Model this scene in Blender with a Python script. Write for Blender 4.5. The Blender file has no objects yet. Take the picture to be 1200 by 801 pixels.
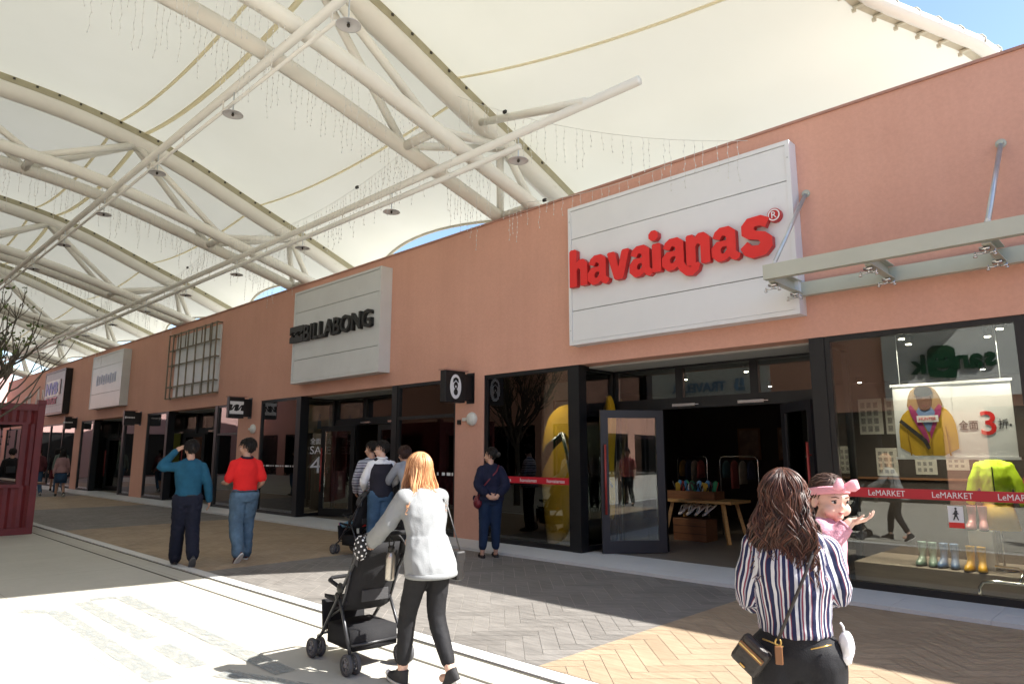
import bpy, bmesh, math, random
from mathutils import Vector, Matrix, noise, geometry, Euler
import numpy as np
random.seed(7)
SC = bpy.context.scene
COL = SC.collection
PI = math.pi
def R(d): return math.radians(d)
def V(*a): return Vector(a)

# ------------------------------------------------------------------ materials
def new_mat(name):
    m = bpy.data.materials.new(name); m.use_nodes = True
    return m, m.node_tree, m.node_tree.nodes['Principled BSDF']
def nd(nt, t, **kw):
    n = nt.nodes.new(t)
    for k, v in kw.items():
        if k in n.inputs: n.inputs[k].default_value = v
        else: setattr(n, k, v)
    return n
def rgba(c): return (c[0], c[1], c[2], 1)
def srgb(r, g, b):
    f = lambda u: (u/255/12.92) if u/255 <= .04045 else ((u/255+.055)/1.055)**2.4
    return (f(r), f(g), f(b))
MATS = {}
def mat(name, c, rough=.6, metal=0., var=.12, scale=6., bump=0., bscale=40., spec=.5, stretch=(1,1,1), dirt=None, coat=0.):
    """principled with a two-octave tone variation and optional fine relief"""
    if name in MATS: return MATS[name]
    m, nt, b = new_mat(name)
    L = nt.links.new
    tc = nd(nt, 'ShaderNodeTexCoord'); mp = nd(nt, 'ShaderNodeMapping'); mp.inputs['Scale'].default_value = stretch
    L(tc.outputs['Object'], mp.inputs['Vector'])
    n = nd(nt, 'ShaderNodeTexNoise', Scale=scale, Detail=5., Roughness=.6)
    L(mp.outputs[0], n.inputs['Vector'])
    r = nd(nt, 'ShaderNodeValToRGB')
    e = r.color_ramp.elements
    e[0].position = .3; e[1].position = .72
    e[0].color = rgba([max(0, x*(1-var)) for x in c]); e[1].color = rgba([min(1, x*(1+var)) for x in c])
    L(n.outputs['Fac'], r.inputs['Fac'])
    out = r.outputs['Color']
    if dirt:
        n2 = nd(nt, 'ShaderNodeTexNoise', Scale=dirt[1], Detail=8., Roughness=.7); L(mp.outputs[0], n2.inputs['Vector'])
        r2 = nd(nt, 'ShaderNodeValToRGB'); r2.color_ramp.elements[0].position = dirt[2]; r2.color_ramp.elements[1].position = min(1, dirt[2]+.2)
        L(n2.outputs['Fac'], r2.inputs['Fac'])
        mx = nd(nt, 'ShaderNodeMixRGB'); mx.inputs['Color2'].default_value = rgba(dirt[0])
        L(r2.outputs['Color'], mx.inputs['Fac']); L(out, mx.inputs['Color1']); out = mx.outputs['Color']
    L(out, b.inputs['Base Color'])
    b.inputs['Roughness'].default_value = rough; b.inputs['Metallic'].default_value = metal
    b.inputs['Specular IOR Level'].default_value = spec; b.inputs['Coat Weight'].default_value = coat
    if bump:
        nb = nd(nt, 'ShaderNodeTexNoise', Scale=bscale, Detail=6.); L(mp.outputs[0], nb.inputs['Vector'])
        bp = nd(nt, 'ShaderNodeBump', Strength=bump, Distance=.02); L(nb.outputs['Fac'], bp.inputs['Height'])
        L(bp.outputs[0], b.inputs['Normal'])
    MATS[name] = m
    return m
def mat_glass(name='window_glass', tint=(.86,.9,.88), boost=1.7):
    if name in MATS: return MATS[name]
    m, nt, b = new_mat(name); nt.nodes.remove(b); L = nt.links.new
    out = nt.nodes['Material Output']
    t = nd(nt, 'ShaderNodeBsdfTransparent'); t.inputs['Color'].default_value = rgba(tint)
    g = nd(nt, 'ShaderNodeBsdfGlossy'); g.inputs['Roughness'].default_value = .0; g.inputs['Color'].default_value = (1,1,1,1)
    f = nd(nt, 'ShaderNodeFresnel'); f.inputs['IOR'].default_value = 1.5
    mu = nd(nt, 'ShaderNodeMath'); mu.operation = 'MULTIPLY'; mu.inputs[1].default_value = boost; mu.use_clamp = True
    L(f.outputs[0], mu.inputs[0])
    mx = nd(nt, 'ShaderNodeMixShader'); L(mu.outputs[0], mx.inputs[0]); L(t.outputs[0], mx.inputs[1]); L(g.outputs[0], mx.inputs[2])
    L(mx.outputs[0], out.inputs['Surface'])
    MATS[name] = m; return m
def mat_emit(name, c, s):
    m, nt, b = new_mat(name)
    b.inputs['Base Color'].default_value = rgba(c); b.inputs['Emission Color'].default_value = rgba(c); b.inputs['Emission Strength'].default_value = s
    MATS[name] = m; return m
def mat_island(name, c0, c1, rough=.5, spec=.4, aniso=False, bump=0.):
    """colour differs from piece to piece of the mesh (hair locks, leaves, planks)"""
    if name in MATS: return MATS[name]
    m, nt, b = new_mat(name); L = nt.links.new
    g = nd(nt, 'ShaderNodeNewGeometry'); r = nd(nt, 'ShaderNodeValToRGB')
    r.color_ramp.elements[0].color = rgba(c0); r.color_ramp.elements[1].color = rgba(c1)
    L(g.outputs['Random Per Island'], r.inputs['Fac']); L(r.outputs['Color'], b.inputs['Base Color'])
    b.inputs['Roughness'].default_value = rough; b.inputs['Specular IOR Level'].default_value = spec
    MATS[name] = m; return m

# ------------------------------------------------------------------ mesh builder
class MB:
    def __init__(s): s.v = []; s.f = []; s.mi = []; s.cur = 0; s.sm = []; s.smooth = False
    def add(s, vs, fs):
        o = len(s.v); s.v += [tuple(p) for p in vs]
        for f in fs: s.f.append([i+o for i in f]); s.mi.append(s.cur); s.sm.append(s.smooth)
        return s
    def box(s, x0, x1, y0, y1, z0, z1, M=None, bev=0.):
        if bev > 0:
            return s.bbox(x0, x1, y0, y1, z0, z1, bev, M)
        vs = [V(x,y,z) for z in (z0,z1) for y in (y0,y1) for x in (x0,x1)]
        if M: vs = [M @ p for p in vs]
        return s.add(vs, [(0,2,3,1),(4,5,7,6),(0,1,5,4),(2,6,7,3),(0,4,6,2),(1,3,7,5)])
    def bbox(s, x0, x1, y0, y1, z0, z1, b, M=None):
        bm = bmesh.new(); bmesh.ops.create_cube(bm, size=1)
        for q in bm.verts: q.co = V(x0+(q.co.x+.5)*(x1-x0), y0+(q.co.y+.5)*(y1-y0), z0+(q.co.z+.5)*(z1-z0))
        bmesh.ops.bevel(bm, geom=bm.edges[:], offset=b, segments=2, profile=.5, affect='EDGES')
        return s.bm(bm, M)
    def bm(s, bm, M=None):
        bm.verts.index_update()
        vs = [(M @ q.co if M else q.co.copy()) for q in bm.verts]
        fs = [[q.index for q in f.verts] for f in bm.faces]
        bm.free(); return s.add(vs, fs)
    def bar(s, p0, p1, w, h=None, up=(0,0,1)):
        """rectangular bar between two points"""
        p0, p1 = Vector(p0), Vector(p1); h = h or w
        d = (p1-p0); l = d.length; d.normalize(); u = Vector(up)
        if abs(d.dot(u)) > .98: u = V(1,0,0)
        x = d.cross(u).normalized(); z = x.cross(d)
        M = Matrix((x, d, z)).transposed().to_4x4(); M.translation = p0
        return s.box(-w/2, w/2, 0, l, -h/2, h/2, M)
    def tube(s, pts, r, n=10, caps=True, flat=1., close=False, upv=None):
        """r: number or per-point list (number or (rx,ry)); rotation-minimising frame"""
        pts = [Vector(p) for p in pts]; k = len(pts)
        rs = list(r) if isinstance(r, (list,tuple)) else [r]*k
        vs = []; fs = []
        t0 = (pts[1]-pts[0]).normalized()
        a = Vector(upv) if upv else (V(0,0,1) if abs(t0.z) < .9 else V(1,0,0))
        x = (a - t0*a.dot(t0)).normalized()
        for i, p in enumerate(pts):
            if close: t = pts[(i+1) % k]-pts[i-1]
            else: t = pts[min(i+1,k-1)]-pts[max(i-1,0)]
            t.normalize(); x = (x - t*x.dot(t))
            if x.length < 1e-6: x = t.orthogonal()
            x.normalize(); y = t.cross(x)
            ri = rs[i]; rx, ry = ri if isinstance(ri,(tuple,list)) else (ri, ri*flat)
            for j in range(n):
                q = 2*PI*j/n; vs.append(p + x*math.cos(q)*rx + y*math.sin(q)*ry)
        m = k if close else k-1
        for i in range(m):
            for j in range(n):
                A = i*n+j; B = i*n+(j+1) % n; C_ = ((i+1) % k)*n+(j+1) % n; D = ((i+1) % k)*n+j
                fs.append((A,B,C_,D))
        if caps and not close:
            fs.append(tuple(range(n-1,-1,-1))); fs.append(tuple((k-1)*n+j for j in range(n)))
        return s.add(vs, fs)
    def caps(s, p0, p1, r0, r1, n=12):
        """capsule with rounded ends"""
        p0, p1 = Vector(p0), Vector(p1); d = (p1-p0); L = d.length; d = d/L if L > 1e-9 else V(0,0,1)
        pts = [p0-d*r0*.92, p0-d*r0*.7, p0-d*r0*.35, p0, p1, p1+d*r1*.35, p1+d*r1*.7, p1+d*r1*.92]
        rr = [r0*.39, r0*.71, r0*.94, r0, r1, r1*.94, r1*.71, r1*.39]
        return s.tube(pts, rr, n)
    def ell(s, c, r, M=None, nu=16, nv=10):
        vs = []; fs = []
        for i in range(1, nv):
            t = PI*i/nv
            for j in range(nu):
                q = 2*PI*j/nu; vs.append(V(r[0]*math.sin(t)*math.cos(q), r[1]*math.sin(t)*math.sin(q), r[2]*math.cos(t)))
        vs.append(V(0,0,r[2])); vs.append(V(0,0,-r[2])); T = len(vs)-2; B = T+1
        for i in range(nv-2):
            for j in range(nu): fs.append((i*nu+j, (i+1)*nu+j, (i+1)*nu+(j+1) % nu, i*nu+(j+1) % nu))
        for j in range(nu): fs.append((T, j, (j+1) % nu)); fs.append((B, (nv-2)*nu+(j+1) % nu, (nv-2)*nu+j))
        c = Vector(c); vs = [(M @ p if M else p)+c for p in vs]
        return s.add(vs, fs)
    def lathe(s, prof, n=24, M=None, caps=True):
        """profile of (r,z) turned about z"""
        vs = [V(r*math.cos(2*PI*j/n), r*math.sin(2*PI*j/n), z) for r, z in prof for j in range(n)]
        fs = [(i*n+j, i*n+(j+1) % n, (i+1)*n+(j+1) % n, (i+1)*n+j) for i in range(len(prof)-1) for j in range(n)]
        if caps: fs.append(tuple(range(n-1,-1,-1))); fs.append(tuple((len(prof)-1)*n+j for j in range(n)))
        if M: vs = [M @ p for p in vs]
        return s.add(vs, fs)
    def prism(s, outer, d0, d1, holes=(), M=None):
        """flat outline (x,z) pushed along y from d0 to d1; M places it"""
        loops = [outer]+list(holes)
        flat = [V(p[0],0,p[1]) for l in loops for p in l]
        tri = geometry.tessellate_polygon([[V(p[0],p[1],0) for p in l] for l in loops])
        n = len(flat); vs = [V(p.x,d0,p.z) for p in flat]+[V(p.x,d1,p.z) for p in flat]
        fs = []
        for t in tri:
            fs.append(tuple(t)); fs.append(tuple(i+n for i in reversed(t)))
        o = 0
        for l in loops:
            k = len(l)
            for i in range(k): a = o+i; b = o+(i+1) % k; fs.append((a,b,b+n,a+n))
            o += k
        if M: vs = [M @ p for p in vs]
        return s.add(vs, fs)
    def loft(s, rings, caps=True):
        n = len(rings[0]); vs = [p for r in rings for p in r]
        fs = [(i*n+j, i*n+(j+1) % n, (i+1)*n+(j+1) % n, (i+1)*n+j) for i in range(len(rings)-1) for j in range(n)]
        if caps: fs.append(tuple(range(n-1,-1,-1))); fs.append(tuple((len(rings)-1)*n+j for j in range(n)))
        return s.add(vs, fs)
    def mesh(s, name, fixn=True):
        me = bpy.data.meshes.new(name); me.from_pydata(s.v, [], s.f)
        me.polygons.foreach_set('material_index', s.mi); me.polygons.foreach_set('use_smooth', s.sm)
        me.update()
        if fixn:
            bm = bmesh.new(); bm.from_mesh(me); bmesh.ops.recalc_face_normals(bm, faces=bm.faces[:]); bm.to_mesh(me); bm.free()
        return me
def link(name, me, mats, parent=None):
    o = bpy.data.objects.new(name, me); COL.objects.link(o)
    for m in (mats if isinstance(mats,(list,tuple)) else [mats]):
        if m: me.materials.append(m)
    if parent: o.parent = parent
    return o
def obj(name, mb, mats, parent=None, fixn=True):
    return link(name, mb.mesh(name, fixn), mats, parent)
def tag(o, label, cat, group=None):
    o['label'] = label; o['category'] = cat
    if group: o['group'] = group
    return o
def thing(name, label, cat, loc=(0,0,0), rz=0., group=None, scale=1.):
    o = bpy.data.objects.new(name, None); COL.objects.link(o); o.empty_display_size = .1
    o.location = loc; o.rotation_euler = (0,0,rz); o.scale = (scale,)*3
    return tag(o, label, cat, group)
def struct(name, mb, m): o = obj(name, mb, m); o['kind'] = 'structure'; return o
def copy_tree(o, parent=None):
    c = o.copy(); COL.objects.link(c)
    if parent: c.parent = parent
    for ch in list(o.children): copy_tree(ch, c)
    return c
def text_mesh(txt, size=1., depth=.01, sx=1., bold=0.):
    """lettering from the built-in face, as mesh lying in the xz plane, base at z=0, from x=0, front towards -y"""
    cu = bpy.data.curves.new('lettering','FONT'); cu.body = txt; cu.size = size; cu.extrude = depth/2; cu.offset = bold
    cu.resolution_u = 3
    o = bpy.data.objects.new('lettering', cu); COL.objects.link(o)
    dg = bpy.context.evaluated_depsgraph_get()
    me = bpy.data.meshes.new_from_object(o.evaluated_get(dg)); bpy.data.objects.remove(o)
    if len(me.vertices) == 0: return me, 0, 0
    xs = [v.co.x for v in me.vertices]; ys = [v.co.y for v in me.vertices]
    x0, x1 = min(xs), max(xs)
    for v in me.vertices: v.co = V((v.co.x-x0)*sx, -v.co.z, v.co.y)
    me.materials.clear()
    return me, (x1-x0)*sx, max(ys)
def letters(name, txt, m, parent, x0, y, z0, width=None, height=None, depth=.01, face=-1, bold=0., rot=None):
    """text on a surface facing -y (face=-1) or +y (face=1); x0,z0 = lower left corner"""
    me, w, h = text_mesh(txt, 1., .02, 1., bold)
    if w == 0: return None
    fx = width/w if width else height/h
    fz = height/h if height else fx
    for v in me.vertices:
        x = v.co.x*fx; z = v.co.z*fz; yy = v.co.y/.01*depth/2
        if face < 0: v.co = V(x0+x, y+yy, z0+z)
        else: v.co = V(x0-x, y+yy, z0+z)
    me.update()
    bm = bmesh.new(); bm.from_mesh(me); bmesh.ops.recalc_face_normals(bm, faces=bm.faces[:]); bm.to_mesh(me); bm.free()
    o = link(name, me, m, parent)
    return o
def remeshed(name, mb, voxel, smooth=3, wrinkle=0., wf=9., wstretch=(1,1,.5), seed=0., fac=.5):
    """merge overlapping closed shapes into ONE smooth skin"""
    me = mb.mesh(name+'_raw')
    o = bpy.data.objects.new('tmp', me); COL.objects.link(o)
    md = o.modifiers.new('r','REMESH'); md.mode = 'VOXEL'; md.voxel_size = voxel; md.adaptivity = 0
    if smooth: ms = o.modifiers.new('s','SMOOTH'); ms.iterations = smooth; ms.factor = fac
    dg = bpy.context.evaluated_depsgraph_get()
    m2 = bpy.data.meshes.new_from_object(o.evaluated_get(dg)); m2.name = name
    bpy.data.objects.remove(o); bpy.data.meshes.remove(me)
    m2.polygons.foreach_set('use_smooth', [True]*len(m2.polygons))
    if wrinkle:
        off = V(seed*3.1, seed*1.7, seed)
        nm = [v.normal.copy() for v in m2.vertices]
        for v, n_ in zip(m2.vertices, nm):
            p = v.co
            q = V(p.x*wf*wstretch[0], p.y*wf*wstretch[1], p.z*wf*wstretch[2])+off
            a = noise.noise(q+V(noise.noise(q*.7)*1.2, 0, noise.noise(q*.6+V(5,5,5))*1.2))
            r2 = V(q.x*2.1+q.z*1.3, q.y*2.1-q.z*.9, q.z*2.4)
            v.co = p + n_*wrinkle*((1-abs(a)*2.2)*.62 + noise.noise(q*2.3)*.32 + (.5-abs(noise.noise(r2))*1.6)*.42)
    m2.update()
    return m2
# ------------------------------------------------------------------ materials
def render_mat(name, c):
    """painted render: fine grain, soft cloudy patches, faint rain streaks down from the coping"""
    m, nt, b = new_mat(name); L = nt.links.new
    tc = nd(nt,'ShaderNodeTexCoord')
    def noise_(sc, scale, det=6., ro=.6):
        mp = nd(nt,'ShaderNodeMapping'); mp.inputs['Scale'].default_value = sc; L(tc.outputs['Object'], mp.inputs['Vector'])
        n = nd(nt,'ShaderNodeTexNoise', Scale=scale, Detail=det, Roughness=ro); L(mp.outputs[0], n.inputs['Vector']); return n.outputs['Fac']
    def ramp(f, p0, p1, c0, c1):
        r = nd(nt,'ShaderNodeValToRGB'); r.color_ramp.elements[0].position = p0; r.color_ramp.elements[1].position = p1; r.color_ramp.elements[0].color = rgba(c0); r.color_ramp.elements[1].color = rgba(c1); L(f, r.inputs['Fac']); return r.outputs['Color']
    def mul(a, b_):
        mx = nd(nt,'ShaderNodeMixRGB'); mx.blend_type = 'MULTIPLY'; mx.inputs['Fac'].default_value = 1.; L(a, mx.inputs['Color1']); L(b_, mx.inputs['Color2']); return mx.outputs['Color']
    base = ramp(noise_((1,1,1),.55), .3, .7, [x*.94 for x in c], [min(1,x*1.05) for x in c])
    base = mul(base, ramp(noise_((2.6,1,.16),1.3,7.,.7), .42, .62, (1,1,1), (.972,.965,.96)))
    base = mul(base, ramp(noise_((1,1,1),22.,6.,.7), .35, .7, (.95,.95,.95), (1.03,1.03,1.03)))
    sp = nd(nt,'ShaderNodeSeparateXYZ'); L(tc.outputs['Object'], sp.inputs[0])
    L(base, b.inputs['Base Color']); b.inputs['Roughness'].default_value = .92; b.inputs['Specular IOR Level'].default_value = .18
    bp = nd(nt,'ShaderNodeBump', Strength=.22, Distance=.01); L(noise_((1,1,1),55.,5.), bp.inputs['Height']); L(bp.outputs[0], b.inputs['Normal'])
    return m
M_PINK = render_mat('salmon_render', (.655,.36,.272))
M_PALEPINK = mat('pale_pink_render', (.62,.40,.38), .9, var=.05, scale=.6, spec=.2)
M_COPE = mat('coping_metal', (.40,.21,.16), .6, var=.1)
M_BLACK = mat('black_aluminium', (.007,.007,.008), .42, var=.2, scale=3, spec=.45)
M_BLUEBLACK = mat('door_aluminium', (.009,.009,.014), .42, var=.15, scale=3)
M_WHITE = mat('white_panel', (.72,.73,.74), .45, var=.03, scale=1.2, dirt=((.64,.65,.65),2.2,.62))
M_GREYPANEL = mat('grey_white_panel', (.60,.61,.60), .4, var=.05, scale=1.4, dirt=((.5,.51,.5),2.,.6))
M_SEAM = mat('seam_shadow_gap', (.06,.06,.06), .9)
M_RED = mat('red_letter_face', (.72,.022,.02), .35, var=.03, spec=.5)
M_DKRED = mat('red_letter_return', (.50,.02,.022), .4, var=.05)
M_BLACKLET = mat('black_letter', (.007,.007,.006), .5, var=.1)
M_STEEL = mat('white_steel_tube', (.74,.72,.65), .4, var=.05, scale=1.3, spec=.4, dirt=((.52,.50,.42),2.0,.64))
M_GREYSTEEL = mat('sage_steel', (.44,.45,.38), .45, var=.06, scale=2, spec=.45, dirt=((.36,.36,.30),3.,.62))
M_GALV = mat('galvanised_tube', (.50,.53,.54), .35, .6, var=.1, scale=8)
M_CHROME = mat('polished_steel', (.65,.65,.65), .18, 1., var=.05)
M_SOFFIT = mat('soffit_board', (.42,.42,.40), .8, var=.05, scale=1)
M_GLASS = mat_glass()
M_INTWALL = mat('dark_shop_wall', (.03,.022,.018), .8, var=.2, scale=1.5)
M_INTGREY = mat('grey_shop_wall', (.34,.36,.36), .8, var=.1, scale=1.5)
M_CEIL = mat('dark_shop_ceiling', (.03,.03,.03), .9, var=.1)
M_WOOD = mat('pine_wood', (.42,.25,.10), .5, var=.22, scale=3, stretch=(1,9,9), spec=.4)
M_DKWOOD = mat('walnut_wood', (.16,.07,.03), .5, var=.25, scale=3, stretch=(1,9,9))
M_REDPOLE = mat('red_handle_paint', (.30,.03,.025), .3, var=.1)
M_SCREW = mat('dark_fixing', (.05,.045,.035), .5, .5)
M_OFFWHITE = mat('off_white_plastic', (.66,.66,.61), .4, var=.05)
M_REDTAPE = mat('red_film', (.52,.015,.03), .4, var=.03)
M_WHITEFILM = mat('white_film', (.78,.78,.78), .5, var=.02)

def paving_mat():
    m, nt, b = new_mat('plank_paving'); L = nt.links.new
    g = nd(nt,'ShaderNodeNewGeometry'); tc = nd(nt,'ShaderNodeTexCoord'); sep = nd(nt,'ShaderNodeSeparateXYZ'); L(tc.outputs['Object'], sep.inputs[0])
    # bands across the walk, chosen by position along it
    def step(x):
        n = nd(nt,'ShaderNodeMath'); n.operation = 'GREATER_THAN'; n.inputs[1].default_value = x; L(sep.outputs['X'], n.inputs[0]); return n.outputs[0]
    def comb(a, b_, op):
        n = nd(nt,'ShaderNodeMath'); n.operation = op; L(a, n.inputs[0]); L(b_, n.inputs[1]); return n.outputs[0]
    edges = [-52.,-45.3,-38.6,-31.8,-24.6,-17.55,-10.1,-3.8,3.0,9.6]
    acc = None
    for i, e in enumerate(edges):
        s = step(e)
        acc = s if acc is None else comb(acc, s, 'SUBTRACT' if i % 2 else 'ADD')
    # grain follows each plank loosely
    def grain(col0, col1, seed):
        mp = nd(nt,'ShaderNodeMapping'); mp.inputs['Rotation'].default_value = (0,0,R(-44)); mp.inputs['Scale'].default_value = (1.5,14,1); mp.inputs['Location'].default_value = (seed,seed,0)
        L(tc.outputs['Object'], mp.inputs['Vector'])
        n = nd(nt,'ShaderNodeTexNoise', Scale=1.6, Detail=7., Roughness=.65); L(mp.outputs[0], n.inputs['Vector'])
        ad = nd(nt,'ShaderNodeMath'); ad.operation = 'MULTIPLY_ADD'; ad.inputs[1].default_value = .17; L(g.outputs['Random Per Island'], ad.inputs[0])
        sc = nd(nt,'ShaderNodeMath'); sc.operation = 'MULTIPLY_ADD'; sc.inputs[1].default_value = .9; sc.inputs[2].default_value = -.09; L(n.outputs['Fac'], sc.inputs[0])
        L(sc.outputs[0], ad.inputs[2])
        r = nd(nt,'ShaderNodeValToRGB'); r.color_ramp.elements[0].color = rgba(col0); r.color_ramp.elements[1].color = rgba(col1)
        r.color_ramp.elements[0].position = .1; r.color_ramp.elements[1].position = .75
        L(ad.outputs[0], r.inputs['Fac']); return r.outputs['Color']
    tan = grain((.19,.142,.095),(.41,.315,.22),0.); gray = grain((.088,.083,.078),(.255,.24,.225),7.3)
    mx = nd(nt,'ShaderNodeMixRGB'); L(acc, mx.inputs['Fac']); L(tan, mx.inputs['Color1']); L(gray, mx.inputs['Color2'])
    ns = nd(nt,'ShaderNodeTexNoise', Scale=.9, Detail=8., Roughness=.72); L(tc.outputs['Object'], ns.inputs['Vector'])
    rs_ = nd(nt,'ShaderNodeValToRGB'); rs_.color_ramp.elements[0].position = .42; rs_.color_ramp.elements[1].position = .7; rs_.color_ramp.elements[0].color = (1,1,1,1); rs_.color_ramp.elements[1].color = (.80,.79,.78,1); L(ns.outputs['Fac'], rs_.inputs['Fac'])
    vo = nd(nt,'ShaderNodeTexVoronoi', Scale=1.9); L(tc.outputs['Object'], vo.inputs['Vector'])
    rv = nd(nt,'ShaderNodeValToRGB'); rv.color_ramp.elements[0].position = .028; rv.color_ramp.elements[1].position = .04; rv.color_ramp.elements[0].color = (.62,.6,.58,1); rv.color_ramp.elements[1].color = (1,1,1,1); L(vo.outputs['Distance'], rv.inputs['Fac'])
    for q in (rs_, rv):
        m2 = nd(nt,'ShaderNodeMixRGB'); m2.blend_type = 'MULTIPLY'; m2.inputs['Fac'].default_value = 1.; L(mx.outputs['Color'], m2.inputs['Color1']); L(q.outputs['Color'], m2.inputs['Color2']); mx = m2
    L(mx.outputs['Color'], b.inputs['Base Color']); b.inputs['Roughness'].default_value = .62; b.inputs['Specular IOR Level'].default_value = .35
    n = nd(nt,'ShaderNodeTexNoise', Scale=30., Detail=5.); L(tc.outputs['Object'], n.inputs['Vector'])
    bp = nd(nt,'ShaderNodeBump', Strength=.25, Distance=.006); L(n.outputs['Fac'], bp.inputs['Height']); L(bp.outputs[0], b.inputs['Normal'])
    return m
def concrete_mat():
    m, nt, b = new_mat('plaza_concrete'); L = nt.links.new
    tc = nd(nt,'ShaderNodeTexCoord')
    n1 = nd(nt,'ShaderNodeTexNoise', Scale=.45, Detail=6., Roughness=.6); L(tc.outputs['Object'], n1.inputs['Vector'])
    n2 = nd(nt,'ShaderNodeTexNoise', Scale=9., Detail=6., Roughness=.7); L(tc.outputs['Object'], n2.inputs['Vector'])
    ad = nd(nt,'ShaderNodeMath'); ad.operation = 'MULTIPLY_ADD'; ad.inputs[1].default_value = .45; L(n2.outputs['Fac'], ad.inputs[0]); L(n1.outputs['Fac'], ad.inputs[2])
    r = nd(nt,'ShaderNodeValToRGB'); r.color_ramp.elements[0].position = .45; r.color_ramp.elements[1].position = 1.0
    r.color_ramp.elements[0].color = (.37,.355,.31,1); r.color_ramp.elements[1].color = (.47,.455,.405,1)
    L(ad.outputs[0], r.inputs['Fac'])
    # sawn joints, about every 1.9 m
    br = nd(nt,'ShaderNodeTexBrick', Scale=1.); br.offset = 0.; br.inputs['Mortar Size'].default_value = .006; br.inputs['Brick Width'].default_value = 1.9; br.inputs['Row Height'].default_value = 1.9
    br.inputs['Color1'].default_value = (1,1,1,1); br.inputs['Color2'].default_value = (.95,.95,.95,1); br.inputs['Mortar'].default_value = (.72,.7,.66,1)
    L(tc.outputs['Object'], br.inputs['Vector'])
    mx = nd(nt,'ShaderNodeMixRGB'); mx.blend_type = 'MULTIPLY'; mx.inputs['Fac'].default_value = 1.; L(r.outputs['Color'], mx.inputs['Color1']); L(br.outputs['Color'], mx.inputs['Color2'])
    L(mx.outputs['Color'], b.inputs['Base Color']); b.inputs['Roughness'].default_value = .8; b.inputs['Specular IOR Level'].default_value = .3
    bp = nd(nt,'ShaderNodeBump', Strength=.15, Distance=.005); L(n2.outputs['Fac'], bp.inputs['Height']); L(bp.outputs[0], b.inputs['Normal'])
    return m
M_CONC = concrete_mat(); M_PAVE = paving_mat()
M_GROUT = mat('paving_grout', (.38,.355,.315), .9, var=.1)
M_KERB = mat('pale_stone_kerb', (.55,.55,.54), .6, var=.06, scale=2., dirt=((.46,.46,.45),3.,.62))
M_DRAIN = mat('drain_slot', (.07,.065,.05), .9)
M_STEP = mat('shop_threshold_tile', (.56,.57,.58), .5, var=.05, scale=1.2, dirt=((.47,.48,.5),2.,.6))
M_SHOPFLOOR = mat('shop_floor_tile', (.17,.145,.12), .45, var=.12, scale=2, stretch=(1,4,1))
M_WORN = mat('worn_grey_marking', (.285,.295,.285), .85, var=.25, scale=14)

# ------------------------------------------------------------------ ground
g = MB(); g.box(-160,160,-160,160,-.3,0); struct('ground', g, M_CONC)
YW = 9.1                                   # face of the shop row
# plank paving laid in herringbone at 45 degrees to the shops
def herringbone(x0, x1, y0, y1, W=.155, n=4, gap=.005, z=.012):
    bm = bmesh.new(); c = math.cos(R(45)); s_ = math.sin(R(45)); L = W*n
    cx, cy = (x0+x1)/2, (y0+y1)/2; ext = int((x1-x0)/W)+20
    rng = int(((x1-x0)+(y1-y0))/W/2)+8
    def put(a0, a1, b0, b1):
        q = [(a0+gap/2,b0+gap/2),(a1-gap/2,b0+gap/2),(a1-gap/2,b1-gap/2),(a0+gap/2,b1-gap/2)]
        w = [(cx+u*c-v*s_, cy+u*s_+v*c) for u, v in q]
        if max(p[0] for p in w) < x0 or min(p[0] for p in w) > x1 or max(p[1] for p in w) < y0 or min(p[1] for p in w) > y1: return
        bm.faces.new([bm.verts.new((p[0],p[1],z)) for p in w])
    for i in range(-rng, rng+1):
        for m in range(-rng//n-2, rng//n+3):
            X = (i+2*n*m)*W; Y = i*W
            if abs(X) > rng*W*1.6 or abs(Y) > rng*W*1.6: continue
            put(X, X+L, Y, Y+W)
            put(X+L, X+L+W, Y+W-L, Y+W)
    def cut(co, no):
        bmesh.ops.bisect_plane(bm, geom=bm.verts[:]+bm.edges[:]+bm.faces[:], plane_co=co, plane_no=no, clear_outer=True)
    cut((0,y0,0),(0,-1,0)); cut((0,y1,0),(0,1,0)); cut((x0,0,0),(-1,0,0)); cut((x1,0,0),(1,0,0))
    mb = MB(); mb.bm(bm); return mb
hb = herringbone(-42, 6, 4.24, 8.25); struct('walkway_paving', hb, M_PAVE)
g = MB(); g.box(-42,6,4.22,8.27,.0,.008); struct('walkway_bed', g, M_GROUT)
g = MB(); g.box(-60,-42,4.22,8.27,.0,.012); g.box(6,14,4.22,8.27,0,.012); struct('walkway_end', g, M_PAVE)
g = MB()
x = -60.
while x < 14:
    g.box(x+.003, x+1.197, 4.06, 4.22, 0, .016); x += 1.2
struct('kerb_strip', g, M_KERB)
g = MB(); g.box(-60,14,3.69,3.72,0,.003); g.box(-60,14,4.035,4.06,0,.003); struct('drain_slot', g, M_DRAIN)
g = MB(); x = -60.
while x < 14:
    for (a, b_) in ((8.27,8.68),(8.683,YW+.02)): g.box(x+.0015, x+.8985, a+.0015, b_-.0015, 0, .05)
    x += .9
for (a0, a1) in ((-7.2,-3.35),(-16.5,-12.5),(-25.8,-21.85),(-34.6,-30.7)):
    x = a0
    while x < a1-.01:
        g.box(x+.0015, min(a1,x+.9)-.0015, YW+.0215, 9.46, 0, .05); x += .9
struct('pavement', g, M_STEP)
g = MB(); g.box(-60,14,YW+.4,17,0,.045); struct('floor', g, M_SHOPFLOOR)

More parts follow.
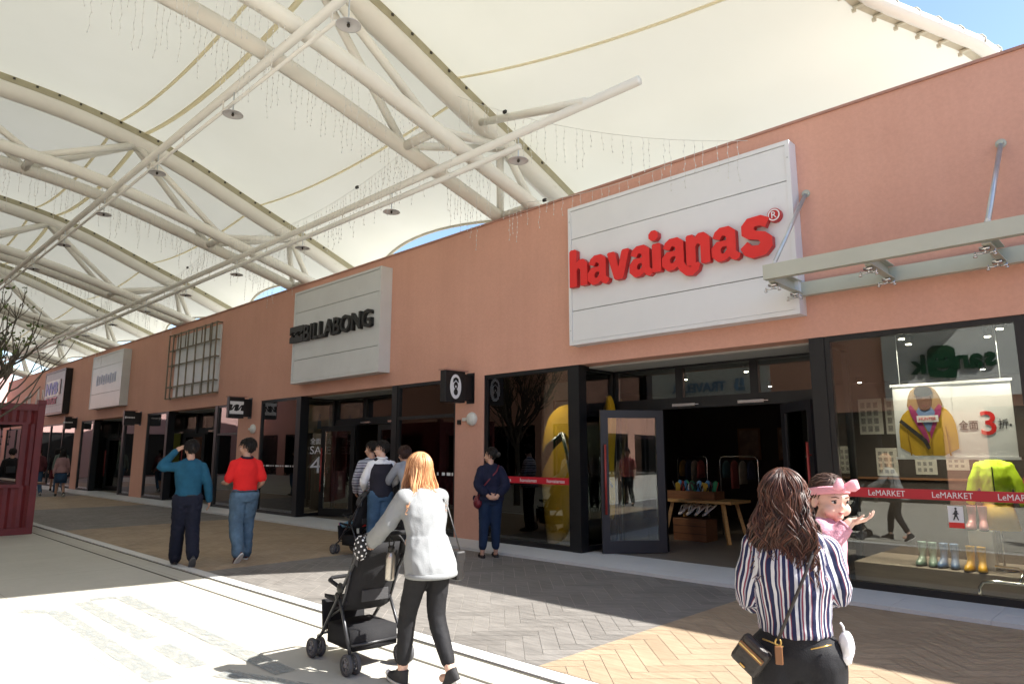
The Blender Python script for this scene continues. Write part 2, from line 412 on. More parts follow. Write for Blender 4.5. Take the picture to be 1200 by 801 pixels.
# worn grey marking left on the sunlit concrete
def worn_mat():
    m, nt, b = new_mat('worn_grey_paint'); L = nt.links.new; out = nt.nodes['Material Output']
    tc = nd(nt,'ShaderNodeTexCoord'); mp = nd(nt,'ShaderNodeMapping'); mp.inputs['Scale'].default_value = (1,2.6,1); L(tc.outputs['Object'], mp.inputs['Vector'])
    n = nd(nt,'ShaderNodeTexNoise', Scale=5., Detail=9., Roughness=.75); L(mp.outputs[0], n.inputs['Vector'])
    r = nd(nt,'ShaderNodeValToRGB'); r.color_ramp.elements[0].position = .34; r.color_ramp.elements[1].position = .66; L(n.outputs['Fac'], r.inputs['Fac'])
    b.inputs['Base Color'].default_value = (.25,.27,.272,1); b.inputs['Roughness'].default_value = .85
    t = nd(nt,'ShaderNodeBsdfTransparent'); mx = nd(nt,'ShaderNodeMixShader'); L(r.outputs['Color'], mx.inputs[0]); L(t.outputs[0], mx.inputs[1]); L(b.outputs[0], mx.inputs[2])
    L(mx.outputs[0], out.inputs['Surface']); return m
M_WORN = worn_mat()
def worn(name, polys):
    mb = MB()
    for h, pl in enumerate(polys):
        for a, b_ in zip(pl[:-1], pl[1:]):
            a = V(a[0],a[1],0); b_ = V(b_[0],b_[1],0); d = (b_-a).normalized(); q = V(-d.y,d.x,0)*.085; z = .003+.0007*len(mb.f)
            mb.add([(p.x,p.y,z) for p in (a-q,b_-q,b_+q,a+q)], [(0,1,2,3)])
    return struct(name, mb, M_WORN)
worn('road_marking', [[(-9.05,1.85),(-8.75,2.12),(-5.6,2.08)],[(-9.1,2.45),(-6.9,2.42)],[(-6.6,2.42),(-5.75,2.4)],[(-9.18,2.55),(-9.12,2.8)],[(-9.12,2.86),(-5.1,2.80)],[(-5.45,2.45),(-4.6,2.75)]])

# ------------------------------------------------------------------ the shop row
ZO = 3.15; ZT = 6.17
row = thing('shop_building', 'long salmon pink shop row with black glazed shopfronts under the tent roof', 'building', (0,0,0))
OPEN = [(-9.53,1.25),(-18.75,-10.35),(-27.95,-20.15),(-36.6,-29.25),(-44.6,-37.6),(-53,-45.4),(2.1,10.5)]
w = MB()
xs = sorted(OPEN)
w.box(-54,12,YW,YW+.35,ZO,ZT)
prev = -54
for a, b_ in xs:
    w.box(prev,a,YW,YW+.35,0,ZO); prev = b_
w.box(prev,12,YW,YW+.35,0,ZO)
obj('wall', w, M_PINK, row)
w = MB(); w.box(-54.02,12.02,YW-.025,YW+.4,ZT,ZT+.035); obj('coping', w, M_COPE, row)
w = MB(); w.box(-54,12,YW+.352,17.3,5.55,5.7); obj('roof', w, M_SOFFIT, row)
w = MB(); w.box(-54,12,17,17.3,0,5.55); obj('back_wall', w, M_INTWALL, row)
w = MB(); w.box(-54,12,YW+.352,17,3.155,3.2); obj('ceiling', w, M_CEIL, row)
for xp in (-9.95,-19.45,-28.6,-37.1,-45,1.7):
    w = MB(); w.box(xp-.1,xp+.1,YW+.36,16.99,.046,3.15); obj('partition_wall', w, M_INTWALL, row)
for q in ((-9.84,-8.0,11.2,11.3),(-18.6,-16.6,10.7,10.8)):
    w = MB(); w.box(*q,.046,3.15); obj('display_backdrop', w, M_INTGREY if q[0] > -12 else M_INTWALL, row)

FR = .065
def win(x0, x1, z0, z1, y, parent=None, d=.09, post=(FR,FR), bars=()):
    """a fixed shop window: frame and its pane"""
    f = MB()
    f.box(x0,x0+post[0],y,y+d,z0,z1); f.box(x1-post[1],x1,y,y+d,z0,z1)
    f.box(x0+post[0],x1-post[1],y,y+d,z0,z0+FR*1.25); f.box(x0+post[0],x1-post[1],y,y+d,z1-FR,z1)
    for bz in bars: f.box(x0+post[0],x1-post[1],y+.005,y+d-.005,bz-FR/2,bz+FR/2)
    o = obj('window', f, M_BLACK, parent or row)
    p = MB(); p.box(x0+post[0]+.001,x1-post[1]-.001,y+d/2-.004,y+d/2+.004,z0+FR*1.25,z1-FR); obj('pane', p, M_GLASS, o)
    return o
def win_y(x, y0, y1, z0, z1):
    f = MB(); d = .09
    f.box(x-d/2,x+d/2,y0,y0+FR,z0,z1); f.box(x-d/2,x+d/2,y1-FR,y1,z0,z1); f.box(x-d/2,x+d/2,y0+FR,y1-FR,z0,z0+FR*1.25); f.box(x-d/2,x+d/2,y0+FR,y1-FR,z1-FR,z1)
    o = obj('window', f, M_BLACK, row)
    p = MB(); p.box(x-.004,x+.004,y0+FR,y1-FR,z0+FR*1.25,z1-FR); obj('pane', p, M_GLASS, o)
def leaf(hx, hy, ang, wd=1.06, h=2.32, sgn=1, fr=.13, handle=True, mt=None):
    """swinging door leaf, ang = direction of the free edge from the hinge"""
    o = bpy.data.objects.new('door', None); COL.objects.link(o); o.parent = row; o.location = (hx,hy,.055); o.rotation_euler = (0,0,R(ang))
    f = MB(); t = .025
    f.box(0,fr,-t,t,0,h); f.box(wd-fr,wd,-t,t,0,h); f.box(fr,wd-fr,-t,t,0,.2); f.box(fr,wd-fr,-t,t,h-fr,h)
    obj('door_frame', f, mt or M_BLUEBLACK, o)
    p = MB(); p.box(fr+.001,wd-fr-.001,-.005,.005,.2,h-fr); obj('pane', p, M_GLASS, o)
    if handle:
        k = MB(); k.smooth = True
        for sy in (-1,1):
            k.tube([(wd-fr/2,sy*.075,.62),(wd-fr/2,sy*.075,1.75)], .019, 10)
            for z in (.78,1.58): k.tube([(wd-fr/2,sy*.026,z),(wd-fr/2,sy*.075,z)], .011, 8)
        obj('handle', k, M_REDPOLE, o)
        k = MB()
        for z in (.8,1.56):
            k.box(wd-fr/2-.05,wd-fr/2-.022,-.085,-.066,z-.013,z+.013)
        obj('handle_bracket', k, M_CHROME, o)
    return o
YR = 10.2
def recess(a, b_, d0, d1, lmt=None):
    """set-back entrance between xa and xb: side lights, transoms, header"""
    f = MB()
    f.box(a-.19,a-.001,YW+.004,YW+.20,.0,ZO-.002); obj('corner_post', f, M_BLACK, row)
    f = MB(); f.box(b_+.001,b_+.19,YW+.004,YW+.20,.0,ZO-.002); obj('corner_post', f, M_BLACK, row)
    win_y(a-.09, YW+.2, YR, .05, ZO-.002); win_y(b_+.09, YW+.2, YR, .05, ZO-.002)
    win(a-.04, d0, .05, 2.4, YR); win(d1, b_+.04, .05, 2.4, YR)
    f = MB(); f.box(a-.04,b_+.04,YR-.02,YR+.11,2.4,2.5); obj('header_beam', f, M_BLACK, row)
    n = 3; st = (b_-a+.08)/n
    for i in range(n): win(a-.04+i*st, a-.04+(i+1)*st, 2.5, ZO-.002, YR)
    s_ = MB(); s_.box(a-.04,b_+.04,YW+.352,YR-.02,ZO-.03,ZO+.003); obj('soffit', s_, M_SOFFIT, row)
    for xx in (d0+.25, d1-.75):
        k = MB(); k.box(xx,xx+.42,YR-.075,YR-.022,2.43,2.475); k.box(xx+.3,xx+.5,YR-.10,YR-.076,2.445,2.46); obj('door_closer', k, M_CHROME, row)
# flip-flop shop
win(-9.53,-7.39,.05,ZO-.002,YW+.02); recess(-7.2,-3.35,-6.28,-4.12)
leaf(-6.22,10.12,229.5,1.08); leaf(-4.18,10.12,-45,1.0)
win(-3.16,-1.08,.05,ZO-.002,YW+.02); win(-1.08,1.25,.05,ZO-.002,YW+.02)
# surf shop
win(-18.75,-16.69,.05,ZO-.002,YW+.02); recess(-16.5,-12.5,-15.5,-13.3)
leaf(-15.44,10.12,203,1.05,mt=M_BLACK); leaf(-13.36,10.12,180,1.05,mt=M_BLACK)
win(-12.31,-10.35,.05,ZO-.002,YW+.02,bars=(2.42,))
# third shop
win(-27.95,-25.99,.05,ZO-.002,YW+.02); recess(-25.8,-21.85,-25.0,-22.8)
leaf(-24.94,10.12,203,1.05,mt=M_BLACK); leaf(-22.86,10.12,180,1.05,mt=M_BLACK)
win(-21.66,-20.15,.05,ZO-.002,YW+.02,bars=(2.25,))
# fourth and fifth shops
win(-36.6,-34.79,.05,ZO-.002,YW+.02); recess(-34.6,-30.7,-33.8,-31.6)
leaf(-33.74,10.12,203,1.05,mt=M_BLACK); leaf(-31.66,10.12,180,1.05,mt=M_BLACK)
win(-30.51,-29.25,.05,ZO-.002,YW+.02)
for a, b_ in ((-44.6,-42.2),(-42.2,-39.8),(-39.8,-37.6),(-53,-50.4),(-50.4,-47.9),(-47.9,-45.4),(2.1,4.9),(4.9,7.7),(7.7,10.5)):
    win(a,b_,.05,ZO-.002,YW+.02)

# buildings that close the walk and face it (the second one is seen mirrored in the glass)
e = thing('end_building', 'pale pink building closing the far end of the covered walk', 'building', (-55,0,0))
w = MB(); w.box(-.4,0,-9,9.4,0,7.1); obj('wall', w, M_PALEPINK, e)
w = MB(); w.box(-.45,.05,-9,9.42,7.1,7.16); obj('coping', w, M_COPE, e)
for yy in (-6,-2.5,1.0,4.5):
    f = MB(); f.box(.002,.06,yy,yy+2.8,.1,.16); f.box(.002,.06,yy,yy+2.8,3.0,3.1); f.box(.002,.06,yy,yy+.08,.16,3.0); f.box(.002,.06,yy+2.72,yy+2.8,.16,3.0)
    o = obj('window', f, M_BLACK, e); p = MB(); p.box(.01,.03,yy+.08,yy+2.72,.16,3.0); obj('pane', p, M_BLACK, o)
YO = -8.3
e2 = thing('far_building', 'pale pink building across the open plaza behind the viewer', 'building', (48,0,0))
w = MB(); w.box(0,.4,-9,30,0,6.8); obj('wall', w, M_PALEPINK, e2)
for yy in range(-8,28,4):
    f = MB(); f.box(-.06,-.002,yy,yy+3.0,.1,3.1); obj('window', f, M_BLACK, e2)
opp = thing('opposite_building', 'pink shop row across the plaza seen mirrored in the shop windows', 'building', (0,0,0))
w = MB(); OP2 = [(-60+9.2*i+.4, -60+9.2*i+8.4) for i in range(11)]
w.box(-60,46,YO-.35,YO,ZO,ZT); prev = -60
for a, b_ in OP2: w.box(prev,a,YO-.35,YO,0,ZO); prev = b_
w.box(prev,46,YO-.35,YO,0,ZO); obj('wall', w, M_PINK, opp)
w = MB(); w.box(-60,46,-15,YO-.352,5.5,5.65); obj('roof', w, M_SOFFIT, opp)
w = MB(); w.box(-60,46,-15.2,-15,0,5.65); obj('back_wall', w, M_INTWALL, opp)
for a, b_ in OP2:
    k = 4; st = (b_-a)/k
    for i in range(k):
        x0, x1 = a+i*st, a+(i+1)*st; f = MB(); y = YO-.12
        f.box(x0,x0+FR,y,y+.09,.05,ZO); f.box(x1-FR,x1,y,y+.09,.05,ZO); f.box(x0+FR,x1-FR,y,y+.09,.05,.13); f.box(x0+FR,x1-FR,y,y+.09,ZO-FR,ZO)
        o = obj('window', f, M_BLACK, opp); p = MB(); p.box(x0+FR,x1-FR,y+.04,y+.05,.13,ZO-FR); obj('pane', p, M_GLASS, o)
def opp_sign(name, label, x0, x1, z0=3.5, z1=5.85):
    t = thing(name, label, 'sign', ((x0+x1)/2, YO, z0))
    wd = (x1-x0)/2; w = MB(); w.box(-wd,wd,.002,.22,0,z1-z0); obj('sign_box', w, M_GREYPANEL, t); return t
M_GREENLET = mat('dark_green_letter', (.01,.055,.025), .4, var=.1)
M_BLUELET = mat('pale_blue_letter', (.18,.30,.48), .4, var=.1)
t = opp_sign('shop_sign', 'grey white sign of the facing shop with green lettering and a smiling face', -7.2,-3.1)
# x runs the other way for someone facing it
letters('letter_s', 's', M_GREENLET, t, 1.28, .27, .98, height=.42, depth=.1, face=1, bold=.03)
letters('letter_a', 'a', M_GREENLET, t, .92, .27, .94, height=.44, depth=.1, face=1, bold=.03)
letters('letter_n', 'n', M_GREENLET, t, .52, .27, .95, height=.42, depth=.1, face=1, bold=.03)
letters('letter_k', 'k', M_GREENLET, t, -.72, .27, .86, height=.62, depth=.1, face=1, bold=.03)
fm = MB(); out = [(-.62,.72),(.14,.62),(.2,1.0),(.16,1.62),(-.02,1.74),(-.45,1.76),(-.62,1.62),(-.66,1.2)]
eye = lambda cx, cz, r: [(cx+r*math.cos(a*PI/4), cz+r*1.3*math.sin(a*PI/4)) for a in range(8)]
smile = [(-.46,1.05),(-.36,.92),(-.22,.87),(-.08,.92),(0,1.05),(-.08,1.0),(-.22,.96),(-.36,1.0)]
fm.prism(out, .225,.31, holes=[eye(-.36,1.28,.05), eye(-.1,1.28,.05), smile]); obj('face_emblem', fm, M_GREENLET, t)
t = opp_sign('shop_sign', 'grey white sign of the facing shop with pale blue capital lettering', -18.2,-12.3, 3.7, 5.6)
letters('lettering', 'TRAVELER', M_BLUELET, t, 1.0, .27, .75, width=2.7, height=.42, depth=.08, face=1, bold=.01)
em = MB(); em.prism([(1.9,.7),(1.5,.7),(1.42,.85),(1.5,1.25),(1.62,1.25),(1.58,.85),(1.9,.85)], .225,.3); em.prism([(1.86,.9),(1.68,.9),(1.72,1.25),(1.84,1.25)], .225,.3); obj('emblem', em, M_BLUELET, t)
# ------------------------------------------------------------------ signs on the row
def panel_sign(label, x0, x1, z0, z1, depth, seams, mt, frame_mt, inset=.02, lip=.06):
    t = thing('shop_sign', label, 'sign', ((x0+x1)/2, YW, z0))
    w = (x1-x0)/2; h = z1-z0
    f = MB(); f.box(-w+.03,w-.03,-depth+.03,-.002,.03,h-.03); obj('backing', f, M_SEAM, t)
    f = MB()
    f.box(-w,-w+lip,-depth-.012,-.002,0,h); f.box(w-lip,w,-depth-.012,-.002,0,h); f.box(-w+lip,w-lip,-depth-.012,-.002,0,lip); f.box(-w+lip,w-lip,-depth-.012,-.002,h-lip,h)
    obj('frame', f, frame_mt, t)
    zs = [lip]+[s-z0 for s in seams]+[h-lip]
    for a, b_ in zip(zs[:-1], zs[1:]):
        p = MB(); p.box(-w+lip+.004,w-lip-.004,-depth,-depth+.028,a+.006,b_-.006,bev=.003); obj('panel', p, mt, t)
    for x in (-w+.03, w-.03):
        for zz in (.25,h*.5,h-.25):
            k = MB(); M = Matrix.Translation((x,-depth-.012,zz)) @ Matrix.Rotation(PI/2,4,'X'); k.lathe([(.012,0),(.012,.004),(.006,.007)],8,M)
            obj('rivet', k, M_GALV, t)
    return t
# the big red lettering, chunky strokes with cut corners
H_ = [(0,0),(0,1.36),(.06,1.42),(.27,1.42),(.33,1.36),(.33,.9),(.45,1.0),(.64,1.0),(.82,.82),(.82,.04),(.78,0),(.54,0),(.5,.04),(.5,.6),(.44,.67),(.38,.67),(.33,.6),(.33,.04),(.29,0)]
N_ = [(0,0),(0,.96),(.05,1.02),(.24,1.02),(.31,.9),(.45,1.02),(.64,1.02),(.83,.83),(.83,.04),(.79,0),(.55,0),(.51,.04),(.51,.6),(.45,.68),(.39,.68),(.33,.6),(.33,.04),(.29,0)]
A_ = [(.05,.74),(.13,.92),(.3,1.03),(.6,1.03),(.8,.86),(.8,.2),(.86,.14),(.94,.1),(.9,-.03),(.78,-.09),(.66,-.05),(.58,.06),(.42,-.04),(.2,-.05),(0,.14),(0,.42),(.18,.6),(.5,.6),(.5,.69),(.44,.76),(.36,.76),(.28,.64)]
AH = [(.3,.24),(.3,.34),(.37,.41),(.5,.41),(.5,.29),(.42,.2),(.35,.19)]
V_ = [(0,.97),(.05,1.02),(.28,1.02),(.33,.97),(.47,.42),(.61,.97),(.66,1.02),(.88,1.02),(.93,.97),(.66,.04),(.6,-.02),(.34,-.02),(.28,.04)]
I_ = [(0,.04),(0,.93),(.04,.98),(.28,.98),(.33,.93),(.33,.04),(.29,0),(.04,0)]
DOT = [(.165+.19*math.cos(PI/8+a*PI/4), 1.28+.19*math.sin(PI/8+a*PI/4)) for a in range(8)]
Q_ = [(.05,.74),(.13,.92),(.3,1.03),(.6,1.03),(.8,.86),(.8,.16),(.88,.0),(1.02,-.06),(1.12,.02),(1.3,.06),(1.36,-.02),(1.3,-.2),(1.1,-.34),(.86,-.32),(.64,-.12),(.56,.05),(.42,-.04),(.2,-.05),(0,.14),(0,.42),(.18,.6),(.5,.6),(.5,.69),(.44,.76),(.36,.76),(.28,.64)]
S_ = [(0,.26),(.2,.42),(.32,.29),(.5,.27),(.55,.33),(.5,.42),(.2,.5),(.05,.62),(.05,.88),(.22,1.06),(.6,1.08),(.82,.96),(.7,.72),(.56,.8),(.42,.8),(.38,.74),(.44,.68),(.7,.6),(.87,.44),(.87,.18),(.68,-.02),(.3,-.05),(.1,.06)]
hv = panel_sign('white boarded sign with big red lower-case lettering over the flip-flop shop', -7.2,-3.34,3.45,5.86,.22,(4.03,5.29),M_WHITE,M_WHITE)
HW = 3.86/2
def chunky(name, poly, hole, x, z, sx, sz, mtf, mts, parent, yb=-.235, d=.085):
    s_ = MB(); P_ = [(x+p[0]*sx, z+p[1]*sz) for p in poly]; Hs = [[(x+p[0]*sx, z+p[1]*sz) for p in hole]] if hole else []
    s_.cur = 1; s_.prism(P_, yb-d+.004, yb+.0, Hs)
    s_.cur = 0; s_.prism(P_, yb-d-.006, yb-d+.002, Hs)
    return obj(name, s_, [mtf, mts], parent)
cx = .1; sx = .468; sz = .455
for nm, pl, hl, adv in (('letter_h',H_,None,.82),('letter_a',A_,AH,.86),('letter_v',V_,None,.90),('letter_a',A_,AH,.90),('letter_i',I_,None,.36),('letter_a',Q_,AH,.87),('letter_n',N_,None,.87),('letter_a',A_,AH,.92),('letter_s',S_,None,.9)):
    zb = .965 - .09*(cx/3.86)
    k = 1.13 if nm == 'letter_s' else 1.
    o = chunky(nm, pl, hl, -HW+cx, zb-(.03 if k > 1 else 0), sx*k*.98, sz*k, M_RED, M_DKRED, hv, d=.085+.012*random.random())
    if nm == 'letter_i': chunky('letter_dot', DOT, None, -HW+cx-.05, zb+.0, sx, sz, M_RED, M_DKRED, hv, d=.09)
    cx += adv*sx
Mr = Matrix.Translation((HW-.235,-.2,1.38)) @ Matrix.Rotation(PI/2,4,'X')
k = MB(); k.lathe([(.0001,0),(.095,0),(.095,.10),(.0001,.10)],24,Mr); ro = obj('registered_mark', k, M_DKRED, hv)
k = MB(); Mr2 = Matrix.Translation((HW-.235,-.302,1.38)) @ Matrix.Rotation(PI/2,4,'X'); k.lathe([(.066,0),(.082,0),(.082,.006),(.066,.006),(.066,0)],24,Mr2,caps=False); obj('ring', k, M_WHITEFILM, ro)
letters('letter_r', 'R', M_WHITEFILM, ro, HW-.267, -.306, 1.337, height=.09, width=.068, depth=.008)

bl = panel_sign('grey white boarded sign with black capital lettering and twin wave emblem', -16.52,-12.6,3.45,5.88,.3,(4.05,5.31),M_GREYPANEL,M_GREYPANEL)
letters('lettering', 'BILLABONG', M_BLACKLET, bl, -1.28, -.35, 1.06, width=3.0, height=.41, depth=.09, bold=.018)
def waves(parent, x, z, s, y, m, d):
    """twin wave emblem: two slanted dark strips with curling crests"""
    def q(u, v): return (x+u*s, z+v*s)
    cr = [(0,1),(1.62,1),(1.62,.66),(1.48,.60),(1.30,.45),(1.33,.58),(1.2,.66),(1.0,.67),(.82,.60),(.62,.45),(.65,.58),(.5,.66),(.3,.67),(.14,.60),(0,.50)]
    top = [q(u,v) for u, v in cr]; bot = [q(1.62-u,1-v) for u, v in cr]
    for pl in (top, bot):
        k = MB(); k.prism(pl, y-d/2, y+d/2); obj('wave_emblem', k, m, parent)
waves(bl, -1.98, 1.06, .42, -.35, M_BLACKLET, .09)

gs = thing('empty_sign_frame', 'bare rusty steel sign frame with no lettering on the pink wall', 'sign frame', (-23.7,YW,3.55))
k = MB(); k.box(-1.72,2.0,-.05,-.003,.06,2.22); obj('backing_board', k, M_GREYPANEL, gs)
M_RUST = mat('dull_steel_angle', (.20,.17,.12), .6, .3, var=.3, scale=5)
for x in (-2.0,-1.62,-.95,-.3,.4,1.1,1.62,2.0):
    k = MB(); k.box(x-.022,x+.022,-.21,-.17,0,2.3); obj('frame_upright', k, M_RUST, gs)
for z in (.02,.42,1.18,1.72,2.28):
    k = MB(); k.box(-2.02,2.02,-.168,-.13,z-.022,z+.022); obj('frame_rail', k, M_RUST, gs)
for x in (-1.3,-.62,.05,.75,1.4):
    k = MB(); k.box(x-.015,x+.015,-.165,-.135,1.745,2.255); k.box(x-.015+.16,x+.015+.16,-.165,-.135,.045,.395); obj('frame_upright', k, M_RUST, gs)
for x in (-1.98,1.98):
    for z in (.02,.42,1.18,1.72,2.28):
        k = MB(); k.box(x-.018,x+.018,-.129,-.001,z-.018,z+.018); obj('wall_bracket', k, M_RUST, gs)
ws = panel_sign('plain pale sign with faint bluish lettering beyond the empty sign frame', -34.45,-30.35,3.58,5.88,.3,(4.2,5.35),M_GREYPANEL,M_GREYPANEL)
M_FAINT = mat('faint_blue_letter', (.36,.40,.52), .5)
for i in range(9):
    k = MB(); k.box(-1.3+i*.3,-1.3+i*.3+.2,-.31,-.301,.98+.02*(i % 3),1.42-.05*(i % 2)); k.box(-1.3+i*.3+.06,-1.3+i*.3+.13,-.318,-.311,1.1,1.3); obj('faint_letter', k, M_FAINT, ws)
bs = panel_sign('black edged sign with blue and red lettering near the far end of the shop row', -42.85,-38.92,3.6,5.84,.3,(4.05,),mat('dull_grey_panel',(.36,.38,.42),.5),M_BLACK,lip=.1)
M_BLUESIGN = mat('blue_sign_letter', (.10,.16,.50), .5); M_MAGSIGN = mat('crimson_sign_letter', (.42,.05,.12), .5)
k = MB(); k.box(-1.55,1.0,-.312,-.302,.95,1.75); obj('letter_panel', k, M_WHITEFILM, bs)
letters('lettering', 'NVB', M_BLUESIGN, bs, -1.5, -.325, 1.05, width=2.3, height=.6, depth=.02, bold=.04)
letters('lettering', 'OUTLET', M_MAGSIGN, bs, -1.5, -.325, .55, width=2.3, height=.32, depth=.02, bold=.03)
k = MB(); k.box(1.08,1.3,-.33,-.302,.98,1.72); obj('side_mark', k, M_BLACK, bs)
wl = thing('wall_lettering', 'thin white wire lettering fixed on the pink wall at the far end', 'lettering', (-45,YW,3.9))
for x0, pl in ((-3.4,[(0,0),(0,1.0),(.8,1.1),(.8,.1)]),(-2.2,[(0,1.2),(0,.1),(.9,0)]),(-.9,[(0,.1),(.5,1.3),(1.0,.1)]),(.6,[(0,0),(0,1.2),(.9,.2),(.9,1.4)])):
    k = MB()
    k.tube([(x0+p[0],-.05,p[1]) for p in pl], .035, 6); obj('letter', k, M_WHITEFILM, wl)

# blade signs hung out from the pillars
def blade(label, x, y0, y1, z0, z1, emblem, t=.16):
    o = thing('blade_sign', label, 'sign', (x, YW, z0), group='blade signs hung out from the pillars')
    a = y0-YW; h = z1-z0
    k = MB(); k.box(-t/2,t/2,a,-.22,0,h,bev=.008); obj('sign_box', k, M_BLACK, o)
    k = MB(); k.box(-.05,.05,-.219,-.012,.05,h-.04); obj('arm', k, M_BLACK, o)
    k = MB(); k.box(-.11,.11,-.012,-.001,.0,h); obj('wall_plate', k, M_BLACK, o)
    k = MB(); k.box(-t/2-.02,t/2+.02,a-.03,-.16,h+.001,h+.03); obj('rain_cap', k, M_COPE, o)
    for sx_ in (1,-1): emblem(o, sx_, t/2, a, -.22, h)
    return o
def side(parent, name, poly, sx_, tx, lift, m, holes=(), th=.006):
    """flat mark on the +x or -x face; poly in (y,z)"""
    k = MB(); Mx = Matrix(((0,sx_,0,0),(1,0,0,0),(0,0,1,0),(0,0,0,1)))
    k.prism(poly, tx+lift, tx+lift+th, holes, Mx); return obj(name, k, m, parent)
def ov(cy, cz, ry, rz, n=28): return [(cy+ry*math.cos(2*PI*i/n), cz+rz*math.sin(2*PI*i/n)) for i in range(n)]
def emb_sandal(o, s, tx, a, b_, h):
    c = (a+b_)/2; e = side(o, 'emblem', ov(c,h*.5,.14,.235), s, tx, .001, M_WHITEFILM)
    side(e, 'emblem_mark', ov(c,h*.5-.105,.05,.062), s, tx, .008, M_BLACK)
    side(e, 'emblem_mark', ov(c,h*.5+.02,.05,.07), s, tx, .008, M_BLACK, [ov(c,h*.5+.0,.02,.026)])
    side(e, 'emblem_mark', [(c-.075,h*.5+.075),(c-.06,h*.5+.15),(c,h*.5+.18),(c+.06,h*.5+.15),(c+.075,h*.5+.075),(c+.04,h*.5+.09),(c,h*.5+.13),(c-.04,h*.5+.09)], s, tx, .008, M_BLACK)
def emb_wave(o, s, tx, a, b_, h):
    c = (a+b_)/2; z = h*.5
    def q(pts): return [(c+u, z+v) for u, v in pts]
    cr = [(-.2,.18),(.2,.18),(.2,.095),(.12,.07),(.05,-.03),(.075,.08),(.0,.10),(-.07,.07),(-.14,-.03),(-.115,.08),(-.2,.095)]
    side(o, 'wave_emblem', q(cr), s, tx, .001, M_WHITEFILM); side(o, 'wave_emblem', q([(-u,-v) for u, v in cr]), s, tx, .001, M_WHITEFILM)
def emb_bars(o, s, tx, a, b_, h):
    c = (a+b_)/2
    side(o, 'mark', ov(c-.14,h*.55,.035,.045,10), s, tx, .001, M_WHITEFILM)
    for i in range(5): side(o, 'mark', [(c-.085+i*.055,h*.5),(c-.085+i*.055+.04,h*.5),(c-.085+i*.055+.04,h*.6),(c-.085+i*.055,h*.6)], s, tx, .001, M_WHITEFILM)
blade('black blade sign with a white oval footbed emblem beside the round wall alarm', -9.9,8.38,YW,2.62,3.22,emb_sandal)
blade('black blade sign with a white double wave emblem over the man in red', -19.4,8.43,YW,2.66,3.26,emb_wave)
blade('small black blade sign with a line of white marks under the plain pale sign', -28.65,8.5,YW,2.72,3.26,emb_bars)
blade('small black blade sign with white marks below the black edged sign', -37.4,8.6,YW,2.8,3.36,emb_bars)
# round alarm sounders on the pillars
def alarm(label, x, z):
    t = thing('alarm_sounder', label, 'alarm', (x,YW,z), group='alarm sounders on the pillars')
    Mx = Matrix.Rotation(PI/2,4,'X'); k = MB(); k.smooth = True; k.lathe([(.125,0),(.135,.03),(.12,.07),(.06,.10),(.001,.108)],28,Mx,caps=False); obj('dome', k, M_OFFWHITE, t)
    k = MB(); k.box(-.27,-.11,-.045,-.001,-.03,.03); obj('conduit_box', k, M_OFFWHITE, t)
    return t
alarm('round off-white alarm sounder beside the yellow flip-flop window', -9.83, 2.32)
alarm('round off-white alarm sounder under the double wave blade sign', -19.1, 2.36)
k = thing('wall_socket', 'tiny dark square fitting on the pillar beside the alarm sounder', 'wall fitting', (-10.22,YW,2.27))
m_ = MB(); m_.box(-.045,.045,-.03,-.001,-.045,.045); obj('plate', m_, M_SCREW, k); m_ = MB(); m_.box(-.02,.02,-.04,-.031,-.02,.02); obj('cover', m_, M_BLACK, k)

# ------------------------------------------------------------------ steel canopy frame over the right-hand window
cn = thing('canopy_frame', 'sage grey steel canopy frame hung on rods over the display window', 'canopy', (0,YW,3.7))
def channel(mb, x0, x1, y, z0, z1, w=.09, t=.012, out=-1):
    mb.box(x0,x1,y-t/2,y+t/2,z0,z1); mb.box(x0,x1,y+t/2,y+w,z0,z0+t); mb.box(x0,x1,y+t/2,y+w,z1-t,z1)
k = MB(); channel(k,-3.42,3.2,-1.12,.05,.23); obj('front_beam', k, M_GREYSTEEL, cn)
k = MB(); channel(k,-3.42,3.2,-.14,.0,.18); obj('wall_beam', k, M_GREYSTEEL, cn)
for x in (-3.40,-2.3,-1.2,-.1,1.0,2.1,3.1):
    k = MB(); k.box(x,x+.012,-1.02,-.148,.03,.2); k.box(x+.012,x+.08,-1.02,-.148,.03,.042); k.box(x+.012,x+.08,-1.02,-.148,.188,.2); obj('cross_rib', k, M_GREYSTEEL, cn)
    for y in (-.92,-.24):
        f = MB(); f.smooth = True
        f.box(x-.035,x+.055,y-.04,y+.04,-.005,.028); f.tube([(x+.01,y,.0),(x+.01,y,-.035)],.011,8)
        for s in (-1,1):
            f.tube([(x+.01,y,-.03),(x+.01+s*.045,y-.015,-.04),(x+.01+s*.085,y-.02,-.032)],.008,6)
            f.tube([(x+.01+s*.085,y-.02,-.012),(x+.01+s*.085,y-.02,-.055)],.008,8); f.tube([(x+.01+s*.085,y-.02,-.056),(x+.01+s*.085,y-.02,-.070)],.02,10)
        obj('spider_fitting', f, M_CHROME, cn)
for x in (-3.3,-1.12,1.1,3.05):
    f = MB(); f.smooth = True
    f.tube([(x,-1.06,.25),(x+.06,-.03,1.40)],.026,10); obj('tie_rod', f, M_GALV, cn)
    f = MB(); f.box(x-.012,x+.012,-1.1,-1.03,.231,.27); f.tube([(x,-1.06,.232),(x,-1.06,.262)],.03,8); obj('rod_foot', f, M_OFFWHITE, cn)
    f = MB(); f.lathe([(.055,0),(.055,.015),(.03,.02),(.03,.05)],12,Matrix.Translation((x+.06,-.001,1.42)) @ Matrix.Rotation(PI/2,4,'X')); obj('wall_anchor', f, M_GREYSTEEL, cn)

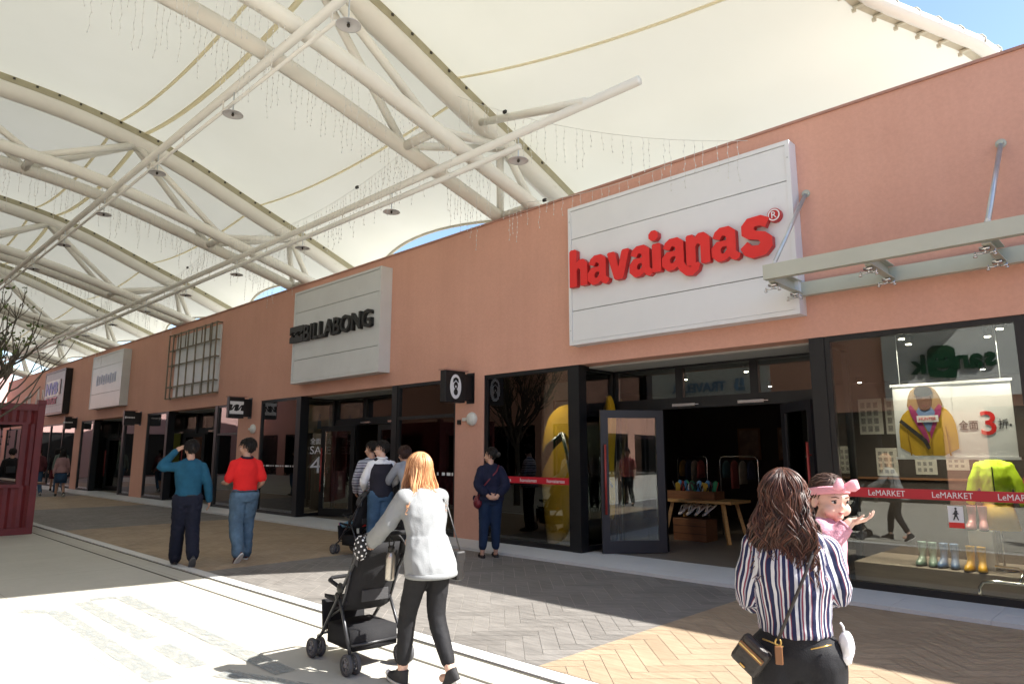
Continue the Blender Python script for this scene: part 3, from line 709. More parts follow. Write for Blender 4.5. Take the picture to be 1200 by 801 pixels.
# ------------------------------------------------------------------ tent roof
def interp(tab, x):
    if x <= tab[0][0]: return tab[0][1]
    for (a, u), (b_, v) in zip(tab[:-1], tab[1:]):
        if x <= b_: return u+(v-u)*(x-a)/(b_-a)
    return tab[-1][1]
UPH = [(.5,9.72),(1.2,9.70),(3.3,9.6),(4.7,9.37),(5.85,9.1),(6.8,8.73),(7.5,8.45),(8.8,7.97),(9.4,7.76),(10.8,7.2),(12,6.7),(13.5,6.0)]
LOH = [(.5,8.05),(1.2,8.03),(2.9,7.89),(4,7.77),(5.3,7.48),(6.2,7.23),(7.6,6.86),(9.25,6.41),(10.5,6.0),(12,5.4)]
YC = .5
def smooth_tab(tab):
    ys = np.array([p[0] for p in tab]); zs = np.array([p[1] for p in tab]); Y_ = np.linspace(ys[0],ys[-1],120); Z_ = np.interp(Y_,ys,zs)
    for _ in range(40): Z_[1:-1] = (Z_[:-2]+2*Z_[1:-1]+Z_[2:])/4
    return [(float(a),float(b_)) for a, b_ in zip(Y_,Z_)]
UPT = smooth_tab(UPH); LOT = smooth_tab(LOH)
def ztop(y): return interp(UPT, YC+abs(y-YC))
def zlow(y): return interp(LOT, YC+abs(y-YC))
YE = 11.6                          # where trusses end beyond the parapet
TX = [-8.9,-17.3,-25.55,-33.8,-42.0,-50.2]
ORD = ['first','second','third','fourth','fifth','sixth']
def make_truss(x, i):
    t = thing('roof_truss', '%s arched white tubular steel truss in from the open edge of the tent roof' % ORD[i], 'truss', (x,0,0), group='arched trusses under the tent roof')
    ys = [YC-(YE-YC)+2*(YE-YC)*k/48 for k in range(49)]
    m = MB(); m.smooth = True; m.tube([(0,y,ztop(y)-.24) for y in ys], .215, 18); obj('top_chord', m, M_STEEL, t)
    for s in (-1,1):
        m = MB(); m.smooth = True; m.tube([(s*.47,y,zlow(y)) for y in ys if abs(y-YC) < 10.4], .135, 14); obj('bottom_chord', m, M_STEEL, t)
    m = MB()
    for a, b_ in zip(ys[:-1], ys[1:]):
        m.bar((.20,a,ztop(a)-.06),(.20,b_,ztop(b_)-.06), .012, .20, up=(0,0,1))
    m2_ = MB()
    for a, b_ in zip(ys[:-1], ys[1:]): m2_.bar((-.20,a,ztop(a)-.06),(-.20,b_,ztop(b_)-.06), .012, .20, up=(0,0,1))
    obj('clamp_rail', m2_, mat('khaki_clamp_rail',(.36,.33,.22),.6,var=.1), t)
    obj('clamp_rail', m, mat('khaki_clamp_rail',(.36,.33,.22),.6,var=.1), t)
    m = MB(); y = -9.
    while y < 10:
        for s in (-1,1):
            z = ztop(y)-.045; m.box(s*.212-.012,s*.212+.012,y-.022,y+.022,z-.03,z+.015)
        y += .42
    obj('clamp_bolt', m, M_SCREW, t)
    bot = [9.35,6.9,2.8,-1.3,-5.4]; top = [8.95,4.85,.75,-3.35,-7.45]
    for b_ in bot:
        for tp in top:
            if abs(tp-b_) > 2.2: continue
            for s in (-1,1):
                m = MB(); m.smooth = True
                m.tube([(s*.44,b_,zlow(b_)+.02),(s*.06,tp,ztop(tp)-.34)], .075, 10); obj('brace', m, M_STEEL, t)
        m = MB(); m.smooth = True; m.tube([(-.45,b_,zlow(b_)),(.45,b_,zlow(b_))], .085, 10); obj('cross_tie', m, M_STEEL, t)
    return t
for i, x in enumerate(TX): make_truss(x, i)

def membrane_mat(name, c0, c1):
    m, nt, b = new_mat(name); nt.nodes.remove(b); L = nt.links.new; out = nt.nodes['Material Output']
    tc = nd(nt,'ShaderNodeTexCoord')
    n = nd(nt,'ShaderNodeTexNoise', Scale=.5, Detail=5.); L(tc.outputs['Object'], n.inputs['Vector'])
    r = nd(nt,'ShaderNodeValToRGB'); r.color_ramp.elements[0].color = rgba(c0); r.color_ramp.elements[1].color = rgba(c1); r.color_ramp.elements[0].position = .3; r.color_ramp.elements[1].position = .7
    L(n.outputs['Fac'], r.inputs['Fac'])
    d = nd(nt,'ShaderNodeBsdfDiffuse'); L(r.outputs['Color'], d.inputs['Color'])
    t = nd(nt,'ShaderNodeBsdfTranslucent'); L(r.outputs['Color'], t.inputs['Color'])
    mx = nd(nt,'ShaderNodeMixShader'); mx.inputs[0].default_value = TRANS
    L(d.outputs[0], mx.inputs[1]); L(t.outputs[0], mx.inputs[2]); L(mx.outputs[0], out.inputs['Surface'])
    return m
TRANS = .145
M_TENT = membrane_mat('coated_tent_fabric', (.655,.66,.58), (.69,.695,.62))
TRANS = .6
M_SEAMT = membrane_mat('fabric_seam', (.96,.90,.73), (.97,.92,.77))
TRANS = .145
M_EDGE = mat('edge_webbing', (.50,.47,.36), .7, var=.1)
XE = [(0.,-2.6),(6.3,-2.75),(8.3,-2.95),(9.5,-2.5),(10.8,-1.5),(12.2,-.95)]
def xedge(y): return interp(XE, abs(y-YC)+YC)
def bay(xl, xr, label, edge=False, sag=.42, inset=1.42):
    t = thing('tent_roof', label, 'tent roof', ((xl+(xr if not edge else -2.4))/2,0,0), group='fabric bays of the tent roof')
    ox = t.location.x; NU, NV = 18, 60
    def P(u, v):                     # u across the bay, v from the far wall side to the near one, -1..1
        ye = 11.9 if not edge else 12.0
        y = YC+v*(ye-YC) - math.copysign(1,v)*abs(v)**7*inset*math.sin(PI*u)**.8*(1. if not edge else .25)
        x = xl+(( xr if not edge else xedge(y))-xl)*u
        s = sag*4*u*(1-u)*(1. if not edge else .6)
        return V(x-ox, y, ztop(y)+.03-s*(1-.55*abs(v)**3))
    m = MB(); m.smooth = True
    vs = [P(i/NU, -1+2*j/NV) for j in range(NV+1) for i in range(NU+1)]
    m.add(vs, [(j*(NU+1)+i, j*(NU+1)+i+1, (j+1)*(NU+1)+i+1, (j+1)*(NU+1)+i) for j in range(NV) for i in range(NU)])
    obj('membrane', m, M_TENT, t, fixn=False)
    for v, w in ((-.62,.035),(-.32,.035),(-.0,.035),(.345,.035),(.395,.055),(.655,.035)):
        if edge and v in (.345,.395): continue
        q = MB(); q.smooth = True
        vs = []; k = 24
        for i in range(k+1):
            p = P(i/k, v+(.09*i/k-.04 if edge and v > .5 else 0)); vs += [V(p.x,p.y-w,p.z-.012), V(p.x,p.y+w,p.z-.012), V(p.x,p.y+w,p.z-.004), V(p.x,p.y-w,p.z-.004)]
        q.loft([vs[4*i:4*i+4] for i in range(k+1)]); obj('seam', q, M_SEAMT, t)
    for s in (-1,1):
        q = MB(); q.smooth = True; q.tube([P(i/20, s*1.) for i in range(21)], .045, 8); obj('edge_cable', q, M_EDGE, t)
    if edge:
        n = 90; pts = [P(1, -1+2*i/n) for i in range(n+1)]
        q = MB(); q.smooth = True; q.tube([p+V(.17,0,.02) for p in pts], .10, 12); obj('edge_tube', q, M_STEEL, t)
        q = MB(); q.loft([[p+V(-.04,0,.012),p+V(.075,0,.012),p+V(.075,0,-.012),p+V(-.04,0,-.012)] for p in pts]); obj('clamp_rail', q, M_EDGE, t)
        q = MB()
        L = 0; last = pts[0]
        for a in pts[1:]:
            L += (a-last).length; last = a
            if L > .20:
                L = 0
                q.box(a.x-.03,a.x+.20,a.y-.028,a.y+.028,a.z-.055,a.z-.03); q.box(a.x-.05,a.x-.0,a.y-.02,a.y+.02,a.z-.10,a.z-.055)
                q.tube([a+V(.17+.12*math.cos(w_),0,.02+.12*math.sin(w_)) for w_ in [PI*1.1*k/6-.3 for k in range(7)]], .010, 6)
        obj('lacing', q, M_EDGE, t)
    return t
bay(TX[0], 0, 'cream fabric roof bay ending in the laced open edge against the sky', edge=True)
for i in range(5):
    bay(TX[i+1], TX[i], 'cream fabric roof bay stretched between the %s and %s trusses' % (ORD[i], ORD[i+1]))

# long service tubes under the trusses with their pendant lamps
def service_tube(label, y, z, x_end, r, strut=False, cr=.03, cz=-.25):
    t = thing('service_tube', label, 'tube', (x_end,y,z), group='service tubes running along the tent roof')
    L = x_end+51
    m = MB(); m.smooth = True; m.tube([(0,0,0),(-L/2,0,0),(-L,0,0)], r, 12); obj('pipe', m, M_STEEL, t)
    m = MB(); m.smooth = True; m.tube([(-2.2,0,cz),(-L,0,cz)], cr, 10); obj('conduit', m, M_STEEL, t)
    x = -2.3
    while x > -L: m = MB(); m.tube([(x,0,cz),(x,0,-.02)], .010, 6); obj('hanger', m, M_STEEL, t); x -= 1.65
    if strut:
        m = MB(); m.smooth = True; m.tube([(-.9,-.02,.02),(TX[0]-x_end,1.0,ztop(8.3)-.3-z)], .07, 10); obj('strut', m, M_STEEL, t)
    return t
service_tube('white service tube nearer the shop wall with its cut end in view', 7.3, 6.6, -4.66, .066, True, .05, -.22)
service_tube('white service tube high over the middle of the walk', 4.2, 7.4, -5.0, .066)
M_LAMPIN = mat('lamp_reflector', (.60,.60,.60), .35, var=.03)
PLACE = ['nearest the cut end of its tube','second along from the cut end','third along','fourth along','fifth along','sixth along','seventh along','eighth along','ninth along','tenth along']
lamp0 = None
for ti, (y, z, nm) in enumerate(((7.3,6.6,'the tube nearer the wall'),(4.2,7.4,'the middle tube'))):
    for k in range(10):
        lab = 'disc pendant lamp, %s, on %s' % (PLACE[k], nm)
        x = -6.9-3.3*k
        if lamp0 is None:
            lamp0 = thing('pendant_lamp', lab, 'lamp', (x,y,z), group='disc pendant lamps under the roof')
            m = MB(); m.tube([(0,0,-.06),(0,0,-.40)], .010, 6); obj('rod', m, M_GALV, lamp0)
            m = MB(); m.smooth = True; m.lathe([(.02,-.39),(.05,-.40),(.15,-.435),(.16,-.448),(.15,-.444),(.06,-.42),(.02,-.412)],24,caps=False); obj('shade', m, M_LAMPIN, lamp0)
            m = MB(); m.smooth = True; m.ell((0,0,-.45),(.022,.022,.028)); obj('bulb', m, M_SCREW, lamp0)
        else:
            c = copy_tree(lamp0); c.location = (x,y,z); tag(c, lab, 'lamp', 'disc pendant lamps under the roof')

# icicle light strings
M_ICE = mat('light_string_wire', (.62,.62,.58), .5)
rs = random.Random(21)
def icicles(label, p0, p1, sag, step, lo, hi, skip=0.):
    t = thing('icicle_light_string', label, 'light string', p0, group='icicle light strings under the roof')
    p0 = Vector(p0); p1 = Vector(p1); L = (p1-p0).length; n = max(4,int(L/.5))
    f = lambda u: (p1-p0)*u - V(0,0,sag*4*u*(1-u))
    m = MB(); m.tube([f(i/n) for i in range(n+1)], .004, 4); obj('cable', m, M_ICE, t)
    m = MB(); k = int(L/step)
    for i in range(k):
        if rs.random() < skip: continue
        a = f((i+rs.random()*.6)/k); h = rs.uniform(lo,hi); pts = []; q = max(3,int(h/.09))
        for j in range(q+1): pts.append(a+V(rs.uniform(-.016,.016)*(j > 0), rs.uniform(-.016,.016)*(j > 0), -h*j/q))
        m.tube(pts, .0026, 3, caps=False)
        for p in pts[1:]:
            m.box(p.x-.005,p.x+.005,p.y-.005,p.y+.005,p.z-.012,p.z+.012)
    o = obj('drops', m, M_ICE, t, fixn=False); o['kind'] = 'stuff'
    k = MB(); c = f(.2); k.box(c.x-.035,c.x+.035,c.y-.02,c.y+.02,c.z-.02,c.z+.03); obj('plug', k, M_BLACK, t)
    return t
icicles('icicle light string slung from the first truss to the red lettered sign', (-8.7,7.6,8.05), (-3.9,8.85,6.02), .25, .17, .25,.85)
icicles('icicle light string slung across the bay behind the red lettered sign', (-8.5,9.0,6.35), (-5.2,8.95,6.1), .12, .2, .2,.6)
for i, x in enumerate(TX[:4]):
    for s, nm in ((-1,'far'),(1,'near')):
        icicles('icicle light string hanging along the %s bottom chord of the %s truss' % (nm, ORD[i]), (x+s*.47+.02*s,-2.2,zlow(-2.2)-.15), (x+s*.47+.02*s,8.9,zlow(8.9)-.15), -.78, .085+.02*i, .25,1.0, .1)
for i in range(4):
    icicles('icicle light string slung across the bay just behind the %s truss' % ORD[i], (TX[i]-.6,7.0,zlow(7.0)), (TX[i+1]+.6,7.0,zlow(7.0)), .4, .10, .3,1.0, .1)
# ------------------------------------------------------------------ red container kiosk
M_CONT = mat('container_red_paint', (.155,.018,.02), .5, var=.2, scale=2.5, dirt=((.30,.10,.09),5.,.66), bump=.05)
M_INSIDE = mat('container_inside', (.10,.03,.03), .7)
kc = thing('container_kiosk', 'dark red corrugated shipping container kiosk with a square window opening', 'container', (-17.45,2.38,0))
def corr(mb, a0, a1, z0, z1, pos, axis, dep=.035, pitch=.26, thick=.006):
    """trapezoid sheet between a0..a1; axis 'y' = the sheet faces x"""
    pts = []; a = a0; k = 0
    while a < a1-1e-6:
        for da, d in ((0,0),(.07,0),(.13,dep),(.20,dep)):
            if a+da <= a1: pts.append((a+da,d))
        a += pitch
    pts.append((a1,0))
    n = len(pts); vs = []
    for (u, d) in pts:
        for z in (z0,z1):
            for t in (0,thick):
                vs.append(V(pos-d-t,u,z) if axis == 'y' else V(u,pos-d-t,z))
    fs = []
    for i in range(n-1):
        A = 4*i; B = A+4
        fs += [(A,B,B+2,A+2),(A+1,A+3,B+3,B+1),(A,A+1,B+1,B),(A+2,B+2,B+3,A+3)]
    fs += [(0,2,3,1),(4*n-4,4*n-3,4*n-1,4*n-2)]
    mb.add(vs, fs)
W2 = 1.26
k = MB(); corr(k,-W2+.13,W2-.13,.14,1.0,-.03,'y'); corr(k,-W2+.13,W2-.13,2.28,2.56,-.03,'y'); corr(k,.92,W2-.13,1.0,2.28,-.03,'y'); obj('end_panel', k, M_CONT, kc)
k = MB()
for y in (-W2,W2-.13): k.box(-.13,0,y,y+.13,0,2.7,bev=.008)
k.box(-.12,-.004,-W2+.13,W2-.13,0,.14); k.box(-.12,-.004,-W2+.13,W2-.13,2.56,2.7)
obj('end_frame', k, M_CONT, kc)
k = MB()
for z0, z1 in ((.96,1.03),(2.25,2.31)): k.box(-.075,.012,-1.0,.95,z0,z1)
k.box(-.075,.012,.88,.95,1.03,2.25); k.box(-.075,.012,-1.0,-.93,1.03,2.25); obj('window_frame', k, M_CONT, kc)
k = MB(); k.box(-6.1,-.131,-W2,-W2+.04,0,2.66); k.box(-6.1,-.131,W2-.04,W2,0,.98); k.box(-6.1,-.131,W2-.04,W2,2.3,2.66); k.box(-.9,-.131,W2-.04,W2,.98,2.3); k.box(-6.1,-5.6,W2-.04,W2,.98,2.3); k.box(-6.14,-6.101,-W2,W2,0,.9); k.box(-6.14,-6.101,-W2,W2,2.3,2.66)
obj('side_wall', k, M_CONT, kc)
k = MB(); k.box(-6.14,-.131,-W2,W2,2.661,2.7); obj('roof', k, M_CONT, kc)
k = MB(); k.box(-6.1,-.131,-W2+.041,W2-.041,.0,.09); obj('floor_deck', k, M_INSIDE, kc)
k = MB(); k.box(-5.4,-.95,W2+.001,W2+.35,.98,1.02); obj('counter', k, M_DKWOOD, kc)
for yc in (-W2+.065,W2-.065):
    k = MB(); k.box(-.135,.006,yc-.075,yc+.075,2.701,2.79); obj('corner_casting', k, M_CONT, kc)
for i in range(11):
    k = MB(); k.smooth = True; y = -.8+i*.165; pts = [(-.9-.1*(i % 3),y+.008*math.sin(j*1.7+i),2.5-j*.16) for j in range(5+(i*3) % 5)]
    k.tube(pts,.006,4)
    for p in pts[1:]: k.ell(p,(.022,.022,.03),None,6,4)
    obj('bead_strand', k, mat('dark_beads',(.05,.045,.04),.5,var=.4), kc)

# ------------------------------------------------------------------ bare tree with a few buds
M_BARK = mat('grey_brown_bark', (.105,.085,.06), .9, var=.3, scale=8, bump=.3)
M_LEAF = mat_island('young_leaf', (.055,.085,.022), (.12,.15,.04), .6)
tr = thing('bare_tree', 'bare branched tree with small olive buds in front of the red container', 'tree', (-15.75,1.75,0))
rt = random.Random(11)
trk = MB(); trk.smooth = True; brn = MB(); brn.smooth = True; lf = MB()
trk.tube([(0,0,0),(.02,.03,.6),(.05,.02,1.2),(.04,.06,2.15)],[.12,.10,.09,.085],12)
def grow(p, d, r, L, lev):
    n = 5; pts = [p]; rr = [r]; q = p.copy(); dd = d.copy()
    for i in range(n):
        dd = (dd+V(rt.uniform(-.18,.18),rt.uniform(-.18,.18),.15+rt.uniform(-.10,.14))).normalized()
        q = q+dd*(L/n); pts.append(q.copy()); rr.append(r*(1-.62*(i+1)/n)+.0025)
    (trk if lev == 0 else brn).tube(pts, rr, 7 if lev == 0 else 5)
    if lev >= 3 or L < .22:
        for _ in range(rt.choice((0,1,1,2,3))):
            c = q+V(rt.uniform(-.03,.03),rt.uniform(-.03,.03),rt.uniform(-.02,.05)); a = V(rt.uniform(-1,1),rt.uniform(-1,1),rt.uniform(0,1.4)).normalized(); s_ = a.orthogonal().normalized()
            l = rt.uniform(.05,.11); w = l*.3; lf.add([c,c+a*l*.5+s_*w,c+a*l,c+a*l*.5-s_*w],[(0,1,2,3)])
        return
    for i in range(rt.choice((3,4,4,5)) if lev < 2 else rt.choice((2,3,3))):
        j = rt.randint(2,n); b_ = (pts[j]-pts[j-1]).normalized(); o = V(rt.uniform(-1,1),rt.uniform(-1,1),rt.uniform(-.2,.7)).normalized()
        grow(pts[j], (b_*.75+o*.75).normalized(), rr[j]*.78, L*rt.uniform(.5,.78), lev+1)
base = V(.04,.06,2.13)
for a in (15,55,80,105,140,200,265,320):
    grow(base+V(0,0,rt.uniform(-.35,.02)), V(math.cos(R(a))*.72,math.sin(R(a))*.72,rt.uniform(.8,1.35)).normalized(), .062, rt.uniform(1.25,1.7), 0)
grow(V(.04,.04,1.75), V(.35,.93,.5).normalized(), .032, 1.75, 1)

obj('trunk', trk, M_BARK, tr); obj('branches', brn, M_BARK, tr); obj('leaves', lf, M_LEAF, tr, fixn=False)

# ------------------------------------------------------------------ goods and fittings in the flip-flop shop
M_YEL = mat('yellow_foam', (.62,.36,.012), .45, var=.06, scale=2)
M_GREENSTRAP = mat('bottle_green_rubber', (.015,.045,.03), .35, var=.1)
FLO = [(-.10,0),(.12,0),(.30,.12),(.37,.40),(.34,.75),(.30,1.15),(.36,1.6),(.46,1.95),(.46,2.25),(.34,2.48),(.10,2.56),(-.16,2.50),(-.34,2.28),(-.40,1.95),(-.36,1.55),(-.32,1.15),(-.36,.75),(-.36,.38),(-.28,.12)]
def rounded(poly, it=2):
    p = [V(a[0],a[1],0) for a in poly]
    for _ in range(it):
        q = []
        for a, b_ in zip(p, p[1:]+p[:1]): q += [a*.75+b_*.25, a*.25+b_*.75]
        p = q
    return [(a.x,a.y) for a in p]
def flipflop(label, loc, rz, tilt, mirror=1):
    t = thing('giant_flip_flop', label, 'display prop', loc, R(rz), 'giant yellow flip-flops in the shop window')
    Mt = Matrix.Rotation(R(tilt),4,'Y')
    ol = rounded([(x*mirror,z) for x, z in FLO][::mirror])
    k = MB(); k.prism(ol,-.03,.07,(),Mt); obj('sole', k, M_YEL, t)
    k = MB(); k.prism([(x*.93,.09+z*.93) for x, z in ol],-.036,-.0305,(),Mt); obj('footbed', k, M_YEL, t)
    k = MB(); k.smooth = True
    for s in (-1,1):
        pts = [(.02,-.04,1.98),(.02,-.16,1.96),(s*.16,-.24,1.72),(s*.30,-.22,1.3),(s*.37,-.12,.95),(s*.36,-.0,.80)]
        pts = [Mt @ V(*p) for p in pts]; k.tube(pts,[(.03,.03),(.07,.03),(.085,.022),(.075,.02),(.05,.02),(.035,.02)],10)
    obj('strap', k, M_GREENSTRAP, t)
    k = MB(); k.smooth = True
    for s in (-1,1):
        pts = [(.02+s*.01,-.19,2.02),(s*.19,-.27,1.76),(s*.345,-.245,1.3),(s*.40,-.13,.95)]; k.tube([Mt @ V(*p) for p in pts],.012,6)
    obj('strap_piping', k, M_WHITEFILM, t)
    return t
flipflop('giant yellow flip-flop with green strap standing beside the window corner', (-8.45,9.7,.05), 20, 10)
flipflop('giant yellow flip-flop mostly hidden behind the black corner post', (-7.62,10.15,.3), -14, 2, -1)
dr = thing('display_rail', 'black wire display rack in front of the grey backdrop', 'rack', (-9.0,10.9,.05))
for x in (-.28,.28):
    k = MB(); k.box(x-.015,x+.015,-.015,.015,0,2.7); obj('upright', k, M_BLACK, dr)
for z in (1.2,1.95,2.68):
    k = MB(); k.box(-.265,.265,-.012,.012,z-.012,z+.012); obj('rung', k, M_BLACK, dr)
sh = thing('window_shelf', 'thin white shelf rail crossing the flip-flop window', 'shelf', (-8.9,9.9,1.5))
k = MB(); k.box(-.55,.3,-.02,.02,0,.03); obj('rail', k, M_WHITEFILM, sh); k = MB(); k.box(-.54,-.5,-.015,.015,-1.45,-.001); obj('post', k, M_WHITEFILM, sh)
# table with sandals under it
tb = thing('display_table', 'pine trestle table inside the open shop entrance', 'table', (-6.6,12.1,.05))
k = MB(); k.box(-.75,.75,-.4,.4,.70,.75,bev=.006); obj('table_top', k, M_WOOD, tb)
for sx_ in (-1,1):
    for sy in (-1,1):
        k = MB(); k.bar((sx_*.66,sy*.36,0),(sx_*.52,sy*.26,.70),.06); obj('leg', k, M_WOOD, tb)
cr = thing('wooden_crate', 'brown wooden crate under the pine trestle table', 'crate', (-6.75,12.0,.05))
k = MB(); k.box(-.34,.34,-.22,.22,0,.40,bev=.006); obj('crate_body', k, M_DKWOOD, cr)
for z in (.13,.27):
    k = MB(); k.box(-.345,.345,-.226,-.221,z,z+.008); obj('board_gap', k, M_BLACK, cr)
M_SANDAL = mat('white_sandal', (.62,.60,.58), .5, var=.05)
SOL = rounded([(-.035,0),(.035,0),(.045,.1),(.035,.16),(.05,.22),(.04,.27),(0,.285),(-.04,.27),(-.045,.2),(-.035,.12)])
def sandal(label, loc, rz, m, mst, grp):
    t = thing('sandal', label, 'sandal', loc, R(rz), grp)
    k = MB(); k.prism(SOL,-.02,0,(),Matrix.Rotation(-PI/2,4,'X') @ Matrix.Scale(-1,4,(0,0,1)) if False else Matrix(((1,0,0,0),(0,0,1,0),(0,-1,0,.0),(0,0,0,1)))); obj('sole', k, m, t)
    k = MB(); k.smooth = True
    for s in (-1,1): k.tube([(0,.215,.02),(0,.20,.05),(s*.03,.14,.06),(s*.045,.08,.02)],.011,6)
    obj('strap', k, mst, t); return t
for i in range(4):
    so_ = sandal('white sandal propped on the crate, %s from the door side' % ('first','second','third','last')[i], (-7.0+.165*i,11.86,.50), -24-8*i, M_SANDAL, M_OFFWHITE, 'sandals on the crate'); so_.rotation_euler[0] = R(38); so_.scale = (1.25,)*3
tt = thing('shoe_trough', 'wooden trough full of mixed sandals on the pine table', 'display tray', (-6.75,12.15,.802))
k = MB(); k.box(-.55,.45,-.2,.2,0,.02); k.box(-.55,.45,-.2,-.18,.021,.15); k.box(-.55,.45,.18,.2,.021,.15); k.box(-.55,-.53,-.179,.179,.021,.15); k.box(.43,.45,-.179,.179,.021,.15); obj('tray', k, M_DKWOOD, tt)
rr_ = random.Random(5); cols = [(.55,.55,.55),(.4,.06,.05),(.05,.2,.4),(.5,.35,.05),(.05,.05,.05),(.05,.3,.15)]
for i in range(22):
    x = -6.75-.46+.82*rr_.random(); y = 12.15-.1+.2*rr_.random(); c = cols[i % 6]
    o = sandal('sandal standing upright in the wooden trough on the table', (x,y,.835+.02*(i % 3)), rr_.uniform(0,360), mat('sandal_tone_%s' % 'abcdef'[i % 6],c,.5), M_BLACKLET, 'sandals in the trough'); o.rotation_euler = (R(70),0,o.rotation_euler[2])
def rack(label, x, y, h, w, cols, n=7):
    t = thing('garment_rack', label, 'clothes rack', (x,y,.05))
    k = MB(); k.smooth = True; k.tube([(-w/2,0,0),(-w/2,0,h-.08),(-w/2+.03,0,h-.02),(-w/2+.1,0,h),(w/2-.1,0,h),(w/2-.03,0,h-.02),(w/2,0,h-.08),(w/2,0,0)],.014,8); obj('rail', k, M_CHROME, t)
    for i in range(n):
        xx = -w/2+.14+(w-.28)*i/(n-1); k = MB(); k.smooth = True
        k.loft([[V(xx+math.cos(a)*rx,math.sin(a)*ry,z) for a in [2*PI*j/10 for j in range(10)]] for z, rx, ry in ((h-.42-.3*((i*37) % 10)/10,.020,.15+.05*((i*53) % 10)/10),(h-.34,.026,.18),(h-.2,.024,.17),(h-.13,.022,.14),(h-.08,.012,.05))])
        g_ = thing('hanging_shirt', '%s shirt hanging on the rack, hanger %d from the left' % (cols[i % len(cols)][0], i+1), 'shirt', (x,y,.05), 0, 'shirts on the racks') if False else None
        o = obj('garment', k, mat('shirt_'+cols[i % len(cols)][0], cols[i % len(cols)][1], .8, var=.25, scale=9), t)
    return t
SHC = [('teal',(.015,.05,.055)),('coral',(.16,.03,.025)),('cream',(.16,.14,.11)),('navy',(.01,.015,.04)),('ochre',(.14,.085,.015))]
rack('chrome garment rack with coloured shirts behind the trestle table', -6.35, 13.1, 1.55, .8, SHC, 4)
rack('chrome garment rack left of the shirts at the back of the shop', -7.55, 13.4, 1.55, .7, SHC[::-1], 4)
rack('chrome garment rack deep inside the surf shop', -14.6, 13.0, 1.5, 1.6, SHC, 10)
rack('chrome garment rack inside the third shop', -24.0, 13.0, 1.5, 1.6, SHC[::-1], 10)
for i in range(4):
    t = thing('wall_picture', 'dim framed picture on the back wall of the shop, %s from the left' % ('first','second','third','last')[i], 'picture', (-7.9+1.05*i,16.98,1.9), 0, 'dim pictures on the back wall')
    k = MB(); k.box(-.3,.3,-.03,0,-.4,.4); obj('frame', k, M_DKWOOD, t); k = MB(); k.box(-.25,.25,-.036,-.031,-.35,.35); obj('print', k, mat('faded_print',(.18,.12,.09),.7,var=.5,scale=4), t)
M_SPOT = mat_emit('lit_spotlight', (1,.88,.66), 14.)
for i, (x, y) in enumerate(((-8.6,9.42),(-6.6,11.6),(-5.2,11.2),(-3.95,12.0),(-2.3,9.29),(-1.3,9.29),(-6.0,14.),(-4.4,14.5),(-2.2,13.6),(-15.5,11.6),(-13.2,12.2),(-11.9,9.75),(-24.5,12),(-22.5,11.5),(-18.0,9.32),(-2.35,9.8),(-1.5,9.8))):  # surfboard spot and the rear display pair are added to light the goods
    t = thing('ceiling_spotlight', 'small lit ceiling spotlight inside the shops, some added to light the goods', 'spotlight', (x,y,3.155), 0, 'lit ceiling spotlights in the shops')
    k = MB(); k.lathe([(.055,0),(.055,-.09),(.045,-.11)],14); obj('housing', k, M_BLACK, t)
    k = MB(); k.lathe([(.001,-.112),(.032,-.112),(.032,-.118),(.001,-.118)],12); obj('lamp', k, M_SPOT, t)
    if i in (0,4,5,9,11,14,15,16):
        pl_ = bpy.data.lights.new('spotlight_beam','SPOT'); pl_.energy = 38 if i in (4,5) else 70; pl_.spot_size = R(110); pl_.spot_blend = .6; pl_.color = (1,.86,.68); pl_.shadow_soft_size = .04
        po_ = bpy.data.objects.new('spotlight_beam', pl_); COL.objects.link(po_); po_.parent = t; po_.location = (0,0,-.13); po_.rotation_euler = (R(24),0,0)

# ------------------------------------------------------------------ display window on the right
M_POSTER = mat('poster_paper', (.82,.82,.81), .6, var=.03, scale=1)
ps = thing('hanging_poster', 'big white sale poster of a figure in a yellow raincoat hung in the display window', 'poster', (-1.9,9.5,1.6))
k = MB(); k.box(-.61,.61,0,.012,.0,.89); obj('sheet', k, M_POSTER, ps)
for z in (-.015,.875):
    k = MB(); k.box(-.63,.63,-.012,.018,z,z+.03); obj('batten', k, M_WHITEFILM, ps)
for x in (-.52,.52):
    k = MB(); k.tube([(x,.005,.9),(x,.005,1.545)],.004,5); obj('hanging_wire', k, M_GALV, ps)
def flat(name, pts, m, lift, parent=ps, th=.003):
    k = MB(); k.prism(pts,-lift-th,-lift); return obj(name, k, m, parent)
M_RAIN = mat('printed_raincoat', (.60,.36,.02), .6, var=.12, scale=7); M_RAIND = mat('printed_raincoat_fold', (.36,.20,.01), .6)
M_PSKIN = mat('printed_skin', (.10,.045,.028), .6); M_PDARK = mat('printed_dark', (.025,.022,.022), .6); M_PVIOL = mat('printed_magenta', (.34,.03,.13), .6); M_PBLUE = mat('printed_blue', (.16,.24,.42), .6)
flat('backdrop_print', [(-.6,.03),(.02,.03),(.02,.86),(-.6,.86)], mat('printed_pale_ground',(.80,.80,.80),.6), .0005)
flat('coat_print', rounded([(-.57,.03),(-.57,.42),(-.50,.56),(-.34,.64),(-.12,.64),(.0,.54),(.05,.36),(.05,.03)],1), M_RAIN, .004)
flat('hood_print', rounded([(-.47,.58),(-.43,.80),(-.34,.87),(-.20,.87),(-.12,.80),(-.06,.58),(-.26,.48)],1), mat('printed_hood',(.32,.20,.09),.6), .0075)
flat('lining_print', rounded([(-.46,.60),(-.40,.66),(-.26,.30),(-.24,.16),(-.30,.24)],1), M_PVIOL, .011); flat('lining_print', rounded([(-.07,.60),(-.13,.66),(-.23,.40),(-.235,.2),(-.20,.3)],1), M_PVIOL, .011)
flat('scarf_print', rounded([(-.39,.62),(-.14,.62),(-.22,.34),(-.25,.3),(-.28,.38)],1), M_PBLUE, .0115)
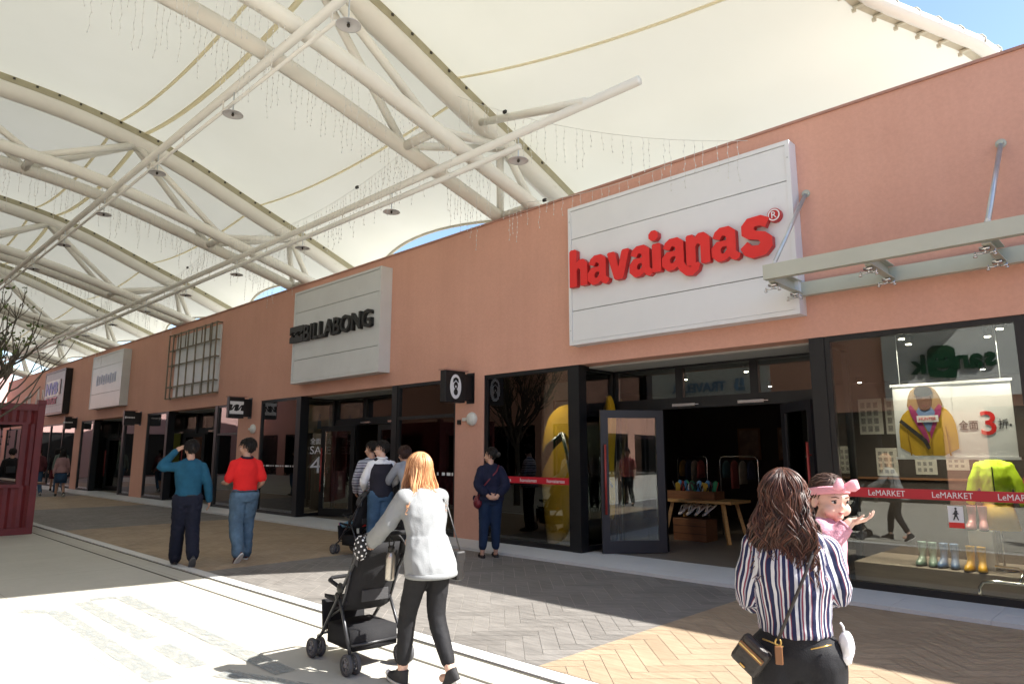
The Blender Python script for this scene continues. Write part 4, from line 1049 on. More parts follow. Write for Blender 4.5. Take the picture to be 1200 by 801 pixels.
flat('face_print', rounded([(-.345,.66),(-.35,.80),(-.19,.80),(-.185,.66),(-.22,.57),(-.31,.57)],1), M_PSKIN, .0152)
flat('cap_print', rounded([(-.37,.745),(-.36,.85),(-.27,.875),(-.18,.85),(-.165,.745)],1), M_PDARK, .0187)
flat('nose_print', [(-.285,.70),(-.25,.70),(-.258,.735),(-.277,.735)], mat('printed_skin_light',(.17,.085,.055),.6), .0187); flat('mouth_print', rounded([(-.305,.635),(-.23,.635),(-.25,.62),(-.285,.62)],1), mat('printed_lip',(.14,.04,.035),.6), .0187)
flat('strap_print', [(-.56,.44),(-.53,.47),(-.27,.22),(-.24,.12),(-.27,.10),(-.31,.19)], M_PDARK, .0152)
flat('zip_print', [(-.235,.03),(-.225,.03),(-.225,.24),(-.235,.24)], M_RAIND, .0152); flat('fold_print', [(-.05,.03),(-.03,.03),(-.06,.38),(-.07,.38)], M_RAIND, .0152); flat('fold_print', [(-.46,.03),(-.445,.03),(-.47,.34),(-.48,.34)], M_RAIND, .0152)
flat('name_tag_print', [(-.36,.43),(-.13,.43),(-.13,.51),(-.36,.51)], M_WHITEFILM, .0187); flat('tag_border', [(-.36,.43),(-.13,.43),(-.13,.51),(-.36,.51)], M_RED, .0222, th=.0) if False else None
letters('lettering', 'HUNTER', M_RED, ps, -.335, -.0235, .452, width=.18, height=.036, depth=.002)
M_INK = mat('dark_print_ink', (.05,.05,.05), .6)
letters('lettering', '全面', M_INK, ps, .07, -.004, .34, width=.19, height=.10, depth=.004)
letters('lettering', '3', M_RED, ps, .285, -.004, .27, width=.15, height=.27, depth=.004, bold=.01)
letters('lettering', '折', M_INK, ps, .455, -.004, .345, width=.095, height=.10, depth=.004)
flat('dot_print', [(.57+.012*math.cos(a*PI/4),.375+.012*math.sin(a*PI/4)) for a in range(8)], M_INK, .001)
def tape(label, x0, x1, z0, z1, word, xs, wlen, hgt):
    t = thing('window_tape', label, 'window film', ((x0+x1)/2,YW+.055,z0)); cx_ = (x0+x1)/2
    k = MB(); k.box(x0-cx_,x1-cx_,-.0,.004,0,z1-z0); obj('film', k, M_REDTAPE, t)
    for x in xs: letters('lettering', word, M_WHITEFILM, t, x-cx_, -.002, (z1-z0-hgt)/2, width=wlen, height=hgt, depth=.002)
tape('red safety film with white capital lettering across the display window', -3.09,1.18,1.13,1.245,'LeMARKET',[-2.78,-2.1,-1.47,-.85,-.2,.45],.40,.066)
tape('red safety film across the yellow flip-flop window', -9.46,-7.46,1.13,1.245,'havaianas',[-9.25,-8.62,-7.98],.40,.06)
st = thing('window_sticker', 'small white notice sticker with a red foot strip on the display glass', 'sticker', (-1.885,YW+.055,.83))
k = MB(); k.box(-.075,.075,0,.003,0,.24); obj('sheet', k, M_WHITEFILM, st); k = MB(); k.box(-.075,.075,-.003,-.0005,0,.06); obj('foot_strip', k, M_RED, st)
k = MB(); k.caps((0,-.003,.15),(0.005,-.003,.185),.016,.014,8); k.ell((.004,-.003,.213),(.012,.004,.012)); k.caps((0,-.003,.15),(-.022,-.003,.09),.008,.006,6); k.caps((0,-.003,.15),(.022,-.003,.09),.008,.006,6); k.caps((0,-.003,.18),(-.025,-.003,.15),.005,.005,6); k.caps((0,-.003,.18),(.025,-.003,.155),.005,.005,6)
obj('figure_mark', k, M_INK, st)
pl = thing('display_plinth', 'low grey brown display plinth behind the boots', 'plinth', (-1.4,10.2,.05))
k = MB(); k.box(-1.75,2.5,-.62,.5,0,.25,bev=.008); obj('body', k, mat('plinth_oak',(.26,.22,.18),.6,var=.15,scale=2,stretch=(1,8,8)), pl)
bp = thing('display_stool', 'small white box stand under the pink boots', 'stand', (-1.8,9.95,.302)); k = MB(); k.box(-.12,.12,-.1,.1,0,.44,bev=.005); obj('box', k, M_OFFWHITE, bp); k = MB(); k.box(-.13,.13,-.11,.11,.441,.455); obj('lid', k, M_OFFWHITE, bp)
def boot(label, loc, m, rz, grp, s=1.):
    t = thing('rubber_boot', label, 'boot', loc, R(rz), grp, s)
    k = MB(); k.smooth = True
    def ring(z, cy, rx, ry, n=14): return [V(rx*math.cos(2*PI*j/n), cy+ry*math.sin(2*PI*j/n), z) for j in range(n)]
    k.loft([ring(.012,.045,.045,.115),ring(.03,.045,.048,.12),ring(.06,.035,.045,.108),ring(.085,.005,.04,.07),ring(.12,-.02,.038,.052),ring(.2,-.02,.043,.05),ring(.27,-.02,.047,.052),ring(.28,-.02,.047,.052),ring(.28,-.02,.041,.046),ring(.15,-.02,.033,.04)]); obj('shaft', k, m, t)
    k = MB(); k.loft([ring(0,.045,.046,.118),ring(.011,.045,.05,.122)]); obj('sole', k, M_BLACKLET, t); return t
for nm, c, x, y, z in (('pink',(.60,.26,.27),-1.82,9.9,.757),('pale green',(.24,.36,.29),-2.36,9.8,.302),('blue',(.16,.26,.46),-2.13,9.8,.302),('yellow',(.66,.36,.01),-1.84,9.72,.302)):
    for i in (0,1):
        boot('%s rubber boot, %s of its pair, in the display window' % (nm,('left','right')[i]), (x-.058+.116*i,y,z), mat(nm.replace(' ','_')+'_rubber',c,.3,var=.04), 180+(8 if i else -8), 'rubber boots in the display window')
def jacket(label, loc, rz, m, m2, low=None):
    t = thing('mannequin', label, 'mannequin', loc, R(rz))
    k = MB(); k.smooth = True
    k.caps((-.11,0,1.46),(.11,0,1.46),.065,.065); 
    rings = [(.92,.19,.13),(1.1,.18,.12),(1.3,.20,.13),(1.42,.19,.11),(1.5,.12,.08),(1.56,.06,.06)]
    k.loft([[V(rx*math.cos(2*PI*j/16), ry*math.sin(2*PI*j/16), z) for j in range(16)] for z, rx, ry in rings])
    for s in (-1,1): k.tube([(s*.16,0,1.44),(s*.25,-.02,1.25),(s*.30,-.04,1.02),(s*.31,-.05,.90)],[.075,.07,.062,.055],12); k.ell((s*.17,0,1.43),(.08,.08,.08))
    link('jacket', remeshed('jacket', k, .018, 3, .008, 10), m, t)
    if low:
        k = MB(); k.smooth = True; k.loft([[V(rx*math.cos(2*PI*j/16), ry*math.sin(2*PI*j/16), z) for j in range(16)] for z, rx, ry in ((.56,.24,.18),(.75,.21,.15),(.93,.175,.125))]); obj('skirt', k, low, t)
    k = MB(); k.smooth = True; k.tube([(0,0,.02),(0,0,.9)],.014,8); k.lathe([(.16,0),(.16,.012),(.03,.02)],20); obj('stand', k, M_CHROME, t)
    k = MB(); k.box(-.006,.006,-.139,-.128,.96,1.44); obj('zip', k, M_BLACKLET, t)
    k = MB(); k.smooth = True; k.tube([(0,0,1.56),(0,0,1.66)],.045,12); obj('neck_cap', k, M_WHITEFILM, t)
    return t
jacket('headless mannequin in a neon yellow green jacket and mustard skirt', (-1.62,10.02,.302), 0, mat('neon_fabric',(.50,.72,.02),.6,var=.06), mat('mustard_fabric',(.55,.33,.02),.7), mat('mustard_fabric',(.55,.33,.02),.7)).scale = (.85,.85,.83)
jacket('headless mannequin in a crimson jacket behind the neon one', (-1.12,10.35,.302), -20, mat('crimson_fabric',(.40,.03,.06),.6), M_BLACKLET, mat('mustard_fabric',(.55,.33,.02),.7)).scale = (.86,.86,.84)
fl = thing('floor_rail', 'bent chrome rail standing on the window floor below the yellow boots', 'rail', (-1.45,9.36,.05))
k = MB(); k.smooth = True; k.tube([(-.32,0,0),(-.32,0,.13),(-.28,0,.19),(-.18,0,.21),(.7,0,.21)],.018,10); k.tube([(.05,0,.21),(.08,.1,.3),(.02,.25,.34),(-.2,.3,.34)],.014,8); obj('tube', k, M_CHROME, fl)
for i, (x, z, w_, h_) in enumerate(((-3.4,1.95,.34,.55),(-3.02,1.95,.34,.55),(-3.22,1.32,.30,.42),(-2.7,1.35,.28,.42),(-2.3,1.42,.28,.34),(-1.9,1.42,.28,.34))):
    t = thing('price_sheet', 'pale sheet of small product pictures pinned up behind the display window', 'notice', (x,11.6,z), 0, 'price sheets behind the display window')
    k = MB(); k.box(-w_/2,w_/2,-.004,0,0,h_); obj('sheet', k, mat('notice_paper',(.36,.34,.30),.7), t)
    k = MB()
    for a in range(3):
        for b_ in range(4):
            x0 = -w_/2+.03+a*(w_-.06)/3; z0 = .04+b_*(h_-.06)/4; k.box(x0,x0+(w_-.06)/3-.03,-.008,-.0045,z0,z0+(h_-.06)/4-.035)
    obj('picture_grid', k, mat('notice_print',(.16,.15,.14),.7,var=.5,scale=20), t)
pw = thing('notice_board', 'dark board holding the pinned price sheets', 'board', (-2.6,11.61,.05)); k = MB(); k.box(-1.2,1.2,0,.05,0,2.7); obj('board', k, M_INTWALL, pw); k = MB(); k.box(-1.22,1.22,-.05,-.001,1.22,1.25); obj('ledge', k, M_DKWOOD, pw)
sg = thing('stock_shelf', 'wooden shelf unit of folded stock deep in the display shop', 'shelf', (-1.2,13.2,.05))
for z in (.1,.6,1.1,1.6,2.1):
    k = MB(); k.box(-1.2,1.2,-.2,.2,z,z+.03); obj('shelf_board', k, M_DKWOOD, sg)
for x in (-1.22,0,1.22):
    k = MB(); k.box(x-.015,x+.015,-.21,-.201,.0,2.3); obj('upright', k, M_DKWOOD, sg)
for i in range(16):
    x = -1.05+.3*(i % 8); z = .632+.5*(i//8); c = SHC[i % 5]; k = MB(); k.box(x-.11,x+.11,-.15,.12,z,z+.16+.05*(i % 3)); o = obj('folded_stack', k, mat('shirt_'+c[0],c[1],.8), sg)

# ------------------------------------------------------------------ surf shop windows
sb = thing('surfboard', 'yellow surfboard with black zigzag lines standing in the surf shop window', 'surfboard', (-18.25,9.75,.05), R(8))
sbp = rounded([(-.12,0),(.12,0),(.24,.35),(.27,.9),(.22,1.45),(.07,1.9),(0,1.98),(-.07,1.9),(-.22,1.45),(-.27,.9),(-.24,.35)])
Mt = Matrix.Rotation(R(6),4,'Y')
k = MB(); k.prism(sbp,-.02,.03,(),Mt); obj('board', k, mat('board_yellow',(.44,.33,.03),.35,var=.1,scale=4), sb)
for i, (a, b_) in enumerate((((-.2,.3),(.2,.75)),((.22,.5),(-.22,1.0)),((-.24,.7),(.22,1.25)),((.2,1.1),(-.16,1.55)),((-.1,.2),(.02,1.8)),((.1,.15),(.16,1.4)),((-.2,1.3),(.1,1.7)))):
    k = MB(); k.bar(Mt @ V(a[0],-.023-.001*i,a[1]),Mt @ V(b_[0],-.023-.001*i,b_[1]),.004,.035,up=(0,1,0)); obj('stripe', k, M_BLACKLET, sb)
fn = MB(); fn.prism([(0,.1),(.0,.3),(.08,.12)],-.006,.006,(),Matrix.Translation((0,.04,0)) @ Matrix.Rotation(PI/2,4,'Z')); obj('fin', fn, M_BLACKLET, sb)
fm = thing('window_film_mark', 'row of small white film dashes across the surf shop left window', 'window film', (-17.7,YW+.055,1.33))
for i in range(14):
    k = MB(); w_ = (.04,.03,.11,.05)[i % 4]; x = -.92+i*.135; k.box(x,x+w_,0,.003,-.02,.02); obj('dash', k, M_WHITEFILM, fm)
fm = thing('window_film_mark', 'row of small white film dashes across the surf shop right window', 'window film', (-11.3,YW+.055,1.25))
for i in range(12):
    k = MB(); w_ = (.04,.09,.11,.05)[i % 4]; x = -.85+i*.15; k.box(x,x+w_,0,.003,-.03,.03); obj('dash', k, M_WHITEFILM, fm)
# lettering on the side glass of the entrance, read from the walk
sl = thing('window_lettering', 'white sale lettering with a big numeral on the surf shop side glass', 'lettering', (-16.53,9.45,1.1), PI/2)
letters('lettering', '全面出清', M_WHITEFILM, sl, .0, -.004, .82, width=.62, height=.15, depth=.003)
letters('lettering', 'SALE', M_WHITEFILM, sl, .0, -.004, .55, width=.62, height=.2, depth=.003)
letters('lettering', '4', M_WHITEFILM, sl, .02, -.004, .05, width=.32, height=.43, depth=.003)
letters('lettering', '折', M_WHITEFILM, sl, .42, -.004, .05, width=.16, height=.15, depth=.003)
wp = thing('window_poster', 'orange and pale poster hung inside the surf shop side glass', 'poster', (-16.66,9.75,2.2), PI/2)
k = MB(); k.box(-.3,.3,0,.01,0,.75); obj('sheet', k, mat('sunset_print',(.42,.24,.12),.6,var=.6,scale=1.6), wp); k = MB(); k.prism([(-.05,.12),(.08,.12),(.05,.5),(-.01,.55)],-.006,-.001); obj('figure_print', k, M_PDARK, wp)
wp = thing('window_poster', 'large dim landscape poster in the top of the surf shop right window', 'poster', (-11.75,9.55,2.38))
k = MB(); k.box(-.62,.62,0,.012,0,.72); obj('sheet', k, mat('dim_green_print',(.12,.13,.11),.6,var=.5,scale=2.4), wp); k = MB(); k.box(-.64,.64,-.004,.016,-.03,-.001); k.box(-.64,.64,-.004,.016,.721,.75); obj('batten', k, M_BLACK, wp)
def bust(label, loc, rz, hood, cloth, face=(.5,.56,.54)):
    t = thing('mannequin', label, 'mannequin', loc, R(rz))
    k = MB(); k.smooth = True; k.ell((0,0,1.62),(.075,.095,.12)); k.tube([(0,-.01,1.4),(0,-.005,1.55)],.05,12); link('head', remeshed('head',k,.012,2), mat('mannequin_white',face,.4), t)
    k = MB(); k.smooth = True; k.ell((0,.03,1.66),(.11,.12,.14)); k.caps((0,.06,1.5),(0,.05,1.6),.11,.1); link('hood', remeshed('hood',k,.014,2), hood, t)
    k = MB(); k.smooth = True; k.loft([[V(rx*math.cos(2*PI*j/16), ry*math.sin(2*PI*j/16), z) for j in range(16)] for z, rx, ry in ((.75,.19,.13),(1.0,.17,.12),(1.25,.20,.13),(1.4,.19,.11),(1.48,.09,.08))])
    for s in (-1,1): k.tube([(s*.17,0,1.4),(s*.25,0,1.15),(s*.26,-.03,.85)],[.07,.06,.05],10)
    link('jacket', remeshed('jacket',k,.018,3,.008,9), cloth, t)
    k = MB(); k.smooth = True
    for s in (-1,1): k.tube([(s*.08,0,.8),(s*.085,0,.4),(s*.09,0,.0)],[.09,.065,.045],10)
    obj('legs', k, M_BLACKLET, t); return t
M_MUST = mat('mustard_hood',(.44,.26,.02),.8,var=.15); M_TEALC = mat('dark_teal_cap',(.03,.10,.10),.8)
for x, l, h_, c in ((-12.25,'white faced mannequin in a mustard hood and jacket in the surf shop window',M_MUST,M_MUST),(-11.72,'white faced mannequin with a dark teal hat in the surf shop window',M_TEALC,mat('navy_coat',(.012,.018,.035),.8))):
    bust(l, (x,9.95,.42), -35, h_, c)
wb = thing('window_block', 'black plinth under the two surf shop mannequins', 'plinth', (-11.95,9.95,.05)); k = MB(); k.box(-.6,.6,-.3,.35,0,.36,bev=.006); obj('body', k, M_BLACKLET, wb); k = MB(); k.box(-.6,.6,-.3,.35,.3605,.3695); obj('top', k, M_BLACK, wb)
# third shop
for i, (x, z, w_, h_, c, l) in enumerate(((-27.2,2.2,.5,.4,(.6,.6,.6),'white square poster high in the third shop window'),(-27.2,1.3,.5,.6,(.58,.6,.6),'white poster lower in the third shop window'),(-26.5,1.0,.7,1.4,(.3,.25,.03),'mustard panel standing in the third shop window'))):
    t = thing('window_poster', l, 'poster', (x,9.5+.1*i,z)); k = MB(); k.box(-w_/2,w_/2,0,.012,0,h_); obj('sheet', k, mat('poster_tone_%s' % 'abc'[i],c,.6,var=.1), t); k = MB(); k.box(-w_/2,w_/2,-.005,-.001,h_*.1,h_*.14); obj('print_line', k, M_INK, t)
t = thing('window_poster', 'pink and dark curling print filling the top of the third shop window', 'poster', (-20.9,9.4,2.3)); k = MB(); k.box(-.66,.66,0,.012,0,.8); obj('sheet', k, mat('pink_curl_print',(.34,.20,.20),.6,var=.9,scale=3.), t); k = MB(); k.box(-.66,.66,-.01,.02,-.03,-.001); obj('batten', k, M_BLACK, t)
# ------------------------------------------------------------------ people
M_SKIN = mat('skin', (.47,.27,.19), .5, var=.05, scale=12, spec=.35)
M_SKINL = mat('fair_skin', (.60,.38,.29), .5, var=.05, scale=14, spec=.35)
M_EYEW = mat('eye_white', (.6,.58,.56), .3); M_IRIS = mat('dark_iris', (.012,.008,.006), .15)
M_LIP = mat('lip', (.36,.13,.11), .45); M_BROW = mat('brow_hair', (.03,.02,.015), .8)
M_HAIRBLK = mat_island('black_hair', (.006,.005,.005), (.020,.016,.014), .5, .25)
M_HAIRRED = mat_island('auburn_hair', (.28,.10,.036), (.66,.37,.18), .42, .5)
M_HAIRBRN = mat_island('dark_brown_hair', (.010,.005,.004), (.11,.040,.023), .42, .4)
def cloth(name, c, var=.12, scale=6., bump=.25, rough=.85, bscale=160.):
    return mat(name, c, rough, var=var, scale=scale, bump=bump, bscale=bscale, spec=.2)
def lerp(a, b, t): return a+(b-a)*t
BASE = dict(pel=(0,0,.94), wai=(0,0,1.08), che=(0,.0,1.26), up=(0,-.005,1.40), nb=(0,-.015,1.475), head=(0,.02,1.625),
            shl=(-.168,-.01,1.385), ell=(-.225,-.03,1.13), wrl=(-.235,.04,.89), shr=(.168,-.01,1.385), elr=(.225,-.03,1.13), wrr=(.235,.04,.89),
            hil=(-.085,0,.93), knl=(-.09,.02,.50), anl=(-.095,-.02,.085), hir=(.085,0,.93), knr=(.09,.02,.50), anr=(.095,-.02,.085))
class Person:
    """a posed figure, local +y is where the body faces; 1.75 m tall before scale"""
    def __init__(s, label, loc, heading, height, pose, female=False, skin=None, group=None, head_yaw=0., head_pitch=0., build=1., face=True, detail=.0095, hands=True):
        s.J = {k: Vector(v) for k, v in BASE.items()}
        if female:
            for k in ('shl','shr','ell','elr','wrl','wrr'): s.J[k].x *= .9
        for k, v in pose.items(): s.J[k] = Vector(v)
        s.f = female; s.b = build; s.skin = skin or M_SKIN
        s.t = thing('person', label, 'person', loc, math.atan2(-heading[0], heading[1]), group, height/1.75)
        s.H = Matrix.Translation(s.J['head']) @ Matrix.Rotation(R(head_yaw),4,'Z') @ Matrix.Rotation(R(-head_pitch),4,'X')
        s.detail = detail; s.seed = hash(label) % 97 if False else len(label)
        s.body(face, hands)
    def torso(s, mb, g=0., z0=None, z1=None, top=True):
        J = s.J; b = s.b; w = .92 if s.f else 1.
        sp = [(J['pel']+V(0,0,-.10),.145*b,.10*b),(J['pel'],.168*b*(1.02 if s.f else .98),.118*b),(lerp(J['pel'],J['wai'],.6),.15*b*w,.108*b),(J['wai'],.145*b*w,.105*b),(lerp(J['wai'],J['che'],.5),.155*b*w,.112*b),(J['che'],.172*b*w,.12*b),(lerp(J['che'],J['up'],.6),.172*b*w,.108*b),(J['up'],.15*b*w,.09*b)]
        if top: sp += [(lerp(J['up'],J['nb'],.5),.108*b*w,.074*b),(J['nb'],.066,.058)]
        ax = (J['shr']-J['shl']); yaw_s = math.atan2(ax.y, ax.x); axh = (J['hir']-J['hil']); yaw_h = math.atan2(axh.y, axh.x)
        rings = []; n = len(sp)-1; dense = []
        for i in range(n):
            for j in range(5):
                t = j/5; (c0,a0,b0), (c1,a1,b1) = sp[i], sp[i+1]; dense.append((lerp(c0,c1,t), lerp(a0,a1,t), lerp(b0,b1,t), (i+t)/n))
        dense.append((*sp[-1], 1.))
        for c, rx, ry, q in dense:
            if z0 is not None and c.z < z0-1e-6: continue
            if z1 is not None and c.z > z1+1e-6: continue
            a = lerp(yaw_h, yaw_s, q); rx += g; ry += g
            rings.append([c+V(math.cos(a)*rx*math.cos(t)-math.sin(a)*ry*math.sin(t), math.sin(a)*rx*math.cos(t)+math.cos(a)*ry*math.sin(t), 0) for t in [2*PI*j/20 for j in range(20)]])
        return mb.loft(rings)
    def limb(s, mb, a, b_, c, r, g=0., t1=1.):
        """shoulder-elbow-wrist or hip-knee-ankle as one tapering tube; t1 cuts the far end"""
        a, b_, c = s.J[a], s.J[b_], s.J[c]; pts = []; rr = []
        n = 5
        for i in range(n): pts.append(lerp(a,b_,i/n)); rr.append(lerp(r[0],r[1],i/n)+g)
        for i in range(n+1): pts.append(lerp(b_,c,i/n)); q = i/n; rr.append((lerp(r[1],r[2],q*2) if q < .5 else lerp(r[2],r[3],q*2-1))+g)
        # soften the bend
        p2 = [pts[0]]+[(pts[i-1]+pts[i]*2+pts[i+1])/4 for i in range(1,len(pts)-1)]+[pts[-1]]
        k = max(2,int(round(len(p2)*t1)))
        p2 = p2[:k]; rr = rr[:k]
        mb.tube(p2, rr, 12); mb.ell(p2[0],(rr[0],)*3); mb.ell(p2[-1],(rr[-1]*.9,)*3)
        return p2[-1]
    def hand(s, mb, wr, d, palm, thumb, curl=25., size=1., spread=4.):
        """palm, four unequal jointed fingers and a thumb; d = pointing direction, palm = palm normal, thumb = side of the thumb"""
        d = Vector(d).normalized(); pn = Vector(palm); pn = (pn-d*pn.dot(d)).normalized(); sd = d.cross(pn).normalized()
        if sd.dot(Vector(thumb)) < 0: sd = -sd
        w = Vector(wr); k = size
        M = Matrix((sd,d,pn)).transposed()
        mb.ell(w+d*.045*k,(.040*k,.055*k,.017*k),M.to_4x4())
        mb.caps(w-d*.02*k, w+d*.03*k, .025*k, .024*k, 10)
        for i, (o, l) in enumerate(((.028,.078),(.0095,.087),(-.0095,.081),(-.027,.064))):
            p = w+d*(.082-.004*abs(i-1))*k+sd*o*k; ang = R(curl*.5+i*3); dr = (d+sd*math.tan(R(spread*(1.5-i)*.6))).normalized()
            for seg, (fl, rr) in enumerate(((.45,.0095),(.32,.0085),(.25,.0075))):
                v = (dr*math.cos(ang)+pn*math.sin(ang)).normalized(); q = p+v*l*fl*k; mb.caps(p,q,rr*k,rr*k*.93,8); p = q; ang += R(curl)
        p = w+d*.03*k+sd*.03*k; v = (d*.62+sd*.68+pn*.30).normalized(); q = p+v*.042*k; mb.caps(p,q,.0125*k,.0105*k,8); v2 = (d*.85+sd*.30+pn*.35).normalized(); mb.caps(q,q+v2*.032*k,.0105*k,.0085*k,8)
    def headgeo(s, mb):
        H = s.H; E = lambda c, r: mb.ell(H @ V(*c), r, H.to_3x3().to_4x4())
        E((0,-.012,.035),(.074,.093,.088)); E((0,.022,-.03),(.061,.066,.082)); E((0,.05,-.085),(.032,.03,.026)); E((0,.02,-.07),(.054,.05,.04))
        mb.caps(H @ V(0,.085,.005), H @ V(0,.108,-.032), .009,.0135,8); E((0,.098,-.037),(.019,.014,.010))
        E((0,.080,.022),(.05,.014,.012)); E((0,.085,-.064),(.024,.011,.010))
        for q in (-1,1): E((q*.036,.066,-.03),(.026,.022,.024)); E((q*.074,-.008,-.012),(.010,.021,.031))
    def body(s, face, hands):
        J = s.J; mb = MB(); b = s.b
        s.torso(mb,-.008)
        for sd in 'lr':
            s.limb(mb,'sh'+sd,'el'+sd,'wr'+sd,[.05*b,.041*b,.037*b,.026]); s.limb(mb,'hi'+sd,'kn'+sd,'an'+sd,[.083*b,.055*b,.05*b,.037])
            a = J['an'+sd]; mb.caps(a+V(0,.0,-.03), a+V(0,.11,-.05), .034, .03)
        mb.tube([J['nb']+V(0,-.005,-.05), lerp(J['nb'],J['head'],.45), s.H @ V(0,-.02,-.03)], [.064 if not s.f else .056,.054 if not s.f else .047,.052 if not s.f else .045], 14)
        s.headgeo(mb)
        if hands:
            for sd, q in (('l',-1),('r',1)):
                hv_ = getattr(s,'hand_'+sd,None)
                d = (J['wr'+sd]-J['el'+sd]).normalized()
                hp = s.hp.get(sd) if hasattr(s,'hp') else None
                if hp: s.hand(mb, J['wr'+sd], *hp[:3], **hp[3])
                else: s.hand(mb, J['wr'+sd], d+V(0,.12,-.1), (-q,.15,0), (0,1,.0), curl=24)
        o = link('body', remeshed('body', mb, s.detail, 2, fac=.35), s.skin, s.t); s.bodyo = o
        if face:
            H = s.H
            for q in (-1,1):
                k = MB(); k.smooth = True; k.ell(H @ V(q*.031,.0775,.0),(.013,.009,.0075),H.to_3x3().to_4x4()); eo = obj('eye', k, M_EYEW, s.t)
                k = MB(); k.smooth = True; k.ell(H @ V(q*.031,.0845,.0),(.0062,.004,.0062),H.to_3x3().to_4x4()); obj('iris', k, M_IRIS, eo)
                k = MB(); k.smooth = True; k.tube([H @ V(q*.014,.0925,.019), H @ V(q*.032,.091,.025), H @ V(q*.05,.078,.021)],[.004,.0045,.003],6); obj('eyebrow', k, M_BROW, s.t)
            k = MB(); k.smooth = True; k.ell(H @ V(0,.0925,-.0625),(.021,.006,.0042),H.to_3x3().to_4x4()); k.ell(H @ V(0,.0915,-.0715),(.017,.006,.0048),H.to_3x3().to_4x4()); obj('mouth', k, M_LIP, s.t)
    def top(s, name, m, g=.014, hem=-.08, sleeve=1., sg=.014, vox=.0125, wr=.008, wf=8., collar=False, smooth=3, seed=1.):
        mb = MB(); J = s.J
        s.torso(mb, g, z0=J['pel'].z+hem)
        for sd in 'lr':
            if sleeve > 0: s.limb(mb,'sh'+sd,'el'+sd,'wr'+sd,[.05*s.b,.045*s.b,.041*s.b,.034],sg,sleeve)
            mb.ell(J['sh'+sd],(.05*s.b+sg*.7,)*3)
            mb.caps(J['sh'+sd], lerp(J['nb'],J['up'],.35)+V(J['sh'+sd].x*.3,0,0), .047*s.b+sg*.7, .045+g*.5)

        if hem < .02:
            ax = J['hir']-J['hil']; a = math.atan2(ax.y, ax.x); zt = J['wai'].z+.03; zb = J['pel'].z+hem; rings = []
            for i in range(9):
                q = i/8; z = lerp(zt,zb,q); c = lerp(J['wai'],J['pel'],min(1,q*1.3)); rx = lerp(.145,.176,min(1,q*1.5))*s.b+g; ry = lerp(.108,.155,min(1,q*1.5))*s.b+g
                rings.append([V(c.x+math.cos(a)*rx*math.cos(t)-math.sin(a)*ry*math.sin(t), c.y-.012*q+math.sin(a)*rx*math.cos(t)+math.cos(a)*ry*math.sin(t), z) for t in [2*PI*j/24 for j in range(24)]])
            mb.loft(rings)
        o = link(name, remeshed(name, mb, vox, smooth, wr, wf, (1,1,.55), seed), m, s.t)
        return o
    def bottoms(s, name, m, g=.012, lg=(.014,.012,.016,.016), waist=.13, t1=.97, vox=.0125, wr=.006, wf=9., r=(.088,.062,.055,.045), seed=2.):
        mb = MB(); J = s.J
        s.torso(mb, g, z1=J['pel'].z+waist, top=False)
        for sd in 'lr':
            s.limb(mb,'hi'+sd,'kn'+sd,'an'+sd,[a*s.b+x for a, x in zip(r,lg)],0,t1)
            mb.ell(J['hi'+sd]+V(0,-.025,.0),(.093*s.b,.098*s.b,.10))
        return link(name, remeshed(name, mb, vox, 3, wr, wf, (1,1,.8), seed), m, s.t)
    def shoes(s, m, msole, L=.26, toe=None, pitch=(0,0), yaw=(0,0), h=.09):
        for i, sd in enumerate('lr'):
            a = s.J['an'+sd]; M = Matrix.Translation(a) @ Matrix.Rotation(R(yaw[i]),4,'Z') @ Matrix.Rotation(R(pitch[i]),4,'X')
            k = MB(); k.smooth = True
            k.loft([[M @ V(rx*math.cos(t), cy+ry*math.sin(t), z) for t in [2*PI*j/18 for j in range(18)]] for z, cy, rx, ry in ((-.07,.062,.041,.128),(-.055,.062,.046,.134),(-.03,.05,.045,.118),(-.005,.012,.042,.075),(.03,-.01,.040,.054))])
            link('shoe', remeshed('shoe', k, .009, 2), m, s.t)
            k = MB(); k.loft([[M @ V(rx*math.cos(t), cy+ry*math.sin(t), z) for t in [2*PI*j/18 for j in range(18)]] for z, cy, rx, ry in ((-.086,.062,.042,.130),(-.083,.062,.047,.137),(-.066,.062,.0475,.138))]); obj('sole', k, msole, s.t)
    def cap_hair(s, m, back=-.075, thick=.012, front=.05, vol=1., parting=0., n=380, L=.05, seed=1):
        """short hair: a skull cap overlaid with many short locks"""
        H = s.H; rr = random.Random(seed)
        k = MB(); k.smooth = True
        k.ell(H @ V(0,-.018,.043),((.077+thick)*vol,(.094+thick)*vol,(.086+thick)*vol),H.to_3x3().to_4x4(),24,16)
        bm = bmesh.new(); me = k.mesh('tmp'); bm.from_mesh(me); bpy.data.meshes.remove(me)
        Hi = H.inverted(); dele = []
        for v in bm.verts:
            p = Hi @ v.co; lim = back+(p.y+.11)*(.062-back)/.165 if p.y < front else .075
            if p.z < lim: dele.append(v)
        bmesh.ops.delete(bm, geom=dele, context='VERTS')
        vs = [(v.co.copy(), v.normal.copy()) for v in bm.verts]
        mb = MB(); mb.smooth = True; mb.bm(bm)
        for i in range(n):
            p, nn = vs[rr.randrange(len(vs))]; lp = Hi @ p
            d = H.to_3x3() @ V(lp.x*2.2+rr.uniform(-.3,.3), lp.y*1.2-.25*rr.random(), -.55-.4*rr.random()+(.5 if lp.z > .09 else 0))
            d = (d-nn*d.dot(nn)).normalized(); l = L*rr.uniform(.6,1.3)
            mb.tube([p-nn*.002, p+d*l*.5+nn*.007, p+d*l+nn*rr.uniform(-.004,.006)],[.006,.005,.0015],5,caps=False)
        return obj('hair', mb, m, s.t, fixn=False)
